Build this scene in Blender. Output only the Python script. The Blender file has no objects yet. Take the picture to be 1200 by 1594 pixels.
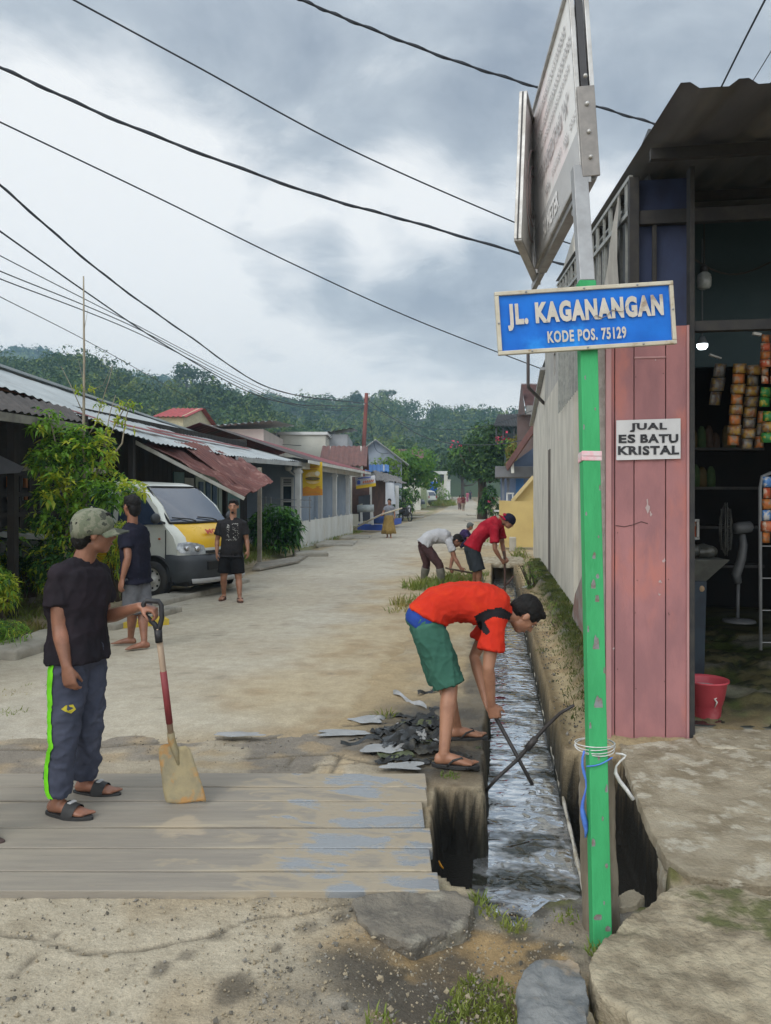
import bpy, bmesh, math, random
import numpy as np
from mathutils import Vector, Matrix, noise as mnoise
sc = bpy.context.scene
col = sc.collection
PI = math.pi
random.seed(7)
# ---------------------------------------------------------------- camera model (world: street runs along +Y)
F, CX, HY, H = 1200.0, 600.0, 770.0, 1.68
TH = math.radians(8.06)
CT, ST = math.cos(TH), math.sin(TH)
def W(u, v, D):
    L = (u - CX) / F * D
    return Vector((L * CT - D * ST, L * ST + D * CT, H - (v - HY) / F * D))
def G(u, v, z=0.0):
    return W(u, v, (H - z) * F / (v - HY))
def onX(u, v, X):
    "point of the vertical plane X = const"
    q = (u - CX) / F
    Y = X * (-q * ST - CT) / (ST - q * CT)
    return W(u, v, -X * ST + Y * CT)
def onY(u, v, Y):
    q = (u - CX) / F
    X = Y * (q * CT - ST) / (CT + q * ST)
    return W(u, v, -X * ST + Y * CT)
def sm(a, b, x):
    t = min(1, max(0, (x - a) / (b - a))); return t * t * (3 - 2 * t)
# ---------------------------------------------------------------- numpy value noise
def _h(i, j, s):
    n = (i.astype(np.int64) * 374761393 + j.astype(np.int64) * 668265263 + s * 974711) & 0xffffffff
    n = ((n ^ (n >> 13)) * 1274126177) & 0xffffffff
    return ((n ^ (n >> 16)) & 0xffff) / 65535.0
def vn(x, y, s=0):
    xi = np.floor(x); yi = np.floor(y); fx = x - xi; fy = y - yi
    fx = fx * fx * (3 - 2 * fx); fy = fy * fy * (3 - 2 * fy)
    a = _h(xi, yi, s); b = _h(xi + 1, yi, s); c = _h(xi, yi + 1, s); d = _h(xi + 1, yi + 1, s)
    return (a * (1 - fx) + b * fx) * (1 - fy) + (c * (1 - fx) + d * fx) * fy
def fbm(x, y, s=0, o=4, g=.5):
    r = 0; a = 1; t = 0
    for k in range(o):
        r = r + a * vn(x * 2 ** k + 17.3 * k, y * 2 ** k + 9.1 * k, s + k); t += a; a *= g
    return r / t
def nsm(a, b, x):
    t = np.clip((x - a) / (b - a), 0, 1); return t * t * (3 - 2 * t)
# ---------------------------------------------------------------- materials
MATS = {}
def mat(name, c1, c2=None, sc_=6.0, rough=.8, bump=.15, bsc=40.0, metal=0.0, lo=.35, hi=.65, c3=None, sc3=1.3, lo3=.5, hi3=.65,
        stretch=(1, 1, 1), spec=.4, attr=None, emis=0, back=None, rvar=.1, detail=6, coat=0, brick=None, dist=.01):
    if name in MATS: return MATS[name]
    m = bpy.data.materials.new(name); MATS[name] = m; m.use_nodes = True
    nt = m.node_tree; N = nt.nodes; Lk = nt.links
    b = N['Principled BSDF']
    b.inputs['Roughness'].default_value = rough; b.inputs['Metallic'].default_value = metal
    b.inputs['Specular IOR Level'].default_value = spec
    if coat: b.inputs['Coat Weight'].default_value = coat; b.inputs['Coat Roughness'].default_value = .08
    tc = N.new('ShaderNodeTexCoord'); mp = N.new('ShaderNodeMapping'); mp.inputs['Scale'].default_value = stretch
    Lk.new(tc.outputs['Object'], mp.inputs['Vector'])
    def noise(scale, det=detail, ro=.6):
        n = N.new('ShaderNodeTexNoise'); n.inputs['Scale'].default_value = scale; n.inputs['Detail'].default_value = det
        n.inputs['Roughness'].default_value = ro; Lk.new(mp.outputs['Vector'], n.inputs['Vector']); return n
    def ramp(src, a, bb):
        r = N.new('ShaderNodeMapRange'); r.interpolation_type = 'SMOOTHSTEP'
        r.inputs[1].default_value = a; r.inputs[2].default_value = bb; Lk.new(src, r.inputs[0]); return r.outputs[0]
    def mix(f, A, B):
        x = N.new('ShaderNodeMix'); x.data_type = 'RGBA'
        if f is not None: Lk.new(f, x.inputs[0])
        for k, c in ((6, A), (7, B)):
            if isinstance(c, tuple): x.inputs[k].default_value = (*c[:3], 1)
            else: Lk.new(c, x.inputs[k])
        return x
    base = None
    if attr:
        a = N.new('ShaderNodeAttribute'); a.attribute_name = attr; base = a.outputs['Color']
        nz = noise(sc_); x = mix(None, base, c1); x.blend_type = 'MULTIPLY'; x.inputs[0].default_value = 1
        g = mix(ramp(nz.outputs[0], lo, hi), (c2 or (1, 1, 1)), c1); Lk.new(g.outputs[2], x.inputs[7]); base = x.outputs[2]
    else:
        nz = noise(sc_); base = mix(ramp(nz.outputs[0], lo, hi), c1, c2 or tuple(k * .8 for k in c1)).outputs[2]
    if c3:
        n3 = noise(sc3); base = mix(ramp(n3.outputs[0], lo3, hi3), base, c3).outputs[2]
    Lk.new(base, b.inputs['Base Color'])
    if rvar:
        rr = N.new('ShaderNodeMapRange'); rr.inputs[3].default_value = max(.02, rough - rvar); rr.inputs[4].default_value = min(1, rough + rvar)
        Lk.new(noise(sc_ * 1.7).outputs[0], rr.inputs[0]); Lk.new(rr.outputs[0], b.inputs['Roughness'])
    if bump:
        bp = N.new('ShaderNodeBump'); bp.inputs['Strength'].default_value = bump; bp.inputs['Distance'].default_value = dist
        Lk.new(noise(bsc, 8).outputs[0], bp.inputs['Height']); Lk.new(bp.outputs[0], b.inputs['Normal'])
    if emis:
        b.inputs['Emission Color'].default_value = (*c1, 1); b.inputs['Emission Strength'].default_value = emis
    return m
def leafmat(name, c1, c2, c3=None, rough=.55, trans=.35):
    if name in MATS: return MATS[name]
    m = mat(name, c1, c2, sc_=2.5, rough=rough, bump=0, c3=c3, sc3=1.1, lo3=.5, hi3=.6, rvar=0)
    nt = m.node_tree; b = nt.nodes['Principled BSDF']; out = nt.nodes['Material Output']
    tr = nt.nodes.new('ShaderNodeBsdfTranslucent'); mx = nt.nodes.new('ShaderNodeMixShader'); mx.inputs[0].default_value = trans
    src = b.inputs['Base Color'].links[0].from_socket
    nt.links.new(src, tr.inputs[0]); nt.links.new(b.outputs[0], mx.inputs[1]); nt.links.new(tr.outputs[0], mx.inputs[2]); nt.links.new(mx.outputs[0], out.inputs[0])
    return m
# ---------------------------------------------------------------- mesh builder
class MB:
    def __init__(s): s.v = []; s.f = []; s.m = []; s.s = []
    def add(s, vs, fs, m=0, smooth=False):
        o = len(s.v); s.v += [tuple(p) for p in vs]
        for f in fs: s.f.append(tuple(i + o for i in f)); s.m.append(m); s.s.append(smooth)
    def box(s, c, d, R=None, m=0):
        x, y, z = d[0] / 2, d[1] / 2, d[2] / 2
        P = [Vector(q) for q in ((-x, -y, -z), (x, -y, -z), (x, y, -z), (-x, y, -z), (-x, -y, z), (x, -y, z), (x, y, z), (-x, y, z))]
        if R is not None: P = [R @ p for p in P]
        c = Vector(c)
        s.add([p + c for p in P], [(0, 3, 2, 1), (4, 5, 6, 7), (0, 1, 5, 4), (1, 2, 6, 5), (2, 3, 7, 6), (3, 0, 4, 7)], m)
    def bx(s, x0, x1, y0, y1, z0, z1, m=0): s.box(((x0 + x1) / 2, (y0 + y1) / 2, (z0 + z1) / 2), (x1 - x0, y1 - y0, z1 - z0), None, m)
    def beam(s, a, b, w, h, m=0, up=(0, 0, 1)):
        a = Vector(a); b = Vector(b); d = (b - a); l = d.length; d.normalize(); up = Vector(up)
        if abs(d.dot(up)) > .98: up = Vector((1, 0, 0)) if abs(d.x) < .9 else Vector((0, 1, 0))
        x = d.cross(up).normalized(); z = x.cross(d).normalized()
        R = Matrix((x, d, z)).transposed(); s.box((a + b) / 2, (w, l, h), R, m)
    def rings(s, R, m=0, smooth=True, cap=True, close=True):
        n = len(R[0]); vs = [p for r in R for p in r]; fs = []
        for i in range(len(R) - 1):
            for j in range(n if close else n - 1):
                k = (j + 1) % n; fs.append((i * n + j, i * n + k, (i + 1) * n + k, (i + 1) * n + j))
        if cap: fs.append(tuple(range(n - 1, -1, -1))); fs.append(tuple(range((len(R) - 1) * n, len(R) * n)))
        s.add(vs, fs, m, smooth)
    def tube(s, pts, rad, n=10, m=0, smooth=True, cap=True, ref=None):
        pts = [Vector(p) for p in pts]; k = len(pts)
        if not isinstance(rad, (list, tuple)): rad = [rad] * k
        R = []; pv = Vector(ref) if ref else None
        for i in range(k):
            t = (pts[min(i + 1, k - 1)] - pts[max(i - 1, 0)])
            if t.length < 1e-7: t = Vector((0, 0, 1))
            t.normalize()
            if pv is None:
                pv = Vector((0, 0, 1)) if abs(t.z) < .9 else Vector((1, 0, 0))
            a = (pv - t * pv.dot(t)); 
            if a.length < 1e-5: a = t.orthogonal()
            a.normalize(); b = t.cross(a); pv = a
            r = rad[i]; ra, rb = r if isinstance(r, (list, tuple)) else (r, r)
            R.append([pts[i] + a * (math.cos(q * 2 * PI / n) * ra) + b * (math.sin(q * 2 * PI / n) * rb) for q in range(n)])
        s.rings(R, m, smooth, cap)
    def ell(s, c, ax, n=12, k=8, m=0):
        "ellipsoid: ax = three vectors (half axes)"
        c = Vector(c); R = []
        for i in range(1, k):
            t = PI * i / k; R.append([c + ax[2] * -math.cos(t) + (ax[0] * math.cos(2 * PI * q / n) + ax[1] * math.sin(2 * PI * q / n)) * math.sin(t) for q in range(n)])
        vs = [p for r in R for p in r] + [c - ax[2], c + ax[2]]; fs = []
        for i in range(k - 2):
            for j in range(n): fs.append((i * n + j, i * n + (j + 1) % n, (i + 1) * n + (j + 1) % n, (i + 1) * n + j))
        b = (k - 1) * n
        for j in range(n): fs.append((b, (j + 1) % n, j)); fs.append((b + 1, (k - 2) * n + j, (k - 2) * n + (j + 1) % n))
        s.add(vs, fs, m, True)
    def sph(s, c, r, n=12, k=8, m=0):
        if not isinstance(r, (tuple, list)): r = (r, r, r)
        s.ell(c, (Vector((r[0], 0, 0)), Vector((0, r[1], 0)), Vector((0, 0, r[2]))), n, k, m)
    def lathe(s, prof, c=(0, 0, 0), n=24, m=0, cap=False, smooth=True):
        c = Vector(c); s.rings([[c + Vector((r * math.cos(2 * PI * q / n), r * math.sin(2 * PI * q / n), z)) for q in range(n)] for r, z in prof], m, smooth, cap)
    def poly(s, P, thick, nrm=None, m=0):
        "flat polygon P (3d) extruded by thick along nrm"
        P = [Vector(p) for p in P]; n = len(P)
        if nrm is None: nrm = (P[1] - P[0]).cross(P[2] - P[0]).normalized()
        nrm = Vector(nrm); Q = [p - nrm * thick for p in P]
        s.add(P + Q, [tuple(range(n)), tuple(range(2 * n - 1, n - 1, -1))] + [(i, i + n, (i + 1) % n + n, (i + 1) % n) for i in range(n)], m)
    def corr(s, A, B, C, D, nu, amp, m=0, thick=0, nv=1, sag=0, wave='sin', jit=0):
        "corrugated sheet on bilinear patch A-B (across the ribs) / D-C ; ribs run from AB to DC"
        A, B, C, D = map(Vector, (A, B, C, D)); per = 6; n = nu * per
        nr = (B - A).cross(D - A).normalized(); R = []
        if nr.z < 0: nr = -nr
        for j in range(nv + 1):
            t = j / nv; row = []
            for i in range(n + 1):
                q = i / n; p = (A * (1 - q) + B * q) * (1 - t) + (D * (1 - q) + C * q) * t
                ph = (i % per) / per
                h = amp * math.sin(2 * PI * ph) if wave == 'sin' else amp * (1 if ph < .2 else -.2 + .12 * math.sin(PI * ph))
                row.append(p + nr * (h + sag * 4 * q * (1 - q) * -1) + nr * jit * (mnoise.noise(p * 2.3)))
            R.append(row)
        vs = [p for r in R for p in r]; w = n + 1; fs = [(j * w + i, j * w + i + 1, (j + 1) * w + i + 1, (j + 1) * w + i) for j in range(nv) for i in range(n)]
        s.add(vs, fs, m, True)
        if thick: s.add([p - nr * thick for p in vs], [f[::-1] for f in fs], m, True)
    def build(s, name, mats, parent=None, bevel=0, world=False, seg=2, **tags):
        me = bpy.data.meshes.new(name)
        vs = s.v
        if world and parent is not None:
            Mi = root_of(parent)['_M']; Mi = Matrix([Mi[i * 4:i * 4 + 4] for i in range(4)]).inverted(); vs = [tuple(Mi @ Vector(p)) for p in vs]
        me.from_pydata(vs, [], s.f); me.update()
        if not isinstance(mats, (list, tuple)): mats = [mats]
        for q in mats: me.materials.append(q)
        me.polygons.foreach_set('material_index', s.m); me.polygons.foreach_set('use_smooth', s.s)
        o = bpy.data.objects.new(name, me); col.objects.link(o)
        if parent is not None: o.parent = parent
        if bevel:
            b = o.modifiers.new('edge', 'BEVEL'); b.width = bevel; b.segments = seg; b.limit_method = 'ANGLE'; b.angle_limit = math.radians(40); b.harden_normals = False
        for k, q in tags.items(): o[k] = q
        return o
def root_of(o):
    while o.parent is not None: o = o.parent
    return o
def thing(name, label, cat, loc=(0, 0, 0), rz=0.0, group=None):
    o = bpy.data.objects.new(name, None); col.objects.link(o); o.empty_display_size = .1
    o.location = loc; o.rotation_euler = (0, 0, rz); o['label'] = label; o['category'] = cat
    if group: o['group'] = group
    M = Matrix.Translation(Vector(loc)) @ Matrix.Rotation(rz, 4, 'Z'); o['_M'] = [q for r in M for q in r]
    return o
def tag(o, label, cat, group=None):
    o['label'] = label; o['category'] = cat
    if group: o['group'] = group
    return o
def solo(mb, name, mats, label, cat, group=None, bevel=0):
    "a thing that is one mesh; origin moved to its base"
    P = np.array(s_v := mb.v); c = P.mean(0); c[2] = P[:, 2].min()
    mb.v = [tuple(q - c) for q in P]
    o = mb.build(name, mats, None, bevel); o.location = c
    return tag(o, label, cat, group)
def dup(o, loc=None, rz=None, scale=None, label=None, parent=None):
    c = o.copy(); col.objects.link(c)
    if parent is not None: c.parent = parent
    if loc is not None: c.location = loc
    if rz is not None: c.rotation_euler = (0, 0, rz)
    if scale is not None: c.scale = scale if isinstance(scale, (tuple, list, Vector)) else (scale,) * 3
    if label: c['label'] = label
    for ch in o.children: dup(ch, parent=c)
    return c
def remesh(mb, voxel, it=3, fac=.5):
    me = bpy.data.meshes.new('tmp'); me.from_pydata(mb.v, [], mb.f); me.update()
    o = bpy.data.objects.new('tmp', me); col.objects.link(o)
    r = o.modifiers.new('r', 'REMESH'); r.mode = 'VOXEL'; r.voxel_size = voxel; r.use_smooth_shade = True
    if it: q = o.modifiers.new('s', 'SMOOTH'); q.iterations = it; q.factor = fac
    dg = bpy.context.evaluated_depsgraph_get(); dg.update()
    res = bpy.data.meshes.new_from_object(o.evaluated_get(dg))
    bpy.data.objects.remove(o); bpy.data.meshes.remove(me)
    return res
def wrinkle(me, amp, freq, oct=2, stretch=(1, 1, 1), seed=0.0, fn=None):
    me.update()
    nr = [v.normal.copy() for v in me.vertices]
    for v, n in zip(me.vertices, nr):
        p = Vector((v.co.x * stretch[0], v.co.y * stretch[1], v.co.z * stretch[2])) * freq + Vector((seed, seed * 1.7, seed * .3))
        h = mnoise.noise(p) + .5 * mnoise.noise(p * 2.1)
        v.co += n * (amp * h * (fn(v.co) if fn else 1))
def link(me, name, mats, parent=None):
    if not isinstance(mats, (list, tuple)): mats = [mats]
    me.materials.clear()
    for q in mats: me.materials.append(q)
    me.polygons.foreach_set('use_smooth', [True] * len(me.polygons))
    o = bpy.data.objects.new(name, me); col.objects.link(o)
    if parent is not None: o.parent = parent
    return o
def text(mb, s, origin, ex, ey, size, bold=0.0, xs=1.0, depth=.002, m=0, align='CENTER', serif=0, space=1.0):
    "letters laid on the plane (ex, ey) at origin"
    cu = bpy.data.curves.new('t', 'FONT'); cu.body = s; cu.size = size; cu.align_x = align; cu.offset = bold; cu.extrude = 0; cu.space_character = space; cu.resolution_u = 3
    o = bpy.data.objects.new('t', cu); col.objects.link(o); dg = bpy.context.evaluated_depsgraph_get(); dg.update()
    me = bpy.data.meshes.new_from_object(o.evaluated_get(dg)); bpy.data.objects.remove(o); bpy.data.curves.remove(cu)
    ex = Vector(ex).normalized(); ey = Vector(ey).normalized(); n = ex.cross(ey); origin = Vector(origin)
    V = [(v.co.x, v.co.y) for v in me.vertices]; fs = [tuple(p.vertices) for p in me.polygons]
    if serif:
        ys = [p[1] for p in V]; lo, hi = min(ys), max(ys); e = size * .03
        for yy, sg in ((lo, 1), (hi, -1)):
            xx = sorted(p[0] for p in V if abs(p[1] - yy) < size * .035)
            k = 0
            while k < len(xx):
                j = k
                while j + 1 < len(xx) and xx[j + 1] - xx[j] < size * .16: j += 1
                if .03 * size < xx[j] - xx[k] < size * .3:
                    a, b = xx[k] - serif * size, xx[j] + serif * size; o0 = len(V); t = sg * size * .1
                    V += [(a, yy), (b, yy), (b, yy + t), (a, yy + t)]; fs.append((o0, o0 + 1, o0 + 2, o0 + 3))
                k = j + 1
    mb.add([origin + ex * (x * xs) + ey * y + n * depth for x, y in V], fs, m)
    bpy.data.meshes.remove(me)
EXPO, ZEN, CLOUD, SUN, HAZE, BACK = 0.0, 1.8, 1.04, 1.5, .0008, 1.15
sc.cycles.volume_bounces = 0; sc.cycles.volume_max_steps = 64
sc.cycles.max_bounces = 6; sc.cycles.diffuse_bounces = 3; sc.cycles.use_denoising = True
# ================================================================ camera, world, sun, haze
cam = bpy.data.cameras.new('camera'); co = bpy.data.objects.new('camera', cam); col.objects.link(co)
co.location = (0, 0, H); co.rotation_euler = (PI / 2, 0, TH)
cam.lens = F / 1594 * 36; cam.sensor_width = 36; cam.sensor_fit = 'AUTO'; cam.shift_y = (HY - 797) / 1594
cam.clip_start = .05; cam.clip_end = 4000; sc.camera = co
sc.view_settings.view_transform = 'Standard'; sc.view_settings.look = 'None'; sc.view_settings.exposure = EXPO
sc.view_settings.gamma = 1
w = bpy.data.worlds.new('World'); sc.world = w; w.use_nodes = True
nt = w.node_tree; N = nt.nodes; Lk = nt.links; N.clear()
out = N.new('ShaderNodeOutputWorld'); bg = N.new('ShaderNodeBackground'); Lk.new(bg.outputs[0], out.inputs[0]); bg.inputs[1].default_value = .1
sky = N.new('ShaderNodeTexSky'); sky.sky_type = 'NISHITA'; sky.sun_disc = False
SUN_EL, SUN_ROT = math.radians(38), math.radians(-145)
sky.sun_elevation = SUN_EL; sky.sun_rotation = SUN_ROT; sky.dust_density = 2
tc = N.new('ShaderNodeTexCoord')
def vm(op, a, b=None, s=None):
    x = N.new('ShaderNodeVectorMath'); x.operation = op
    for k, q in ((0, a), (1, b)):
        if q is None: continue
        if isinstance(q, tuple): x.inputs[k].default_value = q
        else: Lk.new(q, x.inputs[k])
    if s is not None: x.inputs['Scale'].default_value = s
    return x
def mt(op, a, b=0.0, c=None):
    x = N.new('ShaderNodeMath'); x.operation = op
    for k, q in ((0, a), (1, b), (2, c)):
        if q is None: continue
        if isinstance(q, (int, float)): x.inputs[k].default_value = q
        else: Lk.new(q, x.inputs[k])
    return x.outputs[0]
def mr(s, a, b, c=0, d=1):
    x = N.new('ShaderNodeMapRange'); x.interpolation_type = 'SMOOTHSTEP'; Lk.new(s, x.inputs[0])
    for k, q in enumerate((a, b, c, d)): x.inputs[k + 1].default_value = q
    return x.outputs[0]
sep = N.new('ShaderNodeSeparateXYZ'); Lk.new(tc.outputs['Generated'], sep.inputs[0])
zc = mt('MAXIMUM', sep.outputs[2], .0); zz = mt('ADD', zc, .22)
cmb = N.new('ShaderNodeCombineXYZ'); Lk.new(mt('DIVIDE', sep.outputs[0], zz), cmb.inputs[0]); Lk.new(mt('DIVIDE', sep.outputs[1], zz), cmb.inputs[1])
def nz(scale, det, loc, ro=.55, dis=0.0):
    mp = N.new('ShaderNodeMapping'); mp.inputs['Location'].default_value = loc; Lk.new(cmb.outputs[0], mp.inputs[0])
    n = N.new('ShaderNodeTexNoise'); n.inputs['Scale'].default_value = scale; n.inputs['Detail'].default_value = det; n.inputs['Roughness'].default_value = ro
    n.inputs['Distortion'].default_value = dis; Lk.new(mp.outputs[0], n.inputs['Vector']); return n.outputs[0]
def blob(u, v, rad, soft=1.0):
    "soft patch of cloud round the sky direction seen at (u, v)"
    d = (W(u, v, 1) - Vector((0, 0, H))).normalized()
    dt = vm('DOT_PRODUCT', tc.outputs['Generated'], tuple(d)).outputs['Value']
    return mr(dt, math.cos(math.radians(rad)), math.cos(math.radians(rad * .15)))
big = nz(1.1, 7, (3.1, 1.7, 0), .56, .3); fine = nz(3.6, 9, (0.4, 5.2, 0), .62, .35)
dens = mt('ADD', mt('MULTIPLY', big, .54), mt('MULTIPLY', fine, .46))
CL = [(590, 450, 7, .17), (470, 430, 5, .13), (710, 470, 6, .10), (80, 120, 12, .05), (1000, 100, 14, .05), (620, 60, 13, .07), (400, 60, 9, .07), (230, 20, 8, .05), (760, 180, 7, .03),
      (500, 370, 6, -.16), (640, 330, 6, -.14), (660, 395, 4, -.12), (180, 330, 12, -.10), (130, 180, 11, -.09), (560, 570, 9, -.13), (420, 590, 9, -.10), (280, 480, 8, -.07), (960, 350, 5, -.10), (860, 260, 6, -.06), (90, 480, 9, -.06)]
for (u, v, r, a) in CL: dens = mt('ADD', dens, mt('MULTIPLY', blob(u, v, r), a))
cr = N.new('ShaderNodeValToRGB'); e = cr.color_ramp; e.elements[0].position = .36; e.elements[0].color = (.98, .985, .98, 1)
e.elements[1].position = .68; e.elements[1].color = (.32, .365, .435, 1)
x = e.elements.new(.46); x.color = (.74, .77, .80, 1); x = e.elements.new(.54); x.color = (.50, .55, .605, 1)
low = mr(sep.outputs[2], .30, .04)                  # palest low over the hills
dens = mt('SUBTRACT', dens, mt('MULTIPLY', low, .085))
zen = mt('ADD', mr(sep.outputs[2], .45, .95, 1.0, ZEN), mt('MULTIPLY', mr(sep.outputs[1], .15, -.75), BACK))      # overcast: bright overhead, and extra brightness added behind the camera to light upright faces
Lk.new(dens, cr.inputs[0])
cm = N.new('ShaderNodeMix'); cm.data_type = 'RGBA'; Lk.new(mt('MULTIPLY', low, .55), cm.inputs[0]); Lk.new(cr.outputs[0], cm.inputs[6]); cm.inputs[7].default_value = (.97, .93, .86, 1)
cs = vm('SCALE', cm.outputs[2]); Lk.new(mt('MULTIPLY', zen, 10.0 * CLOUD), cs.inputs['Scale'])
mx = N.new('ShaderNodeMix'); mx.data_type = 'RGBA'; mx.inputs[0].default_value = .96
Lk.new(sky.outputs[0], mx.inputs[6]); Lk.new(cs.outputs[0], mx.inputs[7]); Lk.new(mx.outputs[2], bg.inputs[0])
sun = bpy.data.lights.new('sun', 'SUN'); so = bpy.data.objects.new('sun', sun); col.objects.link(so)
sun.energy = SUN; sun.angle = math.radians(35); sun.color = (1, .95, .88)
# sky sun_rotation r: azimuth measured from +Y towards +X
az = -SUN_ROT
sd = Vector((-math.sin(az) * math.cos(SUN_EL), math.cos(az) * math.cos(SUN_EL), math.sin(SUN_EL)))
so.rotation_euler = sd.to_track_quat('Z', 'Y').to_euler()
# haze
if HAZE:
    hb = MB(); hb.bx(-691, 691, -62, 691, -5, 112)
    hm = bpy.data.materials.new('haze'); hm.use_nodes = True; hn = hm.node_tree; hn.nodes.clear()
    ho = hn.nodes.new('ShaderNodeOutputMaterial'); hv = hn.nodes.new('ShaderNodeVolumePrincipled')
    hv.inputs['Color'].default_value = (.48, .76, 1.0, 1); hv.inputs['Density'].default_value = HAZE; hv.inputs['Anisotropy'].default_value = .2
    hn.links.new(hv.outputs[0], ho.inputs['Volume'])
    ob = hb.build('haze', hm); ob['kind'] = 'stuff'; ob['label'] = 'pale blue haze over the valley'
# ================================================================ ground sheet (trench, banks, verge) as one grid
def lines(parts):
    L = []
    for a, b, st in parts:
        n = max(1, int(round((b - a) / st))); L += list(np.linspace(a, b, n, endpoint=False))
    return np.array(L + [parts[-1][1]])
gx = lines([(-690, -120, 70), (-120, -30, 10), (-30, -10, 1.5), (-10, -5.2, .12), (-5.2, -2.2, .1), (-2.2, -.8, .03), (-.8, 1.6, .014), (1.6, 2.6, .05), (2.6, 8, .4), (8, 40, 4), (40, 690, 65)])
gy = lines([(-59, 0, 6), (0, 1.7, .12), (1.7, 5.6, .016), (5.6, 9, .04), (9, 22, .1), (22, 50, .5), (50, 130, 4), (130, 689, 40)])
HOLE = [(-.33, 4.42), (-.30, 3.45), (-.2, 3.37), (-.08, 3.34), (0, 3.2), (.08, 3.12), (.14, 3.2), (.22, 3.3), (.45, 3.36), (.70, 3.3), (.84, 3.9), (.84, 5.1), (.45, 5.2), (.45, 19.2), (-.06, 19.2), (-.06, 4.42)]
def sdpoly(x, y, P):
    "signed distance, positive inside"
    d = np.full(x.shape, 1e9); ins = np.zeros(x.shape, bool); n = len(P)
    for i in range(n):
        ax, ay = P[i]; bx, by = P[(i + 1) % n]; ex, ey = bx - ax, by - ay
        t = np.clip(((x - ax) * ex + (y - ay) * ey) / (ex * ex + ey * ey), 0, 1)
        d = np.minimum(d, np.hypot(x - ax - t * ex, y - ay - t * ey))
        c = ((ay > y) != (by > y)); 
        with np.errstate(divide='ignore', invalid='ignore'): ins ^= c & (x < (bx - ax) * (y - ay) / (by - ay + 1e-12) + ax)
    return np.where(ins, d, -d)
def crackdist(x, y, P):
    d = np.full(x.shape, 1e9)
    for (ax, ay), (bx, by) in zip(P[:-1], P[1:]):
        ex, ey = bx - ax, by - ay; t = np.clip(((x - ax) * ex + (y - ay) * ey) / (ex * ex + ey * ey + 1e-9), 0, 1)
        d = np.minimum(d, np.hypot(x - ax - t * ex, y - ay - t * ey))
    return d
def gp(L): return [tuple(G(u, v)[:2]) for u, v in L]
def rise(y): return np.maximum(0, y - 68) * .012
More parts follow.
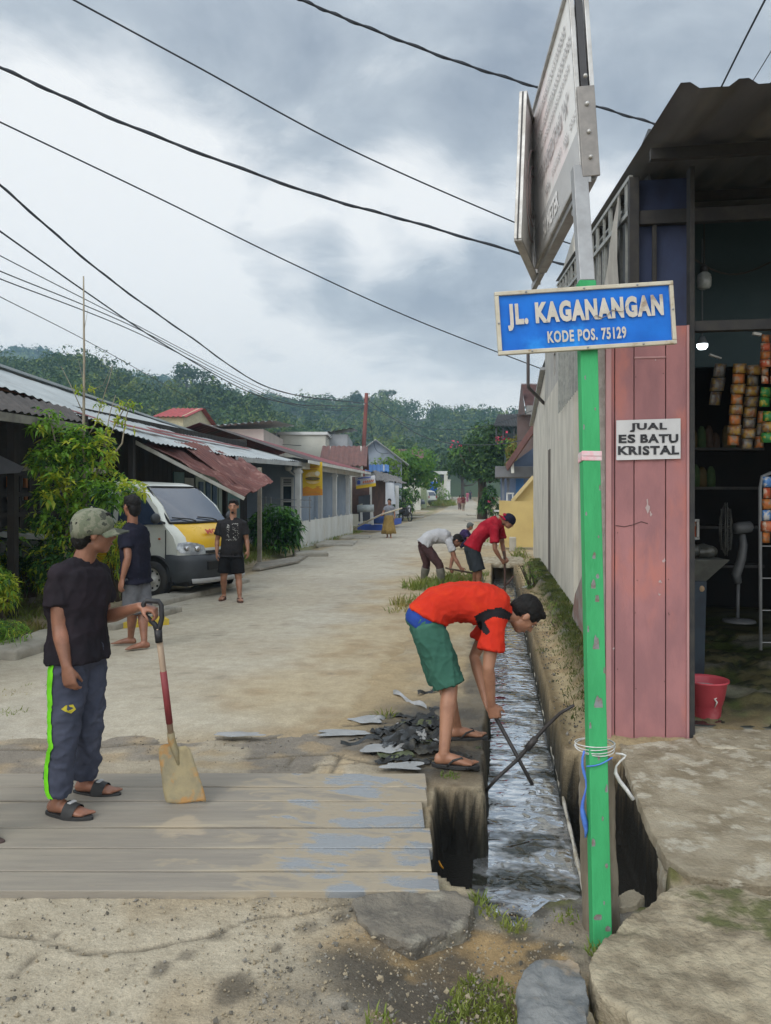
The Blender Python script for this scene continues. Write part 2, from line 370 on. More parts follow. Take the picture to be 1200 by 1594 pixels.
def ground_fields(X, Y):
    n1 = fbm(X * .9, Y * .9, 1); n2 = fbm(X * 5, Y * 5, 11); n3 = fbm(X * 17, Y * 17, 21); n4 = fbm(X * 2.2, Y * 2.2, 31)
    Lc = X * CT + Y * ST; D = -X * ST + Y * CT                       # camera-aligned metres: planks and crossing follow these
    near = (Y > 0) & (Y < 24)
    na = 1 + 2.2 * (X < .02) * (Y < 4.9) * (Y > 3.3); sd = sdpoly(X + .03 * (n2 - .5) + .02 * (n3 - .5), Y + (.04 * (n2 - .5) + .03 * (n3 - .5)) * na, HOLE)
    deep = nsm(-.012, .035, sd)
    z = .014 * (n2 - .5) + .012 * (n3 - .5) + rise(Y)
    sandm = nsm(-1.75, -1.0, X + .5 * (n1 - .5)) * nsm(4.5, 5.6, Y) * (1 - nsm(40, 70, Y))
    z = z + .05 * sandm * (n4 - .25) * (X < .2)
    # left verge is a little higher and lumpy
    ver = nsm(5.3, 6.2, -X + .5 * (n1 - .5)); z = z + ver * (.05 + .09 * (n4 - .4)) * (1 - nsm(30, 60, Y))
    ditch = nsm(.28, .0, np.abs(X + 5.75)) * nsm(8, 9, Y) * (1 - nsm(60, 80, Y)); z = z - .10 * ditch * nsm(.3, .6, n1)
    # crossing under the planks is sunk, foreground pavement is a slab
    pl = nsm(3.26, 3.3, D) * (1 - nsm(4.62, 4.68, D)) * (1 - nsm(.15, .21, Lc)); z = z - .09 * pl
    # ledge and mossy foot of the wall
    led = nsm(.44, .47, X) * nsm(5.1, 5.4, Y) * (1 - nsm(19, 19.5, Y)); z = z - .03 * led
    moss = nsm(.60, .86, X + .20 * (n4 - .5)) * nsm(5.2, 6.2, Y) * (1 - nsm(18, 20, Y)); z = z + moss * (.06 + .26 * n2 * n4 + .06 * n3)
    depth = .52 + .05 * n2
    z = z * (1 - deep) - deep * depth
    # mud bank at left of the widened end
    mud = deep * (1 - nsm(-.13, -.06, X)) * (Y < 4.5); z = z + mud * (.175 + .04 * n2)
    nb = (1 - nsm(3.0, 3.6, Y)) * nsm(-.6, -.2, X); z = z - nb * .05 * (1 - deep) + nb * .05 * (n4 - .4) * (1 - deep)
    # ---------------- colours (reflectance)
    def C(*c): return np.array(c)[None, None, :] * np.ones(X.shape + (1,))
    def mixc(a, b, t): return a * (1 - t[..., None]) + b * t[..., None]
    c = mixc(C(.40, .34, .235), C(.33, .26, .165), nsm(.35, .65, n2))
    c = mixc(c, C(.42, .325, .19), sandm * nsm(.3, .6, n4) * .85)
    rough = np.full(X.shape, .9)
    grass = ver * nsm(.38, .52, n1 + .25 * (n2 - .5)); c = mixc(c, mixc(C(.10, .145, .035), C(.19, .17, .07), nsm(.4, .6, n2)), grass * .85)
    far = nsm(40, 110, np.hypot(X + 3, Y)) * np.maximum(nsm(5, 9, np.abs(X + 3)), nsm(150, 190, Y)); c = mixc(c, C(.055, .09, .03), far)
    # foreground pavement
    fg = 1 - nsm(3.25, 3.32, D)
    pv = mixc(C(.45, .395, .295), C(.40, .335, .235), nsm(.4, .62, n4)); pv = mixc(pv, C(.28, .235, .165), nsm(.56, .7, n2) * .6)
    dirt = nsm(-.95, -.25, X + .7 * (n1 - .5) + .35 * (n2 - .5))
    n6 = fbm(X * 3.1 + 4, Y * 4.2, 61); pv = mixc(pv, mixc(mixc(C(.33, .23, .115), C(.115, .10, .078), nsm(.40, .54, n6)), C(.27, .265, .24), nsm(.54, .62, n4) * .6), dirt); pv = mixc(pv, C(.075, .068, .055), dirt * nsm(.54, .64, fbm(X * 6 + 9, Y * 8, 71)) * .8)
    grit = nsm(.66, .72, n3) * nsm(.5, .6, n2); pv = mixc(pv, C(.10, .09, .08), grit * .6)
    c = mixc(c, pv, fg * (X < 1.2))
    # crossing strip beyond the planks: broken mortar with mud in the joints
    cs = nsm(4.6, 4.68, D) * (1 - nsm(5.35, 5.5, D + .12 * (n4 - .5))) * (1 - nsm(-.2, .0, X))
    cp = mixc(C(.43, .37, .275), C(.25, .22, .18), nsm(.5, .62, n4)); cp = mixc(cp, C(.45, .33, .18), nsm(.55, .7, n2) * .5); c = mixc(c, cp, cs)
    wet = nsm(-1.0, -.5, X + .5 * (n4 - .5)) * (1 - nsm(.0, .1, X)) * nsm(4.3, 4.7, Y) * (1 - nsm(5.9, 6.6, Y + .9 * (n2 - .5)))
    wet = np.maximum(wet, nsm(-.32, -.2, X + .1 * (n2 - .5)) * (X < .05) * nsm(4.3, 4.6, Y) * (1 - nsm(10, 14, Y)) * .85)
    hp_ = G(625, 1152); wet = np.maximum(wet, 1 - nsm(.10, .36, np.hypot((X - hp_.x) * .8, (Y - hp_.y) * 1.3) + .35 * (n2 - .5) + .2 * (n4 - .5))); c = mixc(c, mixc(C(.12, .098, .066), C(.045, .042, .035), nsm(.42, .58, n2)), wet * .92); rough = rough - .45 * wet
    for (P, wd) in CRACKS:
        d = crackdist(X + .05 * (n2 - .5) + .03 * (n3 - .5), Y + .06 * (n2 - .5), P); k = (1 - nsm(wd * .4, wd, d)); c = mixc(c, C(.13, .11, .08), k * .8); z = z - .012 * k
    for (u, v, ru, a) in STAINS:
        p = G(u, v); d = np.hypot(X - p.x, (Y - p.y) * .8) + .12 * ru * 4 * (n2 - .5) + .1 * ru * 3 * (n3 - .5); c = mixc(c, C(.10, .085, .065), (1 - nsm(ru * .5, ru, d)) * a)
    # trench: mud coloured near black, sides darker with depth; ledge: tan; wall foot: moss
    c = mixc(c, mixc(C(.46, .37, .22), C(.33, .24, .13), nsm(.45, .65, n2)), led * (1 - moss))
    c = mixc(c, C(.17, .125, .065), nsm(.43, .45, X) * (1 - nsm(.49, .57, X + .05 * (n2 - .5))) * led * .85)
    mc = mixc(mixc(C(.055, .075, .018), C(.10, .09, .04), nsm(.42, .58, n2)), C(.022, .026, .012), nsm(.52, .64, n3)); mc = mixc(mc, C(.20, .19, .165), nsm(.62, .68, n4) * .5); c = mixc(c, mc, moss)
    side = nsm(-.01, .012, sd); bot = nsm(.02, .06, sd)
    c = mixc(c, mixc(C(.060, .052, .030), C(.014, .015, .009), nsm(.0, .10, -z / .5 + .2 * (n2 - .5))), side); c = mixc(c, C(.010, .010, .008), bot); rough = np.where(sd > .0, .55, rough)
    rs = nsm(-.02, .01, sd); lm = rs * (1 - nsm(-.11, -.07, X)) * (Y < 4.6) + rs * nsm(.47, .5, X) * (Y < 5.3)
    c = mixc(c, C(.012, .011, .008), np.clip(lm, 0, 1)); rough = rough + .25 * np.clip(lm, 0, 1)  # both widened ends set near black throughout
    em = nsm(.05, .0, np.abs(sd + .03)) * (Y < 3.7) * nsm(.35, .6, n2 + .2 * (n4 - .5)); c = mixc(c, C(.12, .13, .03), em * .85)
    return z, np.clip(c, 0, 1), np.clip(rough, .1, 1)
CRACKS = [(gp([(-60, 1440), (60, 1462), (130, 1486), (220, 1478), (330, 1456), (372, 1434)]), .012), (gp([(20, 1520), (90, 1450)]), .014), (gp([(372, 1434), (480, 1420), (560, 1400)]), .009),
          (gp([(-60, 1168), (120, 1165), (330, 1150), (420, 1150), (520, 1135), (640, 1128)]), .03), (gp([(380, 1180), (520, 1175), (590, 1190)]), .022), (gp([(440, 1200), (455, 1180)]), .016), (gp([(520, 1200), (532, 1176)]), .016),
          (gp([(470, 1205), (500, 1190), (560, 1188)]), .014)]
STAINS = [(365, 1540, .09, .8), (250, 1508, .05, .7), (290, 1488, .04, .6), (560, 1500, .16, .75), (640, 1440, .14, .55), (700, 1500, .18, .8), (600, 1455, .1, .5), (660, 1545, .12, .6), (480, 1445, .05, .5), (270, 1175, .13, .5), (60, 1150, .2, .45),
          (340, 1455, .04, .6), (430, 1475, .03, .7), (530, 1430, .05, .6), (760, 1545, .14, .8), (690, 1560, .1, .9)]
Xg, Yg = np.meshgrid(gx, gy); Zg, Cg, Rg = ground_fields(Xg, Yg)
ny, nx = Xg.shape
def gridmesh(name, X, Y, Z, Cc, Rr, m):
    ny, nx = X.shape
    me = bpy.data.meshes.new(name); nv = nx * ny
    idx = np.arange(nv).reshape(ny, nx); q = np.stack([idx[:-1, :-1], idx[:-1, 1:], idx[1:, 1:], idx[1:, :-1]], -1).reshape(-1, 4)
    me.vertices.add(nv); me.vertices.foreach_set('co', np.stack([X, Y, Z], -1).astype(np.float32).ravel())
    me.loops.add(q.size); me.loops.foreach_set('vertex_index', q.astype(np.int32).ravel())
    me.polygons.add(len(q)); me.polygons.foreach_set('loop_start', np.arange(0, q.size, 4, dtype=np.int32)); me.polygons.foreach_set('use_smooth', np.ones(len(q), bool))
    me.update(calc_edges=True)
    a = me.color_attributes.new('Col', 'FLOAT_COLOR', 'POINT'); a.data.foreach_set('color', np.concatenate([Cc, Rr[..., None]], -1).astype(np.float32).ravel())
    me.materials.append(m); o = bpy.data.objects.new(name, me); col.objects.link(o); return o
def attrmat(name, b1=60, strength=.7, dist=.014, sp=.3):
    m = mat(name, (1, 1, 1), (.86, .85, .83), sc_=9, attr='Col', bump=strength, bsc=b1, rvar=0, dist=dist, spec=sp, lo=.3, hi=.7)
    nt = m.node_tree; a = [n for n in nt.nodes if n.type == 'ATTRIBUTE'][0]; nt.links.new(a.outputs['Alpha'], nt.nodes['Principled BSDF'].inputs['Roughness'])
    P_ = nt.nodes['Principled BSDF']; src = P_.inputs['Base Color'].links[0].from_socket; tcx = [n for n in nt.nodes if n.type == 'TEX_COORD'][0]
    for scl, lo_, hi_, d_ in ((150, .76, 1.14, 3), (42, .84, 1.10, 5), (7, .88, 1.08, 8)):      # grit, aggregate, blotches
        nz_ = nt.nodes.new('ShaderNodeTexNoise'); nz_.inputs['Scale'].default_value = scl; nz_.inputs['Detail'].default_value = d_; nz_.inputs['Roughness'].default_value = .7; nt.links.new(tcx.outputs['Object'], nz_.inputs['Vector'])
        mr_ = nt.nodes.new('ShaderNodeMapRange'); mr_.inputs[1].default_value = .3; mr_.inputs[2].default_value = .7; mr_.inputs[3].default_value = lo_; mr_.inputs[4].default_value = hi_; nt.links.new(nz_.outputs[0], mr_.inputs[0])
        vm_ = nt.nodes.new('ShaderNodeVectorMath'); vm_.operation = 'SCALE'; nt.links.new(src, vm_.inputs[0]); nt.links.new(mr_.outputs[0], vm_.inputs['Scale']); src = vm_.outputs[0]
    nt.links.new(src, P_.inputs['Base Color']); return m
GM = attrmat('soil')
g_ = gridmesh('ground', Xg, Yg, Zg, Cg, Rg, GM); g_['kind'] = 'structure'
# ---------------------------------------------------------------- road: a concrete sheet with soft sandy edges, bending left far away
def road_x(y): return -np.maximum(0, y - 75) ** 2 * .0006
ry = lines([(4.2, 9, .05), (9, 20, .1), (20, 60, .4), (60, 230, 2)])
rt = np.concatenate([np.linspace(0, .12, 10, endpoint=False), np.linspace(.12, .80, 36, endpoint=False), np.linspace(.80, 1, 26)])
T, RY = np.meshgrid(rt, ry); wob = fbm(RY * .35, T * 0 + 3.3, 5) - .5
x0 = -5.45 + .5 * wob + road_x(RY); x1 = -.75 + .7 * (fbm(RY * .5, T * 0 + 8.1, 6) - .5) + road_x(RY); wdn = nsm(60, 100, RY); x1 = x1 - .8 * wdn
RX = x0 + (x1 - x0) * T; Dn = -RX * ST + RY * CT
n2 = fbm(RX * 4, RY * 4, 41); n4 = fbm(RX * 1.1, RY * 1.1, 43); n3 = fbm(RX * 15, RY * 15, 47); n5 = fbm(RX * .5, RY * .16, 49)
edge = np.minimum(nsm(0, .14, T), 1 - nsm(.86, 1, T)); fr = nsm(5.22, 5.7, Dn + .5 * (n4 - .5) + .25 * (n2 - .5))
RZ = .028 * nsm(0, .5, edge) * fr + .012 * (n2 - .5) * (1 - edge) - .03 * (1 - nsm(0, .16, edge)) - .03 * (1 - nsm(.0, .12, fr)) + rise(RY) + .003 * (n3 - .5)
def C3(*c): return np.array(c)[None, None, :] * np.ones(RX.shape + (1,))
def mx3(a, b, t): return a * (1 - t[..., None]) + b * t[..., None]
cc = mx3(C3(.46, .425, .345), C3(.40, .365, .295), nsm(.35, .65, n4)); cc = mx3(cc, C3(.36, .32, .25), nsm(.55, .7, n2) * .45)
cc = mx3(cc, C3(.44, .375, .26), nsm(.54, .70, n5) * .28)
cc = mx3(cc, C3(.44, .33, .18), np.clip((1 - nsm(.1, 1.0, edge + .5 * (n2 - .4))), 0, 1) * .9)
sand = nsm(.62, .86, T + .35 * (n4 - .5)) * (1 - nsm(16, 30, RY)); cc = mx3(cc, mx3(C3(.45, .37, .24), C3(.37, .28, .165), nsm(.4, .65, n2)), sand * .85)
sk = nsm(.7, .76, n3) * nsm(.55, .65, n2); cc = mx3(cc, C3(.20, .17, .13), sk * .5)
ro_ = gridmesh('road', RX, RY, RZ, cc, np.full(RX.shape, .88), attrmat('road_concrete', 50, .5, .010)); ro_['kind'] = 'structure'
# ---------------------------------------------------------------- water
wm = mat('drain_water', (.74, .76, .78), (.56, .58, .59), sc_=3, rough=.04, metal=.86, bump=0, spec=.7, rvar=0)
nt = wm.node_tree; N_ = nt.nodes; tcw = N_.new('ShaderNodeTexCoord'); mpw = N_.new('ShaderNodeMapping'); mpw.inputs['Scale'].default_value = (.8, 1.25, 1)
nw = N_.new('ShaderNodeTexNoise'); nw.inputs['Scale'].default_value = 8; nw.inputs['Detail'].default_value = 1.4; nw.inputs['Distortion'].default_value = .6
bw = N_.new('ShaderNodeBump'); bw.inputs['Strength'].default_value = 1.0; bw.inputs['Distance'].default_value = .022
nt.links.new(tcw.outputs['Object'], mpw.inputs[0]); nt.links.new(mpw.outputs[0], nw.inputs['Vector']); nt.links.new(nw.outputs[0], bw.inputs['Height']); nt.links.new(bw.outputs[0], N_['Principled BSDF'].inputs['Normal'])
b = MB(); b.add([(-.4, 3.0, -.37), (.47, 3.0, -.37), (.47, 19.2, -.37), (-.4, 19.2, -.37)], [(0, 1, 2, 3)])
o = b.build('water', wm); o['kind'] = 'structure'
mk = N_.new('ShaderNodeTexNoise'); mk.inputs['Scale'].default_value = 2.6; mk.inputs['Detail'].default_value = 5; mk.inputs['Roughness'].default_value = .6; nt.links.new(mpw.outputs[0], mk.inputs['Vector'])
def wr_(a_, b_, c_, d_, dst):
    r = N_.new('ShaderNodeMapRange'); r.interpolation_type = 'SMOOTHSTEP'
    for q, v in zip((1, 2, 3, 4), (a_, b_, c_, d_)): r.inputs[q].default_value = v
    nt.links.new(mk.outputs[0], r.inputs[0]); nt.links.new(r.outputs[0], dst)
wr_(.44, .60, .90, .25, N_['Principled BSDF'].inputs['Metallic'])
mxw = N_.new('ShaderNodeMix'); mxw.data_type = 'RGBA'; nt.links.new(N_['Principled BSDF'].inputs['Base Color'].links[0].from_socket, mxw.inputs[6]); mxw.inputs[7].default_value = (.035, .038, .03, 1); wr_(.44, .60, 0, 1, mxw.inputs[0]); nt.links.new(mxw.outputs[2], N_['Principled BSDF'].inputs['Base Color']); wr_(.38, .62, .35, 1.0, bw.inputs['Strength'])
# thin pale cement lip just above the water along the right wall
b = MB(); 
P = [(.445, 3.9 + .12 * k, -.318 + .006 * math.sin(k * 1.3)) for k in range(120)]; b.tube(P, [.010 + .004 * math.sin(k * 2.1) for k in range(120)], 6)
o = b.build('cement_lip', mat('lip', (.5, .48, .42), (.3, .27, .2), sc_=9)); tag(o, 'thin pale cement lip along the right side of the drain', 'lip')
# puddles lying on the crossing and the planks
def blobpts(c, rx, ry, n=22, s=0, ax=None):
    P = []
    for k in range(n):
        a = 2 * PI * k / n; r = 1 + .75 * (mnoise.noise(Vector((math.cos(a) * 1.4 + s * 3.1, math.sin(a) * 1.4, s * 7.7))))
        l, d = rx * r * math.cos(a), ry * r * math.sin(a); P.append(Vector((c.x + l * CT - d * ST, c.y + l * ST + d * CT, c.z)))
    return P
pud = mat('puddle_film', (.34, .34, .33), (.25, .25, .24), sc_=5, rough=.22, metal=.35, bump=.1, bsc=20, spec=.8)
def fan(c, rx, ry, s_, m_):
    P = blobpts(c, rx, ry, 40, s_); n = len(P); b = MB(); b.add(P + [c + Vector((0, 0, .002))], [(i, (i + 1) % n, n) for i in range(n)], 0, True); o = b.build('puddle', m_); o['kind'] = 'structure'
for k, (u, v, rx, ry, zz) in enumerate([(575, 1120, .13, .08, .035), (540, 1141, .22, .06, .03), (596, 1164, .12, .10, .03), (372, 1142, .16, .05, .04), (625, 1192, .12, .07, .025)]):
    fan(G(u, v, zz), rx, ry, k, pud)
# ---------------------------------------------------------------- planks over the culvert
pm = mat('weathered_board', (.225, .202, .168), (.29, .258, .205), sc_=3, rough=.75, bump=.35, bsc=14, stretch=(.35, 3, 3), c3=(.40, .34, .24), sc3=.9, lo3=.52, hi3=.62)
vs_ = [1388, 1356, 1320, 1288, 1247, 1225, 1203]
labs = ['nearest grey board of the culvert crossing, wet at its right end', 'grey culvert board second from the nearest, with a broad wet patch', 'grey culvert board with a sandy smear, third from the nearest', 'widest grey culvert board, under the tip of the shovel blade',
        'narrow grey culvert board behind the shovel blade', 'farthest grey board of the culvert crossing, beside the broken mortar']
for k in range(6):
    z0 = .032 + .004 * (k % 3); d0 = (H - z0) * F / (vs_[k] - HY); d1 = (H - z0) * F / (vs_[k + 1] - HY); g = .016
    l1 = .215 + [.012, -.012, .004, -.02, .01, .018][k]; l0 = -3.6
    t = thing('culvert_plank', labs[k], 'plank', tuple(W(CX, HY, (d0 + d1) / 2).to_2d()) + (z0 - .06,), TH, 'planks over the culvert')
    b = MB(); n = 30; wd = (d1 - d0 - g) / 2
    R = []
    for i in range(n + 1):
        l = l0 + (l1 - l0) * i / n; e = .006 * mnoise.noise(Vector((l * 3, k * 5.1, 0))); hz = .004 * mnoise.noise(Vector((l * 1.5, k * 9.1, 4)))
        R.append([(l, -wd + e, 0), (l, wd + e * .6, 0), (l, wd + e * .6, .06 + hz), (l, -wd + e, .06 + hz)])
    b.rings(R, 0, False); o = b.build('board', pm, t, bevel=.004)
    o.data.update()
# wet patches on the boards: a damp film, blue grey sky sheen in its colour, thickest towards the drain end
nt = pm.node_tree; P_ = nt.nodes['Principled BSDF']; tcx = [n for n in nt.nodes if n.type == 'TEX_COORD'][0]
geo = nt.nodes.new('ShaderNodeNewGeometry'); sx = nt.nodes.new('ShaderNodeSeparateXYZ'); nt.links.new(tcx.outputs['Object'], sx.inputs[0])
def nn_(t, **k):
    x = nt.nodes.new(t)
    for a_, q in k.items(): setattr(x, a_, q)
    return x
mpx = nn_('ShaderNodeMapping'); mpx.inputs['Scale'].default_value = (2.1, 4.6, 1); nt.links.new(geo.outputs['Position'], mpx.inputs[0])
nz_ = nn_('ShaderNodeTexNoise'); nz_.inputs['Scale'].default_value = 1.5; nz_.inputs['Detail'].default_value = 9; nz_.inputs['Roughness'].default_value = .62; nz_.inputs['Distortion'].default_value = .5; nt.links.new(mpx.outputs[0], nz_.inputs['Vector'])
g1 = nn_('ShaderNodeMapRange', interpolation_type='SMOOTHSTEP'); 
for q, v in zip((1, 2, 3, 4), (-1.15, -.2, -.20, .045)): g1.inputs[q].default_value = v
nt.links.new(sx.outputs[0], g1.inputs[0]); ad = nn_('ShaderNodeMath', operation='ADD'); nt.links.new(nz_.outputs[0], ad.inputs[0]); nt.links.new(g1.outputs[0], ad.inputs[1])
def rmp(a_, b_):
    r = nn_('ShaderNodeMapRange', interpolation_type='SMOOTHSTEP'); r.inputs[1].default_value = a_; r.inputs[2].default_value = b_; nt.links.new(ad.outputs[0], r.inputs[0]); return r.outputs[0]
damp, film = rmp(.42, .50), rmp(.545, .62); src = P_.inputs['Base Color'].links[0].from_socket
m1 = nn_('ShaderNodeMix', data_type='RGBA'); nt.links.new(damp, m1.inputs[0]); nt.links.new(src, m1.inputs[6]); m1.inputs[7].default_value = (.31, .265, .195, 1)
m2 = nn_('ShaderNodeMix', data_type='RGBA'); nt.links.new(film, m2.inputs[0]); nt.links.new(m1.outputs[2], m2.inputs[6]); m2.inputs[7].default_value = (.26, .275, .285, 1); nt.links.new(m2.outputs[2], P_.inputs['Base Color'])
mr2 = nn_('ShaderNodeMapRange'); mr2.inputs[3].default_value = .78; mr2.inputs[4].default_value = .22; nt.links.new(film, mr2.inputs[0]); nt.links.new(mr2.outputs[0], P_.inputs['Roughness'])
mr3 = nn_('ShaderNodeMapRange'); mr3.inputs[3].default_value = 0; mr3.inputs[4].default_value = .22; nt.links.new(film, mr3.inputs[0]); nt.links.new(mr3.outputs[0], P_.inputs['Metallic'])
# a faint dried sandy smear across two boards
sc0 = G(284, 1298); sb = nn_('ShaderNodeVectorMath', operation='SUBTRACT'); nt.links.new(geo.outputs['Position'], sb.inputs[0]); sb.inputs[1].default_value = sc0
ln = nn_('ShaderNodeVectorMath', operation='LENGTH'); nt.links.new(sb.outputs[0], ln.inputs[0]); n5 = nn_('ShaderNodeTexNoise'); n5.inputs['Scale'].default_value = 9; n5.inputs['Detail'].default_value = 8; nt.links.new(geo.outputs['Position'], n5.inputs['Vector'])
a5 = nn_('ShaderNodeMath', operation='MULTIPLY_ADD'); nt.links.new(n5.outputs[0], a5.inputs[0]); a5.inputs[1].default_value = .30; nt.links.new(ln.outputs['Value'], a5.inputs[2])
r5 = nn_('ShaderNodeMapRange', interpolation_type='SMOOTHSTEP'); 
for q, v in zip((1, 2, 3, 4), (.30, .23, 0, .75)): r5.inputs[q].default_value = v
nt.links.new(a5.outputs[0], r5.inputs[0]); m5 = nn_('ShaderNodeMix', data_type='RGBA'); nt.links.new(r5.outputs[0], m5.inputs[0]); nt.links.new(m2.outputs[2], m5.inputs[6]); m5.inputs[7].default_value = (.38, .315, .225, 1); nt.links.new(m5.outputs[2], P_.inputs['Base Color'])
# ---------------------------------------------------------------- rough slabs, rocks
conc = mat('old_concrete', (.37, .32, .23), (.23, .19, .125), sc_=4.5, rough=.92, bump=.9, bsc=55, c3=(.45, .41, .32), sc3=7.0, lo3=.50, hi3=.62, dist=.02, detail=12)
mossy = mat('mossy_concrete', (.43, .37, .26), (.20, .165, .11), sc_=6, rough=.94, bump=1.0, bsc=42, c3=(.12, .125, .05), sc3=2.6, lo3=.56, hi3=.66, dist=.025, detail=12)
def rough_slab(name, P, z1, th, m, label, cat, vox=.014, amp=.010, fr=7, group=None, it=0):
    b = MB(); b.poly([Vector((p.x, p.y, z1)) for p in P], th, (0, 0, 1)); me = remesh(b, vox, it)
    wrinkle(me, amp, fr, seed=len(label)); wrinkle(me, amp * .35, fr * 4.5, seed=len(label) + 5); o = link(me, name, m); me.set_sharp_from_angle(angle=math.radians(38))
    c = sum((Vector(v.co) for v in me.vertices), Vector()) / len(me.vertices); c.z = min(v.co.z for v in me.vertices)
    for v in me.vertices: v.co -= c
    o.location = c; return tag(o, label, cat, group)
rough_slab('concrete_slab', [G(u, v, .03) for u, v in ((966, 1162), (985, 1225), (1012, 1290), (1034, 1335), (1078, 1364), (1200, 1381), (1420, 1395), (1420, 1120), (1200, 1128), (1066, 1150))], .035, .07, conc, 'flat worn concrete slab in front of the shop door', 'slab')
rough_slab('concrete_slab', [G(u, v, .07) for u, v in ((914, 1506), (948, 1452), (1000, 1412), (1048, 1380), (1110, 1376), (1200, 1392), (1420, 1400), (1420, 1800), (1040, 1800), (1000, 1640), (975, 1575), (928, 1545))], .075, .20, mossy, 'thick broken concrete slab with a mossy edge nearest the camera', 'slab', amp=.013, fr=9, vox=.010, it=0)
rough_slab('concrete_chunk', [G(u, v, -.1) for u, v in ((1022, 1350), (1040, 1335), (1075, 1352), (1072, 1375), (1035, 1378))], -.05, .3, conc, 'small broken concrete lump wedged between the two slabs', 'chunk')
rough_slab('concrete_chunk', [G(u, v, 0) for u, v in ((963, 1395), (985, 1382), (1002, 1395), (990, 1412), (965, 1415))], .0, .2, conc, 'small concrete lump behind the foot of the green pole', 'chunk')
def rock(u, v, r, label, m, s=0, z=0.0):
    c = G(u, v, z); b = MB(); b.sph(c, r, 20, 12); me = remesh(b, .012, 1); 
    wrinkle(me, max(r) * .22, 1.1 / max(r), seed=s); wrinkle(me, .006, 22, seed=s + 3); o = link(me, 'rock', m)
    for q in me.vertices: q.co -= c
    o.location = c; return tag(o, label, 'rock')
rk = mat('bluish_rock', (.20, .205, .20), (.10, .11, .115), sc_=7, rough=.85, bump=.8, bsc=26, c3=(.28, .22, .15), sc3=3, lo3=.52, hi3=.66, dist=.02)
rough_slab('broken_block', [G(u, v, .06) for u, v in ((806, 1522), (828, 1506), (852, 1494), (884, 1490), (904, 1502), (912, 1560), (914, 1650), (822, 1655), (806, 1580))], .065, .16, rk, 'blue grey broken block between the drain and the big slab', 'block', vox=.009, amp=.016, fr=11, it=0)
rough_slab('broken_block', [G(u, v, .02) for u, v in ((548, 1402), (600, 1388), (668, 1384), (712, 1388), (738, 1404), (728, 1436), (690, 1452), (640, 1470), (590, 1452), (556, 1430))], .022, .14, mat('dark_mortar', (.19, .17, .135), (.11, .10, .085), sc_=6, rough=.9, bump=.9, bsc=45, c3=(.27, .25, .2), sc3=5, lo3=.5, hi3=.64, dist=.02, detail=11), 'flat dark mortar slab at the near end of the drain', 'block', vox=.012, amp=.016, fr=7, it=0)
rock(905, 1592, (.045, .05, .045), 'small brown rock beside the blue grey block', mossy, 6, .0)
# grit, pebbles and crumbs of mortar
rnd = random.Random(21); b = MB()
def pebble(c, r, m):
    R = Matrix.Rotation(rnd.uniform(0, 6), 3, Vector((rnd.gauss(0, 1), rnd.gauss(0, 1), rnd.gauss(0, 1))).normalized()); V = [R @ Vector(q) * r * rnd.uniform(.7, 1.3) for q in ((1, 0, 0), (-1, 0, 0), (0, 1, 0), (0, -1, 0), (0, 0, .7), (0, 0, -.7))]
    b.add([c + q for q in V], [(0, 2, 4), (2, 1, 4), (1, 3, 4), (3, 0, 4), (2, 0, 5), (1, 2, 5), (3, 1, 5), (0, 3, 5)], m, False)
for k in range(5200):
    z = rnd.random()
    if z < .42: u, v = rnd.uniform(380, 900), rnd.uniform(1395, 1640)
    elif z < .55: u, v = rnd.uniform(-40, 420), rnd.uniform(1395, 1640)
    elif z < .80: u, v = rnd.gauss(640, 70), rnd.uniform(930, 1190)
    elif z < .92: u, v = rnd.uniform(-40, 640), rnd.gauss(1160, 16)
    else: u, v = rnd.uniform(-40, 200), rnd.uniform(980, 1120)
    if v < 800: continue
    c = G(u, v)
    if -.1 < c.x < .5 and c.y > 3.2: continue
    pebble(c + Vector((0, 0, .004)), min(.016, .0018 + abs(rnd.gauss(0, .0026)) + (.008 if rnd.random() < .02 else 0)), rnd.choice((0, 0, 1, 2)))
for k in range(1500): pebble(Vector((rnd.uniform(.47, .9), rnd.uniform(5.3, 14), -.02)), .003 + abs(rnd.gauss(0, .005)), rnd.choice((0, 1, 2)))
o = b.build('gravel', [mat('grit_tan', (.30, .25, .17), rough=.9), mat('grit_dark', (.12, .11, .09), rough=.9), mat('grit_grey', (.22, .205, .175), rough=.9)]); o['kind'] = 'stuff'; o['label'] = 'loose grit and mortar crumbs on the ground'
# slab crossing the drain further along
for k, (u0, v0, u1, v1, D0, D1, z, lab) in enumerate([(752, 0, 812, 0, 18.6, 20.6, .03, 'concrete slab bridging the drain behind the worker in red'), (742, 0, 800, 0, 25.0, 26.5, .05, 'concrete slab over the drain beside the squatting person')]):
    P = [W(u0, HY, D0), W(u1 + 6, HY, D0), W(u1, HY, D1), W(u0 - 4, HY, D1)]
    rough_slab('culvert_slab', P, z, .12, conc, lab, 'slab', vox=.03, amp=.015, fr=4)
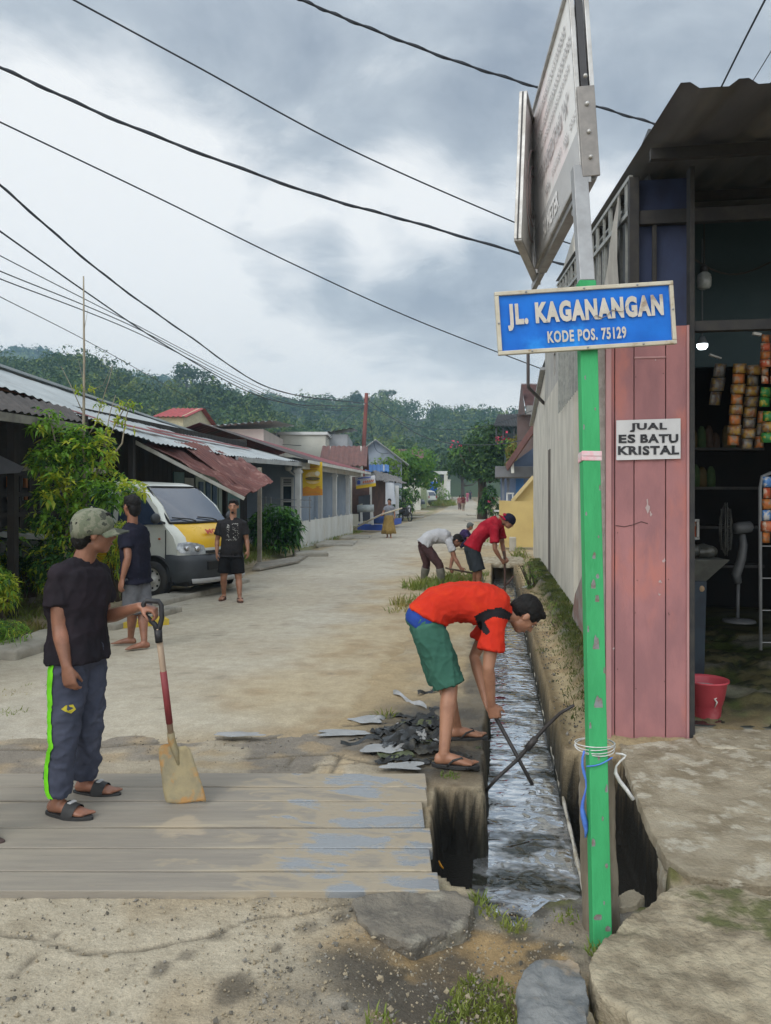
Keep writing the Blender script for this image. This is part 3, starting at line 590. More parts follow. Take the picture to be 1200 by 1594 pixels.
# grass tufts -----------------------------------------------------
gm1 = leafmat('grass_blade', (.13, .20, .035), (.22, .25, .05), (.30, .26, .09))
def tufts(name, spots, label, m=gm1, seed=1):
    rnd = random.Random(seed); b = MB()
    for (c, n, rad, hgt) in spots:
        for _ in range(n):
            a = rnd.uniform(0, 2 * PI); r = rad * math.sqrt(rnd.random()); p = Vector((c.x + r * math.cos(a), c.y + r * math.sin(a), c.z - .01))
            h = hgt * rnd.uniform(.45, 1.1); lean = Vector((rnd.gauss(0, .45), rnd.gauss(0, .45), 1)).normalized(); w = hgt * .03 + .0025
            t = Vector((math.cos(a * 3), math.sin(a * 3), 0)) * w; mid = p + lean * h * .6; tip = p + lean * h + Vector((lean.x, lean.y, -.3)) * h * .35
            b.add([p - t, p + t, mid + t * .7, mid - t * .7, tip], [(0, 1, 2, 3), (3, 2, 4)], 0, True)
    o = b.build(name, m); o['kind'] = 'stuff'; o['label'] = label; return o
S = []
rnd = random.Random(4)
for (u, v, n, r, h) in [(752, 1548, 420, .11, .030), (735, 1592, 460, .13, .032), (790, 1590, 200, .08, .028), (800, 1440, 60, .05, .04), (745, 1400, 50, .04, .05), (765, 1420, 50, .05, .04), (600, 1120, 40, .06, .12), (700, 1208, 90, .06, .04), (930, 1480, 50, .04, .05), (905, 1600, 60, .06, .06), (1010, 1600, 120, .12, .03), (880, 1425, 50, .06, .03), (590, 1590, 40, .05, .05)]:
    S.append((G(u, v), n, r, h))
for (u, v, n, r, h) in [(665, 918, 300, .45, .28), (690, 912, 260, .4, .3), (720, 905, 260, .45, .3), (640, 945, 160, .3, .25), (632, 955, 90, .3, .15), (745, 898, 100, .2, .2), (700, 925, 200, .35, .2), (810, 868, 40, .2, .4), (760, 845, 60, .5, .3)]:
    S.append((G(u, v), n, r, h))
tufts('grass', S, 'green grass tufts along the drain and the near pavement')
S = []
for k in range(2200):
    x, y = 1.05 - abs(rnd.gauss(0, .17)), 5.8 + 12.5 * rnd.random() ** 1.6; S.append((Vector((x, y, .02 + .17 * sm(.62, .9, x))), 8, .06, .035 + .02 * rnd.random()))
mo = [leafmat('moss_leaf', (.07, .10, .018), (.12, .13, .03), (.03, .05, .012))]
o = tufts('moss', S, 'moss and small weeds on the foot of the flank wall', mo, 9)
S = []
for k in range(520):
    y = rnd.uniform(9, 34); x = -5.7 - abs(rnd.gauss(0, .55)) - (.6 if rnd.random() < .3 else 0); S.append((Vector((x, y, .06)), 9, .16, .10 + .08 * rnd.random()))
for (u, v, n, r, h) in [(15, 1000, 240, .25, .28), (40, 985, 160, .25, .2), (20, 965, 160, .25, .25), (10, 1115, 100, .14, .08), (40, 1080, 100, .2, .07), (75, 955, 60, .3, .2)]: S.append((G(u, v), n, r, h))
for k in range(300):
    x = rnd.uniform(-7.8, -6.0); y = rnd.uniform(17.5, 24.5); S.append((Vector((x, y, .08)), 14, .2, .22))
for k in range(120): S.append((W(688 + rnd.gauss(0, 9), 780, rnd.uniform(84, 100)) * Vector((1, 1, 0)) if False else Vector((W(689 + rnd.gauss(0, 7), 775, 92).x, W(689, 775, 92).y + rnd.uniform(-6, 6), .4)), 10, .5, .9))
tufts('grass', S, 'grass along the left verge of the street', seed=5)
# ================================================================ street sign, pole, billboard
def text_fit(mb, s, c, ex, ey, w, h, bold=.02, m=0, depth=.002, serif=0, space=1.0):
    "text scaled to a w x h box centred at c"
    t = MB(); text(t, s, (0, 0, 0), (1, 0, 0), (0, 1, 0), 1.0, bold=bold, serif=serif, space=space, depth=0)
    xs = [p[0] for p in t.v]; ys = [p[1] for p in t.v]; x0, x1, y0, y1 = min(xs), max(xs), min(ys), max(ys)
    ex = Vector(ex).normalized(); ey = Vector(ey).normalized(); n = ex.cross(ey); c = Vector(c)
    mb.add([c + ex * (((p[0] - x0) / (x1 - x0) - .5) * w) + ey * (((p[1] - y0) / (y1 - y0) - .5) * h) + n * depth for p in t.v], t.f, m)
alu = mat('aluminium', (.50, .50, .49), (.36, .35, .33), sc_=12, rough=.42, metal=.55, bump=.1, bsc=60)
galv = mat('galvanised', (.33, .34, .35), (.26, .265, .27), sc_=9, rough=.5, metal=.35, bump=.1, bsc=50)
green = mat('green_paint', (.048, .335, .125), (.038, .275, .10), sc_=9, rough=.62, bump=.35, bsc=60, c3=(.075, .36, .16), sc3=3, lo3=.5, hi3=.66, spec=.15, stretch=(1, 1, .25))
chip = mat('bare_patch', (.21, .22, .23), (.15, .12, .09), sc_=40, rough=.6)
pb, pt = W(935, 1468, 2.92), W(912, 440, 3.28)
pole = thing('sign_pole', 'green square steel pole carrying the blue street sign', 'pole', tuple(pb))
dr = (pt - pb).normalized(); R8 = Matrix.Rotation(TH, 3, 'Z')
camx = Vector((CT, ST, 0)); camy = Vector((-ST, CT, 0))
b = MB(); b.beam(pb - dr * .05, pt, .072, .060, 0, camy); b.build('post', green, pole, bevel=.004, world=True)
ptop = W(901, 262, 3.36)
b = MB(); b.beam(pt + dr * .001, ptop, .062, .055, 0, camy); b.build('upper_post', galv, pole, bevel=.003, world=True)
rnd = random.Random(2)
def at_pole(v):
    for k in range(200):
        p = pb + (pt - pb) * k / 199
        vv = HY - (p.z - H) * F / (-p.x * ST + p.y * CT)
        if vv < v: return p
    return pt
for (v, du, w_, h_) in [(868, 0, .014, .03), (900, .012, .012, .02), (912, -.006, .018, .05), (935, .008, .016, .04), (1008, 0, .026, .09), (1095, .004, .034, .075), (1180, .0, .01, .02), (1270, .01, .006, .02), (1400, .008, .006, .015), (590, -.02, .006, .02), (640, .018, .005, .014), (668, -.03, .006, .03), (760, .03, .006, .03), (800, -.028, .007, .018), (838, .02, .006, .012), (980, -.03, .007, .04), (1045, .03, .008, .03), (1130, -.03, .008, .03), (1225, .028, .010, .04), (1310, -.028, .012, .05), (1345, .02, .010, .02), (1425, -.015, .03, .03), (1440, .02, .02, .025)]:
    p = at_pole(v) - camy * .0315 + camx * du; b = MB(); pts = []
    for k in range(14):
        a = 2 * PI * k / 14; r = 1 + .5 * mnoise.noise(Vector((math.cos(a) * 1.5, math.sin(a) * 1.5, v * .1))); pts.append(p + camx * (math.cos(a) * w_ * .5 * r) + Vector((0, 0, math.sin(a) * h_ * .5 * r)))
    b.poly(pts, .001, -camy); b.build('bare_patch', chip, pole, world=True)
tape = mat('faded_tape', (.55, .50, .50), (.62, .35, .38), sc_=30, rough=.7)
b = MB(); p = at_pole(712)
for k, dz in enumerate((-.012, .006)): b.beam(p - dr * .011 + Vector((0, 0, dz)), p + dr * .011 + Vector((0, 0, dz)), .082, .070, 0, camy)
b.build('tape', tape, pole, world=True, bevel=.003)
cordm = mat('white_cord', (.62, .62, .60), (.45, .45, .44), sc_=40, rough=.7); blue_c = mat('blue_cord', (.05, .12, .45), (.08, .2, .6), sc_=20, rough=.6)
b = MB(); p = at_pole(1168)
for k in range(4):
    q = p + Vector((0, 0, .006 * k - .01)); rr = .058 + .003 * (k % 2); P = [q + camx * (math.cos(a) * (rr + .016) + .006) + camy * (math.sin(a) * .085 + .045) + Vector((0, 0, .008 * math.sin(a * 1 + k))) for a in np.linspace(0, 2 * PI, 25)]
    b.tube(P, .002, 5)
q = p + camx * .075 + Vector((0, 0, -.02)); b.tube([q + camx * (.03 * math.sin(k * .8) + .045 * k / 9) + Vector((0, 0, .05 * math.sin(k * .35) - .02 * k)) for k in range(10)], [.004 + .004 * (k > 5) for k in range(10)], 6)
tag(b.build('cord', cordm), 'white cord tied round the green pole and the stub post', 'cord')
b = MB(); q = p + camx * -.055 + camy * -.03; b.tube([q + camx * (-.008 * math.sin(k)) + Vector((0, 0, -.028 * k)) for k in range(13)], [.004, .004, .005, .006, .004, .003, .004, .006, .008, .011, .012, .008, .003], 6)
b.tube([p + camx * (-.05 + .1 * k / 6) - camy * .045 + Vector((0, 0, -.055 + .035 * k / 6 - .01 * math.sin(k / 6 * PI))) for k in range(7)], .0028, 5)
tag(b.build('cord', blue_c), 'blue cord hanging down beside the green pole', 'cord')
# stub post behind the pole
b = MB(); c0 = W(936, 1462, 3.07); n = 14
for_r = [[c0 + camx * (.072 * s * math.cos(a) * (1 + .08 * mnoise.noise(Vector((a, z * 3, 1))))) + camy * (.065 * s * math.sin(a)) + Vector((-.02 * z / .7, 0, z)) for a in np.linspace(0, 2 * PI, n, endpoint=False)] for z, s in ((-.1, 1.08), (.1, 1.04), (.3, 1.0), (.5, .97), (.68, .95), (.72, .9), (.735, .6))]
b.rings(for_r); me = remesh(b, .010, 1); wrinkle(me, .006, 14)
o = link(me, 'stub_post', mat('stub_wood', (.20, .17, .125), (.125, .105, .075), sc_=5, rough=.9, bump=.6, bsc=22, stretch=(3, 3, .5), c3=(.28, .25, .2), sc3=3, lo3=.55, hi3=.68)); tag(o, 'short grey brown stub post behind the green pole', 'post')
# ---- street name board
roll = Matrix.Rotation(math.radians(-3.7), 3, camy)
ex = roll @ camx; ey = roll @ Vector((0, 0, 1)); nf = -camy
Cb = W(911, 495.5, 3.19); bw_, bh_ = .722, .245
sg = thing('street_sign', 'blue street name board with a pale dented frame, fixed to the green pole', 'sign', tuple(Cb))
bluep = mat('sign_blue', (.008, .15, .58), (.006, .105, .46), sc_=3.5, rough=.4, bump=.15, bsc=9, c3=(.02, .25, .72), sc3=2.4, lo3=.52, hi3=.66, spec=.2)
b = MB(); n = 24; Rg_ = [[Cb + ex * (bw_ * (i / n - .5)) + ey * (bh_ * (j / 8 - .5)) + nf * .006 * mnoise.noise(Vector((i * .33, j * .5, 2))) for i in range(n + 1)] for j in range(9)]
vs = [p for r in Rg_ for p in r]; b.add(vs, [(j * (n + 1) + i, j * (n + 1) + i + 1, (j + 1) * (n + 1) + i + 1, (j + 1) * (n + 1) + i) for j in range(8) for i in range(n)], 0, True)
pan = b.build('panel', bluep, sg, world=True)
b = MB(); b.poly([Cb + ex * (sx * bw_ / 2) + ey * (sy * bh_ / 2) - nf * .012 for sx, sy in ((-1, -1), (1, -1), (1, 1), (-1, 1))], .004, nf); b.build('back_plate', galv, sg, world=True)
ivory = mat('sign_letter', (.52, .49, .43), (.44, .41, .35), sc_=18, rough=.5, bump=0, c3=(.25, .19, .14), sc3=7, lo3=.60, hi3=.72)
b = MB(); text_fit(b, 'JL. KAGANANGAN', Cb + ex * .0 + ey * .022, ex, ey, .645, .112, bold=.058, depth=.009, space=1.16); b.build('lettering', ivory, sg, world=True)
b = MB(); text_fit(b, 'KODE POS. 75129', Cb + ex * .0 + ey * -.070, ex, ey, .326, .050, bold=.035, depth=.009, space=1.12); b.build('lettering', ivory, sg, world=True)
fr = mat('sign_frame', (.50, .47, .38), (.42, .38, .30), sc_=9, rough=.5, metal=.15, bump=.2, bsc=40, c3=(.28, .22, .14), sc3=9, lo3=.58, hi3=.68)
b = MB(); hw, hh, t = bw_ / 2, bh_ / 2, .017
for a_, c_ in (((-hw, hh), (hw, hh)), ((-hw, -hh), (hw, -hh))): b.beam(Cb + ex * (a_[0] - t / 2) + ey * a_[1], Cb + ex * (c_[0] + t / 2) + ey * c_[1], t, .022, 0, nf)
for s_ in (-1, 1): b.beam(Cb + ex * s_ * hw + ey * (-hh + t / 2), Cb + ex * s_ * hw + ey * (hh - t / 2), t, .0215, 0, nf)
b.build('frame', fr, sg, world=True, bevel=.003)
for k, (a_, c_) in enumerate([(-.24, 1), (0, 1), (.22, 1), (-.23, -1), (0, -1), (.23, -1), (-.36, 0), (.36, .1)]):
    b = MB(); b.sph(Cb + ex * a_ + ey * (c_ * hh) + nf * .012, .0045, 8, 6); b.build('bolt', galv, sg, world=True)
b = MB(); b.tube([Cb + ex * (.02 + .022 * k) + ey * (-.01 + .012 * math.sin(k * 1.9) + .006 * k) + nf * .0125 for k in range(8)], [.0006, .0015, .0022, .001, .002, .0015, .001, .0006], 4); b.build('scuff', mat('scuff', (.26, .22, .18)), sg, world=True)
# ---- two-leaf school board above
zb, zt = 0.0, .83
N0 = W(908, 268, 3.35); F0 = W(836, 417, 4.737); B0 = W(808, 372, 4.20); A0 = W(838, 442, 5.08)
upA = Vector((0, 0, .83)) - camx * .055
bb = thing('billboard', 'grey two-leaf school notice board at the top of the green pole, lettering faded', 'sign', (ptop.x, ptop.y, ptop.z))
pale = mat('faded_panel', (.80, .80, .79), (.72, .72, .71), sc_=2.6, rough=.5, bump=.05, c3=(.78, .70, .70), sc3=2.0, lo3=.5, hi3=.66)
def leaf(N0, F0, up, inward, th_):
    ax = (N0 - F0); L_ = ax.length; ax.normalize(); u = up.normalized(); nrm = ax.cross(u)
    if nrm.dot(inward) < 0: nrm = -nrm
    Hh = up.length
    b = MB(); b.poly([F0, N0, N0 + up, F0 + up], .004, nrm); pnl = b.build('panel', pale, bb, world=True)
    b = MB()
    for off in (.004, -th_):
        q = nrm * off
        b.beam(F0 + q, N0 + q, .016, .022, 0, nrm); b.beam(F0 + up + q, N0 + up + q, .016, .022, 0, nrm)
        b.beam(F0 + q, F0 + up + q, .016, .020, 0, nrm); b.beam(N0 + q, N0 + up + q, .016, .020, 0, nrm)
    b.build('frame', alu, bb, world=True, bevel=.002)
    b = MB(); b.poly([F0 - nrm * (th_ + .005), N0 - nrm * (th_ + .005), N0 + up - nrm * (th_ + .005), F0 + up - nrm * (th_ + .005)], .003, nrm); b.build('back_panel', pale, bb, world=True)
    for e in (N0, F0): b = MB(); b.beam(e - nrm * th_ * .45, e + up - nrm * th_ * .45, .02, th_ * .5, 0, nrm); b.build('end_channel', mat('dark_channel', (.05, .05, .055), rough=.5), bb, world=True)
    return ax, u, nrm, L_, Hh
ax, u_, nr_, L_, Hh = leaf(N0, F0, upA, -camx, .060)
faint = mat('faded_lettering', (.40, .39, .39), (.48, .47, .47), sc_=9, rough=.5, bump=0); band = mat('grey_band', (.50, .505, .51), (.44, .445, .45), sc_=4, rough=.45, bump=0); whit = mat('white_lettering', (.85, .85, .85), rough=.5, bump=0)
mid = F0 + ax * L_ / 2
bd = MB(); bd.poly([F0 + nr_ * .006 + ax * .02 + u_ * .012, N0 + nr_ * .006 - ax * .02 + u_ * .012, N0 + nr_ * .006 - ax * .02 + u_ * .20, F0 + nr_ * .006 + ax * .02 + u_ * .20], .002, nr_); bd.build('band', band, bb, world=True)
ex2, ey2 = (ax, u_) if ax.cross(u_).dot(nr_) > 0 else (-ax, u_)
b = MB(); text_fit(b, '50 METER', F0 + ax * .60 + u_ * .105 + nr_ * .007, ex2, ey2, .50, .10, bold=.04, depth=.003); b.build('lettering', whit, bb, world=True)
for s_, a0_, h0_, w0_, hh0_ in (('TERAKREDITASI "A"', .74, .41, .92, .085), ('NSS', 1.10, .27, .10, .045), ('NPSN', .55, .27, .14, .045)):
    b = MB(); text_fit(b, s_, F0 + ax * a0_ + u_ * h0_ + nr_ * .005, ex2, ey2, w0_, hh0_, bold=.03, depth=.003); b.build('lettering', faint, bb, world=True)
ghost = mat('ghost_lettering', (.62, .61, .61), rough=.5, bump=0); rnd = random.Random(3)
for (hgt, a0, a1, h_) in ((.52, .2, 1.25, .03), (.60, .15, 1.3, .045), (.70, .3, 1.2, .045), (.27, .70, .98, .03), (.27, 1.2, 1.34, .03)):
    x = a0; b = MB()
    while x < a1:
        w_ = rnd.uniform(.012, .03); p = F0 + ax * x + u_ * hgt + nr_ * .006
        for q in range(2): b.poly([p + u_ * (h_ * q * .6), p + ax * w_ + u_ * (h_ * q * .6), p + ax * w_ + u_ * (h_ * (q * .6 + .3)), p + u_ * (h_ * (q * .6 + .3))], .001, nr_)
        b.poly([p, p + ax * .006, p + ax * .006 + u_ * h_, p + u_ * h_], .001, nr_); x += w_ + .016
    b.build('worn_text', ghost, bb, world=True)
upB = Vector((0, 0, .80)) + camx * .03
ax2, u2, nr2, L2, H2 = leaf(B0, A0, upB, camx, .018)
b = MB()
for rr in (.12, .17, .26): b.tube([B0 + (A0 - B0) * .5 + u2 * (.40 + rr * math.sin(a)) + ax2 * rr * math.cos(a) + nr2 * .004 for a in np.linspace(0, 2 * PI, 25)], .004, 4)
b.build('ring_emblem', mat('pink_ghost', (.66, .52, .52), rough=.5, bump=0), bb, world=True)
# brackets
brk = mat('bracket_steel', (.20, .19, .18), (.25, .235, .22), sc_=20, rough=.5, metal=.4)
b = MB(); p = N0 - nr_ * .028 + ax * .022
b.beam(p - u_ * .03, p + u_ * .36, .075, .012, 0, ax); b.beam(p + u_ * .012, p - ax * .30 - u_ * .0, .07, .035, 0, u_)
b.build('bracket', brk, bb, world=True, bevel=.003)
for hh_ in (.05, .16, .28, .40):
    b = MB(); b.sph(p + u_ * hh_ + ax * .010, .010, 10, 6); b.build('bolt', alu, bb, world=True)
b = MB(); a_ = ptop + Vector((0, 0, -.01)); b.beam(F0 - nr_ * .028 + u_ * -.022, N0 - nr_ * .028 - u_ * .022, .055, .028, 0, u_); b.build('bottom_rail', galv, bb, world=True, bevel=.002)
b = MB(); q = F0 + ax * (L_ - .36) - nr_ * .028 - u_ * .04; b.beam(at_pole(440) + dr * .28, q, .03, .03); b.beam(ptop - dr * .05, N0 - nr_ * .028 - u_ * .03, .05, .05); b.build('brace', galv, bb, world=True, bevel=.002)
b = MB(); q = A0 - nr2 * .03 - u2 * .0; b.beam(q - u2 * .02, F0 - nr_ * .03 - u_ * .02, .03, .04); b.build('link_bar', galv, bb, world=True)

# ================================================================ shop on the right
YF = 5.52
pink = mat('pink_boards', (.36, .165, .165), (.27, .13, .135), sc_=2.6, rough=.8, bump=.3, bsc=28, stretch=(1.6, 1.6, .7), c3=(.42, .165, .14), sc3=1.7, lo3=.50, hi3=.64, detail=11)
dark = mat('dark_timber', (.02, .02, .022), (.035, .033, .03), sc_=8, rough=.7); blk = mat('dark_interior', (.009, .0095, .01), (.014, .013, .012), sc_=2, rough=.9)  # near-black interior colour stands in for the shade indoors
greyw = mat('cement_render', (.38, .375, .35), (.29, .29, .275), sc_=2.6, rough=.9, bump=.4, bsc=30, stretch=(1, 1, .6), c3=(.44, .42, .37), sc3=1.1, lo3=.46, hi3=.62, detail=10)
palew = mat('pale_render', (.54, .52, .455), (.42, .405, .355), sc_=2.4, rough=.9, bump=.35, bsc=30, stretch=(1, 1, .45), c3=(.30, .29, .26), sc3=1.4, lo3=.56, hi3=.7, detail=10)
shop = thing('shop_building', 'open fronted shop with a pink board front and a corrugated awning', 'shop', (2.2, 8, 0))
RFZ = lambda y: 4.05 + .15 * (y - 5.83)
b = MB()
seams = [.765, .825, .955, 1.165, 1.315]
for a_, c_ in zip(seams[:-1], seams[1:]): b.bx(a_ + .003, c_ - .003, YF, YF + .05 + .004 * (a_ > 1), -.06, 2.84)
pw = b.build('board_front', pink, shop, world=True, bevel=.004)
b = MB(); b.bx(.765, .80, YF - .02, YF + .001, -.05, 2.84); b.bx(1.302, 1.318, YF - .014, YF + .001, -.05, 2.84); b.bx(.955, 1.165, YF - .008, YF - .001, 2.62, 2.632); b.build('board_trim', mat('pink_trim', (.42, .24, .235), (.36, .19, .19), sc_=5, rough=.7, stretch=(1, 1, .3)), shop, world=True, bevel=.002)
rnd = random.Random(14)
for k in range(16):
    x = (.84, .95, .97, 1.15, 1.18, 1.30)[rnd.randrange(6)] + rnd.uniform(-.008, .008); z = rnd.uniform(.15, 2.75); b = MB(); b.sph((x, YF - .001, z), (.004, .002, .004), 7, 5); b.build('nail', mat('nail_rust', (.10, .05, .035), rough=.7), shop, world=True)
for (u, v, w_, h_) in ((1008, 788, .016, .05), (1013, 800, .01, .02), (1034, 872, .014, .02), (1028, 905, .012, .02), (1026, 925, .01, .012), (955, 1010, .008, .012), (1020, 560, .006, .01)):
    c = onY(u, v, YF - .004); b = MB(); b.poly([c + Vector((math.cos(a) * w_ * (.7 + .5 * math.sin(a * 3 + u)), 0, math.sin(a) * h_ * (.7 + .4 * math.cos(a * 2 + v)))) for a in np.linspace(0, 2 * PI, 12, endpoint=False)], .001, (0, -1, 0)); b.build('flaked_spot', mat('flaked_spot', (.48, .38, .37), rough=.8), shop, world=True)
b = MB(); P_ = [onY(u, v, YF - .002) for u, v in ((958, 818), (972, 820), (985, 817), (998, 812), (1008, 815))]; b.tube(P_, .0025, 5); b.build('board_crack', mat('crack_dark', (.06, .03, .03)), shop, world=True)
b = MB(); b.bx(.68, .765, YF + .03, YF + .30, -.1, 3.0); b.build('pillar', mat('rough_pillar', (.33, .31, .28), (.25, .235, .21), sc_=14, rough=.95, bump=.8, bsc=60), shop, world=True)
b = MB(); b.bx(1.32, 1.352, YF - .02, YF + .08, -.05, RFZ(YF) - .08); b.bx(1.353, 4.6, YF, YF + .07, 2.80, 2.87); b.bx(.97, 1.04, 5.80, 5.87, 2.9, RFZ(5.83) - .06); b.bx(1.04, 4.6, 5.82, 5.88, RFZ(5.83) - .40, RFZ(5.83) - .30); b.bx(1.14, 1.17, 5.84, 5.87, 2.9, 3.65); b.build('front_frame', dark, shop, world=True, bevel=.003)
b = MB(); b.bx(1.04, 1.40, 5.90, 5.91, 2.84, 4.0); b.build('tarpaulin', mat('navy_tarp', (.025, .04, .10), (.015, .02, .05), sc_=2, rough=.6, stretch=(1, 1, .5)), shop, world=True)
b = MB(); b.bx(1.11, 1.20, 5.83, 10.6, -.1, 2.95); b.build('side_wall', greyw, shop, world=True)
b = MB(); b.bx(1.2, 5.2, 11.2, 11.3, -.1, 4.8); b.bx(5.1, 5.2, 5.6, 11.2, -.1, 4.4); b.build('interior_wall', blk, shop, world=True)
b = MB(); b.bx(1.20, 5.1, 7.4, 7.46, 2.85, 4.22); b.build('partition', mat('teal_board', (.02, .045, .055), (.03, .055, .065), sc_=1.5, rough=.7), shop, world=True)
b = MB()
for k in range(6): b.beam((1.0, 5.2 + k * 1.3, RFZ(5.2 + k * 1.3) - .07), (5.1, 5.2 + k * 1.3, RFZ(5.2 + k * 1.3) - .07), .05, .07)
b.build('purlins', dark, shop, world=True)
roofm = mat('sheet_roof_under', (.15, .15, .15), (.10, .10, .105), sc_=2, rough=.55, metal=.25, bump=.1, bsc=20, c3=(.19, .18, .155), sc3=1.5, lo3=.5, hi3=.7, stretch=(2, .4, 1))
b = MB(); nu = 14; b.corr((.965, 4.22, RFZ(4.22)), (5.03, 4.22, RFZ(4.22)), (5.03, 12.6, RFZ(12.6)), (.965, 12.6, RFZ(12.6)), nu, .03, 0, .004, 12, wave='rib'); b.build('roof', roofm, shop, world=True)
# steel truss along the side
tm = mat('truss_steel', (.30, .31, .29), (.22, .23, .22), sc_=12, rough=.5, metal=.3); b = MB(); y = 5.86
b.beam((.985, 5.83, RFZ(5.83) - .05), (.985, 12.5, RFZ(12.5) - .05), .03, .03); b.beam((.985, 5.83, RFZ(5.83) - .30), (.985, 12.5, RFZ(12.5) - .30), .03, .035); b.beam((1.02, 6.4, RFZ(6.4) - .18), (1.02, 12.5, RFZ(12.5) - .18), .02, .02)
for k, yy in enumerate(np.arange(5.95, 12.5, .42)):
    b.beam((.985, yy, RFZ(yy) - .05), (.985, yy, RFZ(yy) - .30), .022, .022)
    if k % 2 == 0: b.beam((.985, yy + .07, RFZ(yy) - .04), (.985, yy + .07, RFZ(yy) - .30), .022, .022)
    b.beam((1.0, yy, RFZ(yy) - .30), (1.0, yy, 2.96), .025, .025, 0, (1, 0, 0))
    b.beam((1.0, yy + .16, RFZ(yy) - .30), (1.0, yy + .16, 2.96), .018, .018, 0, (1, 0, 0))
b.build('side_truss', tm, shop, world=True)
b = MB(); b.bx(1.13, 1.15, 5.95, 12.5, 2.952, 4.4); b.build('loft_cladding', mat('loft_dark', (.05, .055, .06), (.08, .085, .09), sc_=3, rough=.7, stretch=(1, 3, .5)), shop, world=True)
# pale sack cloth hung on the truss
b = MB(); vs = []; n = 12
for i in range(n + 1):
    q = i / n; y0 = 6.15 + 2.2 * q; top = 4.02 - .62 * (math.sin(q * PI / 2) ** .6) + .04 * math.sin(q * 20)
    for j in range(5): vs.append((.955 - .02 * math.sin(j + i * .9), y0, top - (top - 3.0) * j / 4))
b.add(vs, [(i * 5 + j, (i + 1) * 5 + j, (i + 1) * 5 + j + 1, i * 5 + j + 1) for i in range(n) for j in range(4)], 0, True)
tag(b.build('hung_cloth', mat('sack_cloth', (.42, .40, .36), (.33, .31, .28), sc_=6, rough=.9, bump=.4, bsc=60)), 'pale torn cloth hung on the truss beside the shop roof', 'cloth')
# floor, threshold
tile = mat('dark_tile', (.022, .026, .022), (.04, .046, .04), sc_=3, rough=.18, bump=.05, c3=(.10, .11, .10), sc3=6, lo3=.60, hi3=.66)
b = MB()
for i in range(9):
    for j in range(13): b.bx(1.40 + i * .42, 1.40 + i * .42 + .413, 5.72 + j * .42, 5.72 + j * .42 + .413, .0, .05)
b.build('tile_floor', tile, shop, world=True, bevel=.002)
b = MB(); b.bx(1.40, 5.1, 5.70, 11.2, -.06, .042); b.build('floor_bed', mat('grout', (.16, .16, .14), rough=.9), shop, world=True)
rough_slab('threshold_step', [Vector(p) for p in ((1.34, 5.26, 0), (1.95, 5.22, 0), (2.0, 5.70, 0), (1.34, 5.70, 0))], .045, .15, conc, 'low cement doorstep under the red bucket', 'step', vox=.02, amp=.012)
rough_slab('threshold_step', [Vector(p) for p in ((2.02, 5.10, 0), (4.5, 5.0, 0), (4.5, 5.70, 0), (2.03, 5.70, 0))], .05, .15, conc, 'wide cement doorstep at the right of the shop entrance', 'step', vox=.03, amp=.012)
rough_slab('foot_slab', [Vector(p) for p in ((.80, 5.20, 0), (1.33, 5.30, 0), (1.33, 5.6, 0), (.76, 5.6, 0))], -.02, .3, conc, 'cement footing under the pink board front', 'footing', vox=.02, amp=.014)
# paper notice
nt_ = thing('paper_notice', 'white paper notice in bold serif capitals on the pink boards', 'notice', (1.07, YF, 1.9))
pc = onY(1009, 684, YF - .022); e1, e2 = Vector((1, 0, 0)), Vector((.0, 0, 1)); wN, hN = .425, .275
b = MB(); b.poly([pc + e1 * (sx * wN / 2) + e2 * (sy * hN / 2 + sx * .004) for sx, sy in ((-1, -1), (1, -1), (1, 1), (-1, 1))], .002, (0, -1, 0)); b.build('sheet', mat('paper', (.60, .60, .60), (.54, .54, .545), sc_=3, rough=.7, bump=.05), nt_, world=True)
ink = mat('ink', (.035, .035, .04), rough=.7, bump=0)
for s, dx, dz, w_, h_ in (('JUAL', 0, .083, .245, .060), ('ES', -.142, .005, .112, .060), ('BATU', .072, .005, .25, .060), ('KRISTAL', 0, -.075, .405, .062)):
    b = MB(); text_fit(b, s, pc + e1 * dx + e2 * dz + Vector((0, -.003, 0)), e1, e2, w_, h_, bold=.045, serif=.05, space=1.15); b.build('lettering', ink, nt_, world=True)
# concrete flank wall further on
cw = thing('side_house', 'pale cement rendered side wall of the house behind the shop', 'house', (1.5, 16, 0))
def hole_wall(mb, x, y0, y1, z0, ztop, holes, th, m=0):
    ys = sorted({y0, y1, *[h[0] for h in holes], *[h[1] for h in holes]})
    for a_, c_ in zip(ys[:-1], ys[1:]):
        hs = sorted([(h[2], h[3]) for h in holes if h[0] <= a_ and h[1] >= c_]); z = z0
        for h0, h1 in hs: mb.bx(x, x + th, a_, c_, z, h0, m); z = h1
        mb.bx(x, x + th, a_, c_, z, ztop, m)
sl = onX(856, 790, 1.05).y
b = MB(); hole_wall(b, 1.05, 10.6, 16.6, -.2, 3.60, [(sl - .16, sl + .22, .15, 2.55)], .14); b.build('wall', palew, cw, world=True)
b = MB(); v1, v2 = onX(863, 630, 1.05).y, onX(871, 615, 1.05).y
hole_wall(b, 1.052, 10.6, 16.6, 3.602, 5.2, [(v1 - .22, v1 + .22, 3.80, 4.20), (v2 - .16, v2 + .16, 3.62, 4.05)], .14); b.build('upper_wall', greyw, cw, world=True)
b = MB(); b.add([(1.05, 16.6, -.2), (1.05, 21.5, -.2), (1.05, 21.5, 3.55), (1.05, 16.6, 4.25), (1.19, 16.6, -.2), (1.19, 21.5, -.2), (1.19, 21.5, 3.55), (1.19, 16.6, 4.25)], [(0, 1, 2, 3)[::-1], (4, 5, 6, 7), (3, 2, 6, 7)[::-1], (1, 5, 6, 2)[::-1], (0, 3, 7, 4)]); b.build('rear_wall', palew, cw, world=True)
b = MB(); b.bx(1.22, 1.26, 10.6, 21, -.1, 5.0); b.build('inner_dark', blk, cw, world=True)  # black sheet behind the wall openings, indoor shade put into its colour
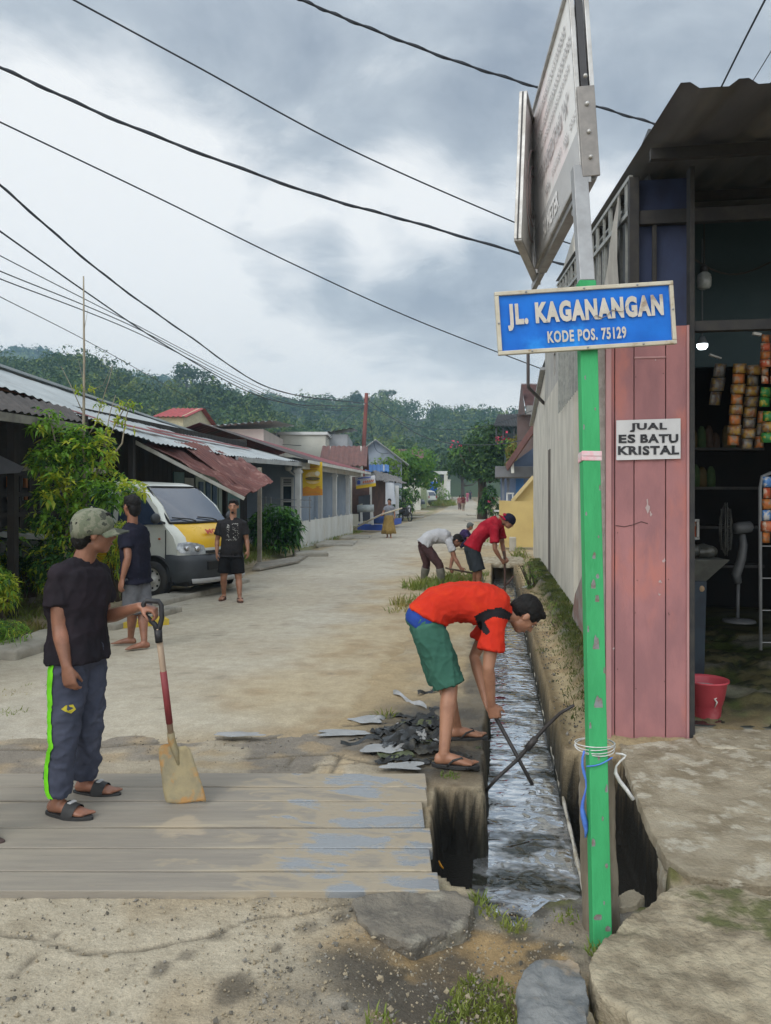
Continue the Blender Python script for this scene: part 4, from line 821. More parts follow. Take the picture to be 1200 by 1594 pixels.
b = MB(); b.bx(1.03, 1.06, sl + .17, sl + .22, .15, 2.55); b.bx(1.03, 1.06, sl - .16, sl - .11, .15, 2.55); b.build('slit_frame', mat('slit_frame', (.12, .11, .10), rough=.8), cw, world=True)
b = MB(); b.beam((1.0, 16.5, 4.33), (1.0, 21.6, 3.60), .10, .06); b.build('eave_board', galv, cw, world=True)
b = MB(); q = onX(847, 628, 1.05); q2 = W(822, 600, 15.6); q3 = W(822, 545, 15.6) + Vector((0, 0, .9)); b.tube([q, q2 + Vector((0, 0, -.03)), q2 + Vector((0, 0, .02)), q3], .035, 8); b.build('mast_bracket', mat('mast', (.07, .06, .06), rough=.6), cw, world=True)
b = MB(); b.tube([onX(930, 820, 1.1) + Vector((-.05, 0, 0)), (1.0, 17.2, .10)], .001, 4)
b = MB(); b.tube([(1.1, 14.6, .10), (.80, 14.5, .02), (.46, 14.4, -.10)], .06, 14, cap=False); b.tube([(1.1, 14.6, .10), (.80, 14.5, .02), (.462, 14.4, -.10)], .05, 14, cap=False)
tag(b.build('drain_pipe', mat('pvc', (.42, .42, .40), (.3, .29, .26), sc_=8, rough=.6)), 'grey plastic outlet pipe at the mossy wall foot', 'pipe')
# loose sheet leaning at the wall
b = MB(); p = [onX(895, 925, .93), onX(908, 890, .93), onX(912, 1010, .93), onX(897, 1000, .93), onX(890, 960, .93)]; b.poly(p, .01, (-1, 0, 0)); tag(b.build('broken_sheet', mat('broken_panel', (.25, .235, .22), (.2, .12, .1), sc_=5, rough=.8)), 'broken grey sheet leaning against the wall behind the green pole', 'panel')
# ---------------------------------------------------------------- goods inside: rack and shelf colours darkened for the shop's shade
led = mat('lamp_on', (.82, .95, 1.0), emis=5, bump=0, rvar=0)
t = thing('led_lamp', 'lit white lamp bulb hanging inside the shop', 'lamp', tuple(W(1093, 538, 6.5)))
b = MB(); b.lathe([(.0, -.035), (.03, -.03), (.044, -.01), (.045, .012)], W(1093, 538, 6.5), 18, cap=True); b.build('bulb', led, t, world=True)
b = MB(); b.lathe([(.045, .013), (.03, .05), (.022, .075)], W(1093, 538, 6.5), 18, cap=True); b.tube([W(1093, 538, 6.5) + Vector((0, 0, .07)), W(1093, 538, 6.5) + Vector((.0, 0, .9))], .006, 6); b.build('socket', mat('socket', (.12, .14, .16)), t, world=True)
p = W(1096, 436, 6.0); t = thing('jar_lamp', 'unlit glass jar lamp hanging under the awning', 'lamp', tuple(p))
b = MB(); b.lathe([(.0, -.07), (.04, -.068), (.052, -.05), (.055, .0), (.05, .04), (.03, .06)], p, 18, cap=True); b.build('jar', mat('milky_glass', (.30, .33, .33), (.2, .22, .22), sc_=9, rough=.25), t, world=True)
b = MB(); b.lathe([(.03, .06), (.028, .10), (.01, .12)], p, 12, cap=True); b.tube([p + Vector((0, 0, .11)), p + Vector((0, 0, .55))], .006, 6); b.build('cap', dark, t, world=True)
b = MB(); b.tube([W(1075 + 12 * k, 400 + 22 * math.sin(k / 10 * PI) + k, 5.95 + .05 * k) for k in range(12)], .008, 6); tag(b.build('cable', dark), 'black cable sagging under the shop awning', 'cable')
def foil(name, c1, c2, c3): return mat(name, c1, c2, sc_=22, rough=.4, metal=.1, bump=.3, bsc=30, c3=c3, sc3=26, lo3=.5, hi3=.58)
fo = foil('foil_orange', (.32, .09, .022), (.36, .14, .03), (.20, .15, .11)); fy = foil('foil_yellow', (.30, .19, .03), (.18, .07, .03), (.20, .18, .15)); fg = foil('foil_green', (.02, .15, .035), (.03, .20, .05), (.28, .25, .03)); fsil = foil('foil_silver', (.17, .18, .17), (.09, .05, .04), (.22, .15, .05)); fr_ = foil('foil_red', (.42, .07, .03), (.35, .12, .05), (.40, .32, .25)); fb_ = foil('foil_blue', (.05, .15, .4), (.1, .25, .5), (.4, .4, .4))
def sachets(u0, v0, u1, v1, n, wpx, D, mats, label, grp='sachet strips hanging in the shop'):
    top = W(u0, v0, D); t = thing('sachet_strip', label, 'sachet strip', tuple(top), 0, grp); rnd = random.Random(int(u0 + v0))
    for k in range(n):
        q0 = W(u0 + (u1 - u0) * k / n, v0 + (v1 - v0) * k / n, D); q1 = W(u0 + (u1 - u0) * (k + .94) / n, v0 + (v1 - v0) * (k + .94) / n, D); hw = wpx / 1200 * D / 2; tl = rnd.uniform(-.02, .02)
        R = []
        for j in range(5):
            s = j / 4; c = q0 * (1 - s) + q1 * s; bul = .016 * math.sin(PI * s) + .002
            R.append([c + camx * (hw * a) + camy * (bul * sg * (1 - abs(a) ** 2 * .8) + tl * a) for a, sg in ((-1, 1), (-.5, -1), (0, -1), (.5, -1), (1, 1), (.5, 1), (0, 1), (-.5, 1))])
        b = MB(); b.rings(R); b.build('sachet', mats[k % len(mats)], t, world=True)
sachets(1122, 566, 1112, 632, 3, 20, 6.2, [fsil], 'short strip of three silvery snack packets, leftmost in the shop')
sachets(1152, 566, 1141, 694, 8, 20, 6.0, [fy, fo], 'orange and cream sachet strip left in the hanging pair')
sachets(1174, 568, 1163, 700, 8, 20, 6.05, [fy, fsil], 'duller sachet strip behind the orange one, right in the hanging pair')
sachets(1186, 640, 1181, 698, 3, 14, 6.15, [fo, fsil], 'short dim sachet strip between the cream strips and the green bags')
for k, (uu, mm, lab) in enumerate([(1192, fo, 'bright orange sachet sheet hanging at the shop entrance'), (1207, fo, 'orange sachet sheet just beyond the bright one at the shop entrance')]): sachets(uu, 521, uu - 1, 598, 6, 14, 5.9, [mm, fr_], lab)
sachets(1193, 603, 1190, 634, 2, 20, 5.95, [fg], 'pair of green and white packets under the orange sachets'); sachets(1197, 640, 1194, 690, 3, 18, 5.95, [fg, fy], 'green and yellow packet strip under the green pair')
sachets(1195, 742, 1193, 846, 6, 16, 6.1, [fb_, fr_, fo], 'colourful packet strip on the white display rack')
b = MB(); b.beam(W(1104, 552, 6.2), W(1122, 558, 6.2), .03, .012); tag(b.build('strip_clip', mat('clip', (.5, .5, .48))), 'white plastic hanging clip near the lit lamp', 'clip')
b = MB(); b.beam(W(1172, 519, 5.92), W(1184, 521, 5.92), .03, .02); tag(b.build('strip_clip', mat('clip', (.5, .5, .48))), 'white clip holding the bright orange sachets', 'clip')
t = thing('display_rack', 'white thin metal display rack standing at the right of the shop', 'rack', tuple(W(1184, 1012, 6.4)))
b = MB(); b.tube([W(1184, 1012, 6.4), W(1183, 760, 6.4), W(1186, 742, 6.4), W(1200, 736, 6.4)], .014, 8); b.tube([W(1225, 1012, 6.4), W(1225, 740, 6.4), W(1200, 736, 6.4)], .014, 8); b.build('pole', mat('rack_white', (.22, .23, .24), rough=.4), t, world=True)
b = MB()
for k in range(5): b.beam(W(1184, 800 + 50 * k, 6.4), W(1225, 800 + 50 * k, 6.4), .008, .008)
b.build('rungs', mat('rack_white', (.22, .23, .24)), t, world=True)
# fan
fd = 7.6; t = thing('standing_fan', 'grey standing fan seen from the side inside the dark shop', 'fan', tuple(W(1150, 968, fd)))
fanm = mat('fan_grey', (.11, .115, .12), (.085, .09, .095), sc_=8, rough=.45, bump=0)
b = MB(); b.tube([W(1148, 966, fd), W(1149, 905, fd)], .018, 10); b.tube([W(1149, 908, fd), W(1146, 895, fd), W(1154, 870, fd), W(1157, 848, fd), W(1155, 832, fd)], [.035, .045, .045, .04, .03], 10); b.build('stand', fanm, t, world=True)
b = MB(); b.lathe([(.0, .0), (.16, .0), (.15, .02), (.02, .035)], W(1150, 968, fd), 20); b.build('base', fanm, t, world=True)
b = MB(); b.tube([W(1142, 823, fd), W(1150, 822, fd), W(1168, 820, fd), W(1171, 820, fd)], [.05, .062, .055, .03], 12); b.build('motor', fanm, t, world=True)
fc = W(1132, 824, fd); fax = (camx * .92 - camy * .39).normalized(); fu = Vector((0, 0, 1)); fv = fax.cross(fu)
b = MB()
for rr, off in ((.26, -.02), (.20, -.055), (.20, .03), (.12, -.07), (.26, .0)): b.tube([fc + fax * off + (fu * math.cos(a) + fv * math.sin(a)) * rr for a in np.linspace(0, 2 * PI, 33)], .004, 5, cap=False)
for k in range(36):
    a = 2 * PI * k / 36; d_ = fu * math.cos(a) + fv * math.sin(a); b.tube([fc + fax * -.075 + d_ * .05, fc + fax * -.06 + d_ * .17, fc + fax * -.02 + d_ * .26, fc + fax * .03 + d_ * .18, fc + fax * .05 + d_ * .06], .0022, 4)
b.build('cage', mat('cage', (.13, .13, .12), rough=.4), t, world=True)
b = MB()
for k in range(3):
    a = 2 * PI * k / 3; d1 = fu * math.cos(a) + fv * math.sin(a); d2 = fu * math.cos(a + .9) + fv * math.sin(a + .9); b.poly([fc + fax * -.02 + d1 * .03, fc + fax * -.035 + d1 * .22, fc + fax * .0 + (d1 + d2).normalized() * .235, fc + fax * .012 + d2 * .20, fc + d2 * .03], .003, fax)
b.build('blades', mat('blade', (.05, .06, .06), rough=.3), t, world=True)
# counter with sloping tray, cloth, clutter
t = thing('grinder_stand', 'dark stand with a wide sloping metal tray just inside the shop', 'stand', tuple(W(1078, 1050, 6.3)))
tray = mat('tray_steel', (.16, .17, .16), (.11, .115, .11), sc_=6, rough=.4, metal=.4)
D6 = 6.3; b = MB(); c = W(1080, 868, D6)
b.rings([[c + camx * x * .20 + camy * y * .22 for x, y in ((-1, -1), (1, -1), (1, 1), (-1, 1))], [c + camx * (x * .07 - .02) + camy * y * .1 + Vector((0, 0, -.19)) for x, y in ((-1, -1), (1, -1), (1, 1), (-1, 1))]], 0, False); b.build('tray', tray, t, world=True, bevel=.004)
b = MB(); b.beam(W(1076, 902, D6), W(1072, 1052, D6), .16, .24, 0, camy); b.build('stand_body', mat('stand_navy', (.022, .035, .05), (.015, .02, .03), sc_=4, rough=.7), t, world=True, bevel=.01)
b = MB(); b.sph(W(1091, 916, D6 - .1), (.03, .03, .035), 10, 7); b.build('crank_knob', mat('wood_knob', (.32, .22, .13)), t, world=True)
for k, (u, v, r, lab) in enumerate([(1072, 848, (.09, .08, .07), 'dark full plastic bag on the tray, beside the fan'), (1097, 850, (.10, .08, .06), 'dark knotted plastic bag on the tray, nearest the fan')]):
    b = MB(); b.sph(W(u, v + 8, D6), r, 16, 10); me = remesh(b, .015, 1); wrinkle(me, .018, 12, seed=k); tag(link(me, 'plastic_bag', mat('dark_bag', (.03, .032, .03), (.06, .06, .05), sc_=6, rough=.35)), lab, 'bag')
t = thing('photo_frame', 'white framed box on a shelf behind the dark bags', 'frame', tuple(W(1076, 838, 6.8)))
b = MB(); 
for a_, c_ in (((1062, 810), (1088, 810)), ((1086, 810), (1086, 838)), ((1064, 810), (1064, 838)), ((1062, 838), (1088, 838))): b.beam(W(*a_, 6.8), W(*c_, 6.8), .02, .02, 0, camy)
b.build('rim', mat('frame_white', (.40, .40, .38)), t, world=True); b = MB(); b.poly([W(1064, 838, 6.82), W(1086, 838, 6.82), W(1086, 811, 6.82), W(1064, 811, 6.82)], .004, -camy); b.build('picture', fr_, t, world=True)
rnd = random.Random(9); shelf = thing('goods_shelf', 'dim shelf of green and yellow goods along the shop back wall', 'shelf', tuple(W(1090, 760, 8.5)))
b = MB(); 
for v in (700, 760, 820, 880): b.beam(W(1040, v, 8.6), W(1180, v, 8.6), .30, .03, 0, (0, 0, 1))
b.build('boards', dark, shelf, world=True)
labs2 = iter(range(99))
for v, row in ((698, 8), (758, 4)):
    for k in range(row):
        u = 1068 + k * 12 + rnd.uniform(-3, 3); hh_ = rnd.uniform(.12, .26); b = MB(); p = W(u, v, 8.5); R = [[p + camx * (math.cos(a) * .05 * s) + camy * (math.sin(a) * .04 * s) + Vector((0, 0, hh_ * q)) for a in np.linspace(0, 2 * PI, 8, endpoint=False)] for q, s in ((0, 1), (.4, 1.08), (.8, .9), (1, .35))]
        b.rings(R); o = b.build('goods_packet', [mat('dim_green', (.02, .05, .018), (.035, .06, .02), sc_=20), mat('dim_ochre', (.05, .04, .012), (.07, .05, .02), sc_=20), mat('dim_brown', (.03, .018, .012), (.05, .03, .02), sc_=20)][rnd.randrange(3)]); tag(o, 'small packet in the rows on the dim back shelf of the shop', 'packet', 'packets on the back shelf')  # packet colours darkened to carry the shade at the back
# red bucket
bp_ = W(1098, 1104, 5.66); bp_.z = .052; t = thing('red_bucket', 'red plastic bucket of white paste on the shop doorstep', 'bucket', tuple(bp_))
redm = mat('red_plastic', (.50, .07, .09), (.44, .055, .075), sc_=4, rough=.5, bump=.08, c3=(.54, .17, .18), sc3=3, lo3=.55, hi3=.7)
b = MB(); b.lathe([(.0, .0), (.095, .0), (.105, .012), (.118, .13), (.130, .135), (.150, .255), (.163, .262), (.165, .275), (.158, .275), (.145, .255), (.12, .10), (.0, .06)], bp_, 32); b.build('shell', redm, t, world=True)
b = MB(); b.lathe([(.0, .205), (.06, .21), (.10, .20), (.141, .215)], bp_, 24); me = b; b.build('paste', mat('paste', (.42, .42, .42), (.5, .38, .38), sc_=9, rough=.7, bump=.8, bsc=20, dist=.03), t, world=True)
b = MB(); q = bp_ - camy * .135 + camx * .015; b.tube([q + Vector((0, 0, .17)) + camx * .012, q + Vector((0, 0, .165)) + camx * -.006, q + Vector((0, .0, .14)) + camx * .012, q + Vector((0, .012, .10)) + camx * .0], [.003, .006, .007, .003], 6); b.build('paste_drip', mat('drip', (.6, .6, .55)), t, world=True)
# ================================================================ houses on the left
zincm = mat('zinc_sheet', (.40, .43, .43), (.33, .36, .365), sc_=.9, rough=.5, metal=.2, bump=.08, bsc=12, c3=(.27, .27, .25), sc3=1.6, lo3=.56, hi3=.72)
rustm = mat('rusty_sheet', (.16, .065, .055), (.115, .05, .045), sc_=2.2, rough=.8, bump=.25, bsc=20, c3=(.24, .13, .11), sc3=3.5, lo3=.52, hi3=.66)
redtrim = mat('red_flashing', (.20, .05, .05), (.14, .045, .04), sc_=3, rough=.7)
brownroof = mat('brown_roof', (.075, .066, .06), (.05, .045, .042), sc_=3, rough=.8, bump=.2, bsc=20)
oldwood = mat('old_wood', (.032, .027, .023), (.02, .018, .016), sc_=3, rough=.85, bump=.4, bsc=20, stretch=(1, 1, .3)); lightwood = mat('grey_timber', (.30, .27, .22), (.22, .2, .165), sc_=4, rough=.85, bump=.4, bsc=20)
tealp = mat('teal_paint', (.10, .19, .19), (.07, .14, .145), sc_=3, rough=.6); palep = mat('pale_green_paint', (.30, .36, .31), (.24, .29, .26), sc_=3, rough=.7); glassd = mat('dark_pane', (.02, .025, .035), (.03, .04, .05), rough=.08, spec=.8, bump=0, rvar=0)
curt = mat('curtain_blue', (.08, .13, .2), (.05, .09, .14), sc_=6, rough=.8)
h1 = thing('long_house', 'long low house with a silver zinc roof and a collapsed rusty awning', 'house', (-8, 16, 0))
E0, E1, E2 = Vector((-6.35, 6.5, 3.12)), Vector((-6.2, 10.1, 3.04)), onX(476, 720, -5.95)
Rr0, Rr2 = Vector((-9.6, 6.5, 4.52)), Vector((-9.6, E2.y + .2, 3.62)); 
def lerp(a, c, t): return a * (1 - t) + c * t
EV = [Vector((-6.35, 6.5, 3.20)), onX(79, 626, -6.30), onX(128, 649, -6.30), onX(206, 677, -6.27), onX(240, 688, -6.25), onX(367, 710, -6.1), E2]
def eave(y):
    for a_, c_ in zip(EV[:-1], EV[1:]):
        if a_.y <= y <= c_.y: return lerp(a_, c_, (y - a_.y) / (c_.y - a_.y))
    return EV[0] if y < EV[0].y else EV[-1]
b = MB(); n = 90 * 6; vs = []
for j in range(11):
    for i in range(n + 1):
        q = i / n; y = EV[0].y + (E2.y - EV[0].y) * q; p = lerp(eave(y), lerp(Rr0, Rr2, q), j / 10); vs.append(p + Vector((0, 0, .012 * math.sin(2 * PI * i / 6) + .03 * mnoise.noise(p * 1.7))))
fs = [(j * (n + 1) + i, j * (n + 1) + i + 1, (j + 1) * (n + 1) + i + 1, (j + 1) * (n + 1) + i) for j in range(10) for i in range(n)]
b.add(vs, fs, 0, True); b.add([p - Vector((0, 0, .006)) for p in vs], [f[::-1] for f in fs], 0, True); b.build('roof', zincm, h1, world=True)
b = MB(); b.corr(Rr0 + Vector((0, 0, -.02)), Rr2 + Vector((0, 0, -.02)), Rr2 + Vector((-3.3, 0, -1)), Rr0 + Vector((-3.3, 0, -1.0)), 60, .016, 0, .004, 4); b.build('roof', rustm, h1, world=True)
b = MB()
for t0, t1, o in ((.0, .32, 0), (.38, .62, .9), (.50, .86, 1.7)):      # red rusty laps between the sheets
    yy0, yy1 = 6.5 + t0 * 17, 6.5 + t1 * 17; A_ = lerp(eave(yy0), lerp(Rr0, Rr2, t0), o * .12 + .03); B_ = lerp(eave(yy1), lerp(Rr0, Rr2, t1), o * .12 + .03); dz = Vector((0, 0, .05)); w_ = (Rr0 - E0).normalized() * .16
    b.poly([A_ + dz, B_ + dz, B_ + dz + w_, A_ + dz + w_], .006, (0, 0, 1))
b.build('flashing', redtrim, h1, world=True)
b = MB(); b.beam(Rr0 + Vector((0, 0, .03)), Rr2 + Vector((0, 0, .03)), .30, .05); b.build('ridge_cap', zincm, h1, world=True)
b = MB(); q = Vector((0, 0, -.07)); b.beam(EV[5] + q, E2 + q, .03, .12); b.build('eave_board', mat('eave_pale', (.34, .36, .36), (.28, .29, .29), sc_=3), h1, world=True)
# dark lower roof at the near end
L0, L1 = Vector((-5.35, 4.6, 2.58)), onX(131, 657, -5.6)
b = MB(); b.corr(L0, L1, lerp(E0, E2, .24) + Vector((0, 0, -.05)), Vector((-6.36, 4.6, 3.10)), 34, .014, 0, .004, 3); b.build('lean_roof', brownroof, h1, world=True)
b = MB(); b.beam(L0 + Vector((0, 0, -.08)), L1 + Vector((0, 0, -.08)), .03, .10); b.build('lean_fascia', mat('fascia_old', (.24, .235, .20), (.12, .115, .10), sc_=2, stretch=(1, 1, 1)), h1, world=True)
# rusty collapsed awning
A_, B_, C_, D_ = onX(206, 684, -6.7), onX(367, 711, -6.25), onX(426, 749, -5.0), onX(380, 774, -5.0)
b = MB(); b.corr(A_, B_, C_, D_, 26, .016, 0, .004, 10, jit=.16); b.build('rust_awning', rustm, h1, world=True)
b = MB(); b.corr(lerp(A_, B_, .30) + Vector((.1, 0, .10)), lerp(A_, B_, .62) + Vector((.1, 0, .12)), lerp(D_, C_, .55) + Vector((-.2, 0, .10)), lerp(D_, C_, .2) + Vector((-.2, 0, .12)), 10, .016, 0, .004, 5, jit=.10); b.build('loose_sheet', rustm, h1, world=True)
b = MB(); b.beam(A_ + Vector((.05, 0, -.05)), D_ + Vector((0, 0, -.03)), .035, .07); b.build('awning_board', mat('awning_board', (.40, .40, .36), (.30, .29, .25), sc_=4), h1, world=True)
# walls
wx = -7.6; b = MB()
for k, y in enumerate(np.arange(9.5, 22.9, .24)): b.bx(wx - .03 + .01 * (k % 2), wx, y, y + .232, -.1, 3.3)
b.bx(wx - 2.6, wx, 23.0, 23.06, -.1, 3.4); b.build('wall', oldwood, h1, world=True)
def panel(u0, u1, v0, v1, m, name, off=.03, X=wx):
    a_, c_ = onX(u0, v1, X + off), onX(u1, v1, X + off); zt = onX((u0 + u1) / 2, v0, X + off).z
    b = MB(); b.bx(X + off, X + off + .03, min(a_.y, c_.y), max(a_.y, c_.y), a_.z, zt); return b.build(name, m, h1, world=True)
panel(256, 268, 752, 812, mat('white_panel', (.38, .38, .36), (.3, .3, .29), sc_=2), 'wall_panel'); panel(286, 300, 744, 822, mat('pale_door', (.32, .34, .32), (.25, .27, .26), sc_=2), 'door')
panel(269, 285, 735, 835, tealp, 'door_frame', .02); panel(303, 338, 738, 826, palep, 'window', .02)
for u in (309, 320, 330): panel(u, u + 6, 750, 808, curt, 'pane', .06)
panel(339, 346, 735, 835, palep, 'corner_post', .05); panel(349, 372, 762, 840, tealp, 'shutter', .03)
b = MB(); p, q = onX(236, 762, wx + .9), onX(332, 842, wx + .9); b.poly([p + Vector((0, 0, -.3)), q + Vector((0, 0, -.35)), q + Vector((0, 0, .25)), p + Vector((0, 0, .1))], .03, (1, 0, 0)); b.build('stair_side', oldwood, h1, world=True)
for (u, X, z) in ((130, -6.3, 2.9), (205, -6.6, 2.75), (350, -6.2, 2.6), (20, -6.3, 2.9)): p = onX(u, 800, X); b = MB(); b.beam((X, p.y, -.1), (X, p.y, z), .10, .10); b.build('porch_post', oldwood, h1, world=True)
p = onX(404, 850, -5.75); b = MB(); b.beam((p.x, p.y, -.05), (p.x, p.y, 2.35), .09, .09); b.build('awning_post', lightwood, h1, world=True)
# veranda lattice at the near end, panes behind painted orange for the lights inside
b = MB(); X = -7.0
for k in range(26): b.bx(X, X + .03, 6 + k * .24, 6.05 + k * .24, .3, 2.1)
for z in (.45, .75, 1.05, 1.35, 1.65, 1.95): b.bx(X + .031, X + .055, 5.8, 12.4, z, z + .07)
b.build('lattice', oldwood, h1, world=True)
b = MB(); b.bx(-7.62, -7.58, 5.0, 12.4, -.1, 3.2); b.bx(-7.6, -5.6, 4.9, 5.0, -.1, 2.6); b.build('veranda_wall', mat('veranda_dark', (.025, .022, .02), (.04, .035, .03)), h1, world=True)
warm = mat('warm_pane', (.34, .13, .04), (.28, .10, .03), sc_=4, rough=.5); gp_ = mat('grey_pane', (.10, .13, .14))
for (u, v, w_, h_, m) in [(17, 750, 6, 16, warm), (43, 752, 6, 14, warm), (18, 772, 6, 13, warm), (42, 772, 5, 12, warm), (19, 795, 6, 10, warm), (31, 750, 8, 14, gp_), (33, 773, 8, 12, gp_)]:
    a_, c_ = onX(u - w_ / 2, v + h_ / 2, -7.5), onX(u + w_ / 2, v - h_ / 2, -7.5); b = MB(); b.bx(-7.55, -7.5, a_.y, c_.y, a_.z, c_.z); b.build('window_pane', m, h1, world=True)
b = MB(); b.beam(W(-120, 725, 10.2), W(165, 733, 11.0), .07, .07); tag(b.build('bamboo_rail', mat('rail_pole', (.36, .34, .27), (.28, .26, .2), sc_=5)), 'pale bamboo rail across the front of the dark veranda', 'rail')
t = thing('bench', 'pale grey bench on the dark veranda behind the shrubs', 'bench', tuple(W(30, 870, 11.0)))
b = MB(); b.beam(W(-60, 828, 11), W(75, 836, 11), .35, .06); b.build('seat', mat('bench_grey', (.36, .37, .36), (.28, .29, .28), sc_=4), t, world=True)
b = MB(); b.beam(W(-60, 850, 11), W(72, 856, 11), .05, .25); b.build('apron', mat('bench_grey2', (.20, .21, .20)), t, world=True)
for u in (-50, 66): b = MB(); b.beam(W(u, 835, 11), W(u, 885, 11), .08, .08); b.build('leg', oldwood, t, world=True)
b = MB(); p = [W(-40, 690, 9.8), W(38, 728, 9.8), W(30, 736, 9.8), W(-40, 740, 9.8)]; b.poly(p, .02, -camy); tag(b.build('hung_tarp', mat('grey_tarp', (.10, .105, .12), (.07, .075, .085), sc_=3)), 'grey tarp corner hanging under the dark veranda roof', 'tarp')
# ---------------------------------------------------------------- house 2, grey blue with white porch columns
bluew = mat('blue_grey_wall', (.235, .285, .345), (.20, .245, .30), sc_=1.5, rough=.85, bump=.15, bsc=30, c3=(.29, .33, .37), sc3=.8, lo3=.5, hi3=.7)
whitep = mat('white_paint', (.52, .53, .52), (.45, .455, .44), sc_=3, rough=.65, bump=.1); whiteold = mat('stained_white', (.54, .55, .52), (.46, .46, .42), sc_=2, rough=.75, bump=.15, stretch=(1, 1, .4), c3=(.42, .37, .27), sc3=2.5, lo3=.56, hi3=.72)
h2 = thing('porch_house', 'blue grey house with white porch columns and a thin red roof edge', 'house', (-8, 28, 0))
Yg2 = 24.6; b = MB(); b.bx(-11.5, -7.15, Yg2, Yg2 + .12, -.1, 2.9); b.bx(-6.95, -6.42, Yg2, Yg2 + .12, -.1, 2.9); 
wl = onY(437, 760, Yg2).x; wr = onY(457, 760, Yg2).x; wz1 = onY(447, 743, Yg2).z; wz0 = onY(447, 794, Yg2).z
b = MB(); b.bx(-11.5, wl, Yg2, Yg2 + .12, -.1, 2.9); b.bx(wr, -6.5, Yg2, Yg2 + .12, -.1, 2.9); b.bx(wl, wr, Yg2, Yg2 + .12, -.1, wz0); b.bx(wl, wr, Yg2, Yg2 + .12, wz1, 2.9); b.bx(-6.62, -6.5, Yg2 + .12, 34.5, -.1, 2.9); b.bx(-11.5, -6.62, 34.4, 34.5, -.1, 2.9); b.build('wall', bluew, h2, world=True)
wf = MB(); 
for (x0, x1, z0, z1) in ((wl, wl + .07, wz0, wz1), (wr - .07, wr, wz0, wz1), (wl + .07, wr - .07, wz0, wz0 + .08), (wl + .07, wr - .07, wz1 - .06, wz1), (wl + .07, wr - .07, wz0 + .78, wz0 + .84), (wl + .07, wr - .07, wz0 + .26, wz0 + .31)): wf.bx(x0, x1, Yg2 - .04, Yg2 + .05, z0, z1)
for k in range(4): wf.bx(wl + .07, wr - .07, Yg2 - .02, Yg2 + .03, wz0 + .86 + k * .055, wz0 + .885 + k * .055)
wfo = wf.build('window', whitep, h2, world=True); b = MB(); b.bx(wl + .05, wr - .05, Yg2 + .06, Yg2 + .07, wz0, wz1); b.build('pane', glassd, wfo, world=True)
colx = -6.05
for u, wd in ((464, .17), (521, .15), (541, .14)):
    y = onX(u, 780, colx).y; b = MB(); b.bx(colx - wd / 2, colx + wd / 2, y - wd / 2, y + wd / 2, -.05, 2.50); b.bx(colx - wd * .7, colx + wd * .7, y - wd * .7, y + wd * .7, 2.36, 2.44); b.bx(colx - wd * .65, colx + wd * .65, y - wd * .65, y + wd * .65, .80, .9); b.build('column', whitep, h2, world=True, bevel=.006)
y = onX(498, 780, -6.3).y; b = MB(); b.bx(-6.36, -6.22, y - .07, y + .07, -.05, 2.5); b.build('column', whitep, h2, world=True)
b = MB(); b.bx(colx - .08, colx + .08, 23.6, 34.3, 2.502, 2.70); b.build('porch_beam', whiteold, h2, world=True)
redroof = mat('red_sheet', (.21, .045, .05), (.17, .04, .045), sc_=1.5, rough=.55, bump=.1, c3=(.10, .05, .05), sc3=.7, lo3=.5, hi3=.66)
darkroof = mat('dark_sheet', (.06, .055, .055), (.09, .07, .065), sc_=1.5, rough=.7)
RA, RB, RC, RD = Vector((-5.7, 23.2, 2.76)), Vector((-5.6, 34.6, 2.70)), Vector((-9.2, 34.6, 3.75)), Vector((-9.2, 23.2, 3.95))
b = MB(); b.corr(RA, lerp(RA, RB, .30), lerp(RD, RC, .30), RD, 14, .016, 0, .004, 3); b.build('dark_roof', darkroof, h2, world=True)
b = MB(); b.corr(lerp(RA, RB, .30), RB, RC, lerp(RD, RC, .30), 34, .016, 0, .004, 3); b.corr(RD, RC, RC + Vector((-3, 0, -1)), RD + Vector((-3, 0, -1)), 34, .016, 0, .004, 2); b.build('roof', redroof, h2, world=True)
b = MB(); b.beam(RA + Vector((.02, 0, -.06)), RB + Vector((.02, 0, -.06)), .03, .10); b.build('eave_board', whiteold, h2, world=True)
# low white sheet fence
fn = thing('low_fence', 'low white corrugated fence with brown splash stains in front of the porch', 'fence', (-6.05, 28, 0))
b = MB(); y0, y1 = onX(466, 850, -5.95).y, onX(550, 832, -5.9).y; n = 60
vs = [Vector((-5.92 + .012 * math.sin(k * 1.25), y0 + (y1 - y0) * k / n, z)) for k in range(n + 1) for z in (.0, .30, .86 + .02 * (k % 7 == 0))]
b.add(vs, [(k * 3 + j, (k + 1) * 3 + j, (k + 1) * 3 + j + 1, k * 3 + j + 1) for k in range(n) for j in range(2)], 0, True); b.build('sheet', whiteold, fn)
for k, o in enumerate(list(fn.children)): o.location = (6.05, -28, 0)
b = MB()
for k in range(5): y = y0 + (y1 - y0) * k / 4; b.bx(-6.0, -5.955, y - .03, y + .03, 0, .93 - .02 * (k % 2))
b.build('posts', whitep, fn, world=True)
fn2 = thing('low_fence', 'grey vertical board fence behind the round green bush', 'fence', (-6.6, 23, 0)); b = MB()
for k in range(17): x = -8.4 + k * .145; b.bx(x, x + .125, 23.4, 23.43, 0, .92 + .03 * math.sin(k * 2.3))
b.build('boards', mat('grey_boards', (.36, .37, .365), (.28, .29, .285), sc_=2, stretch=(1, 1, .3)), fn2, world=True)
b = MB(); p = W(402, 800, 24)
for v in (776, 787): b.beam(W(402, v, 23.9), W(485, v + 3, 23.9), .025, .025)
for u in (405, 413, 421, 482): b.beam(W(u, 775 - (u % 3), 23.9), W(u, 812, 23.9), .04, .04)
b.build('wire_rail', mat('thin_rail', (.22, .23, .24)), fn2, world=True)
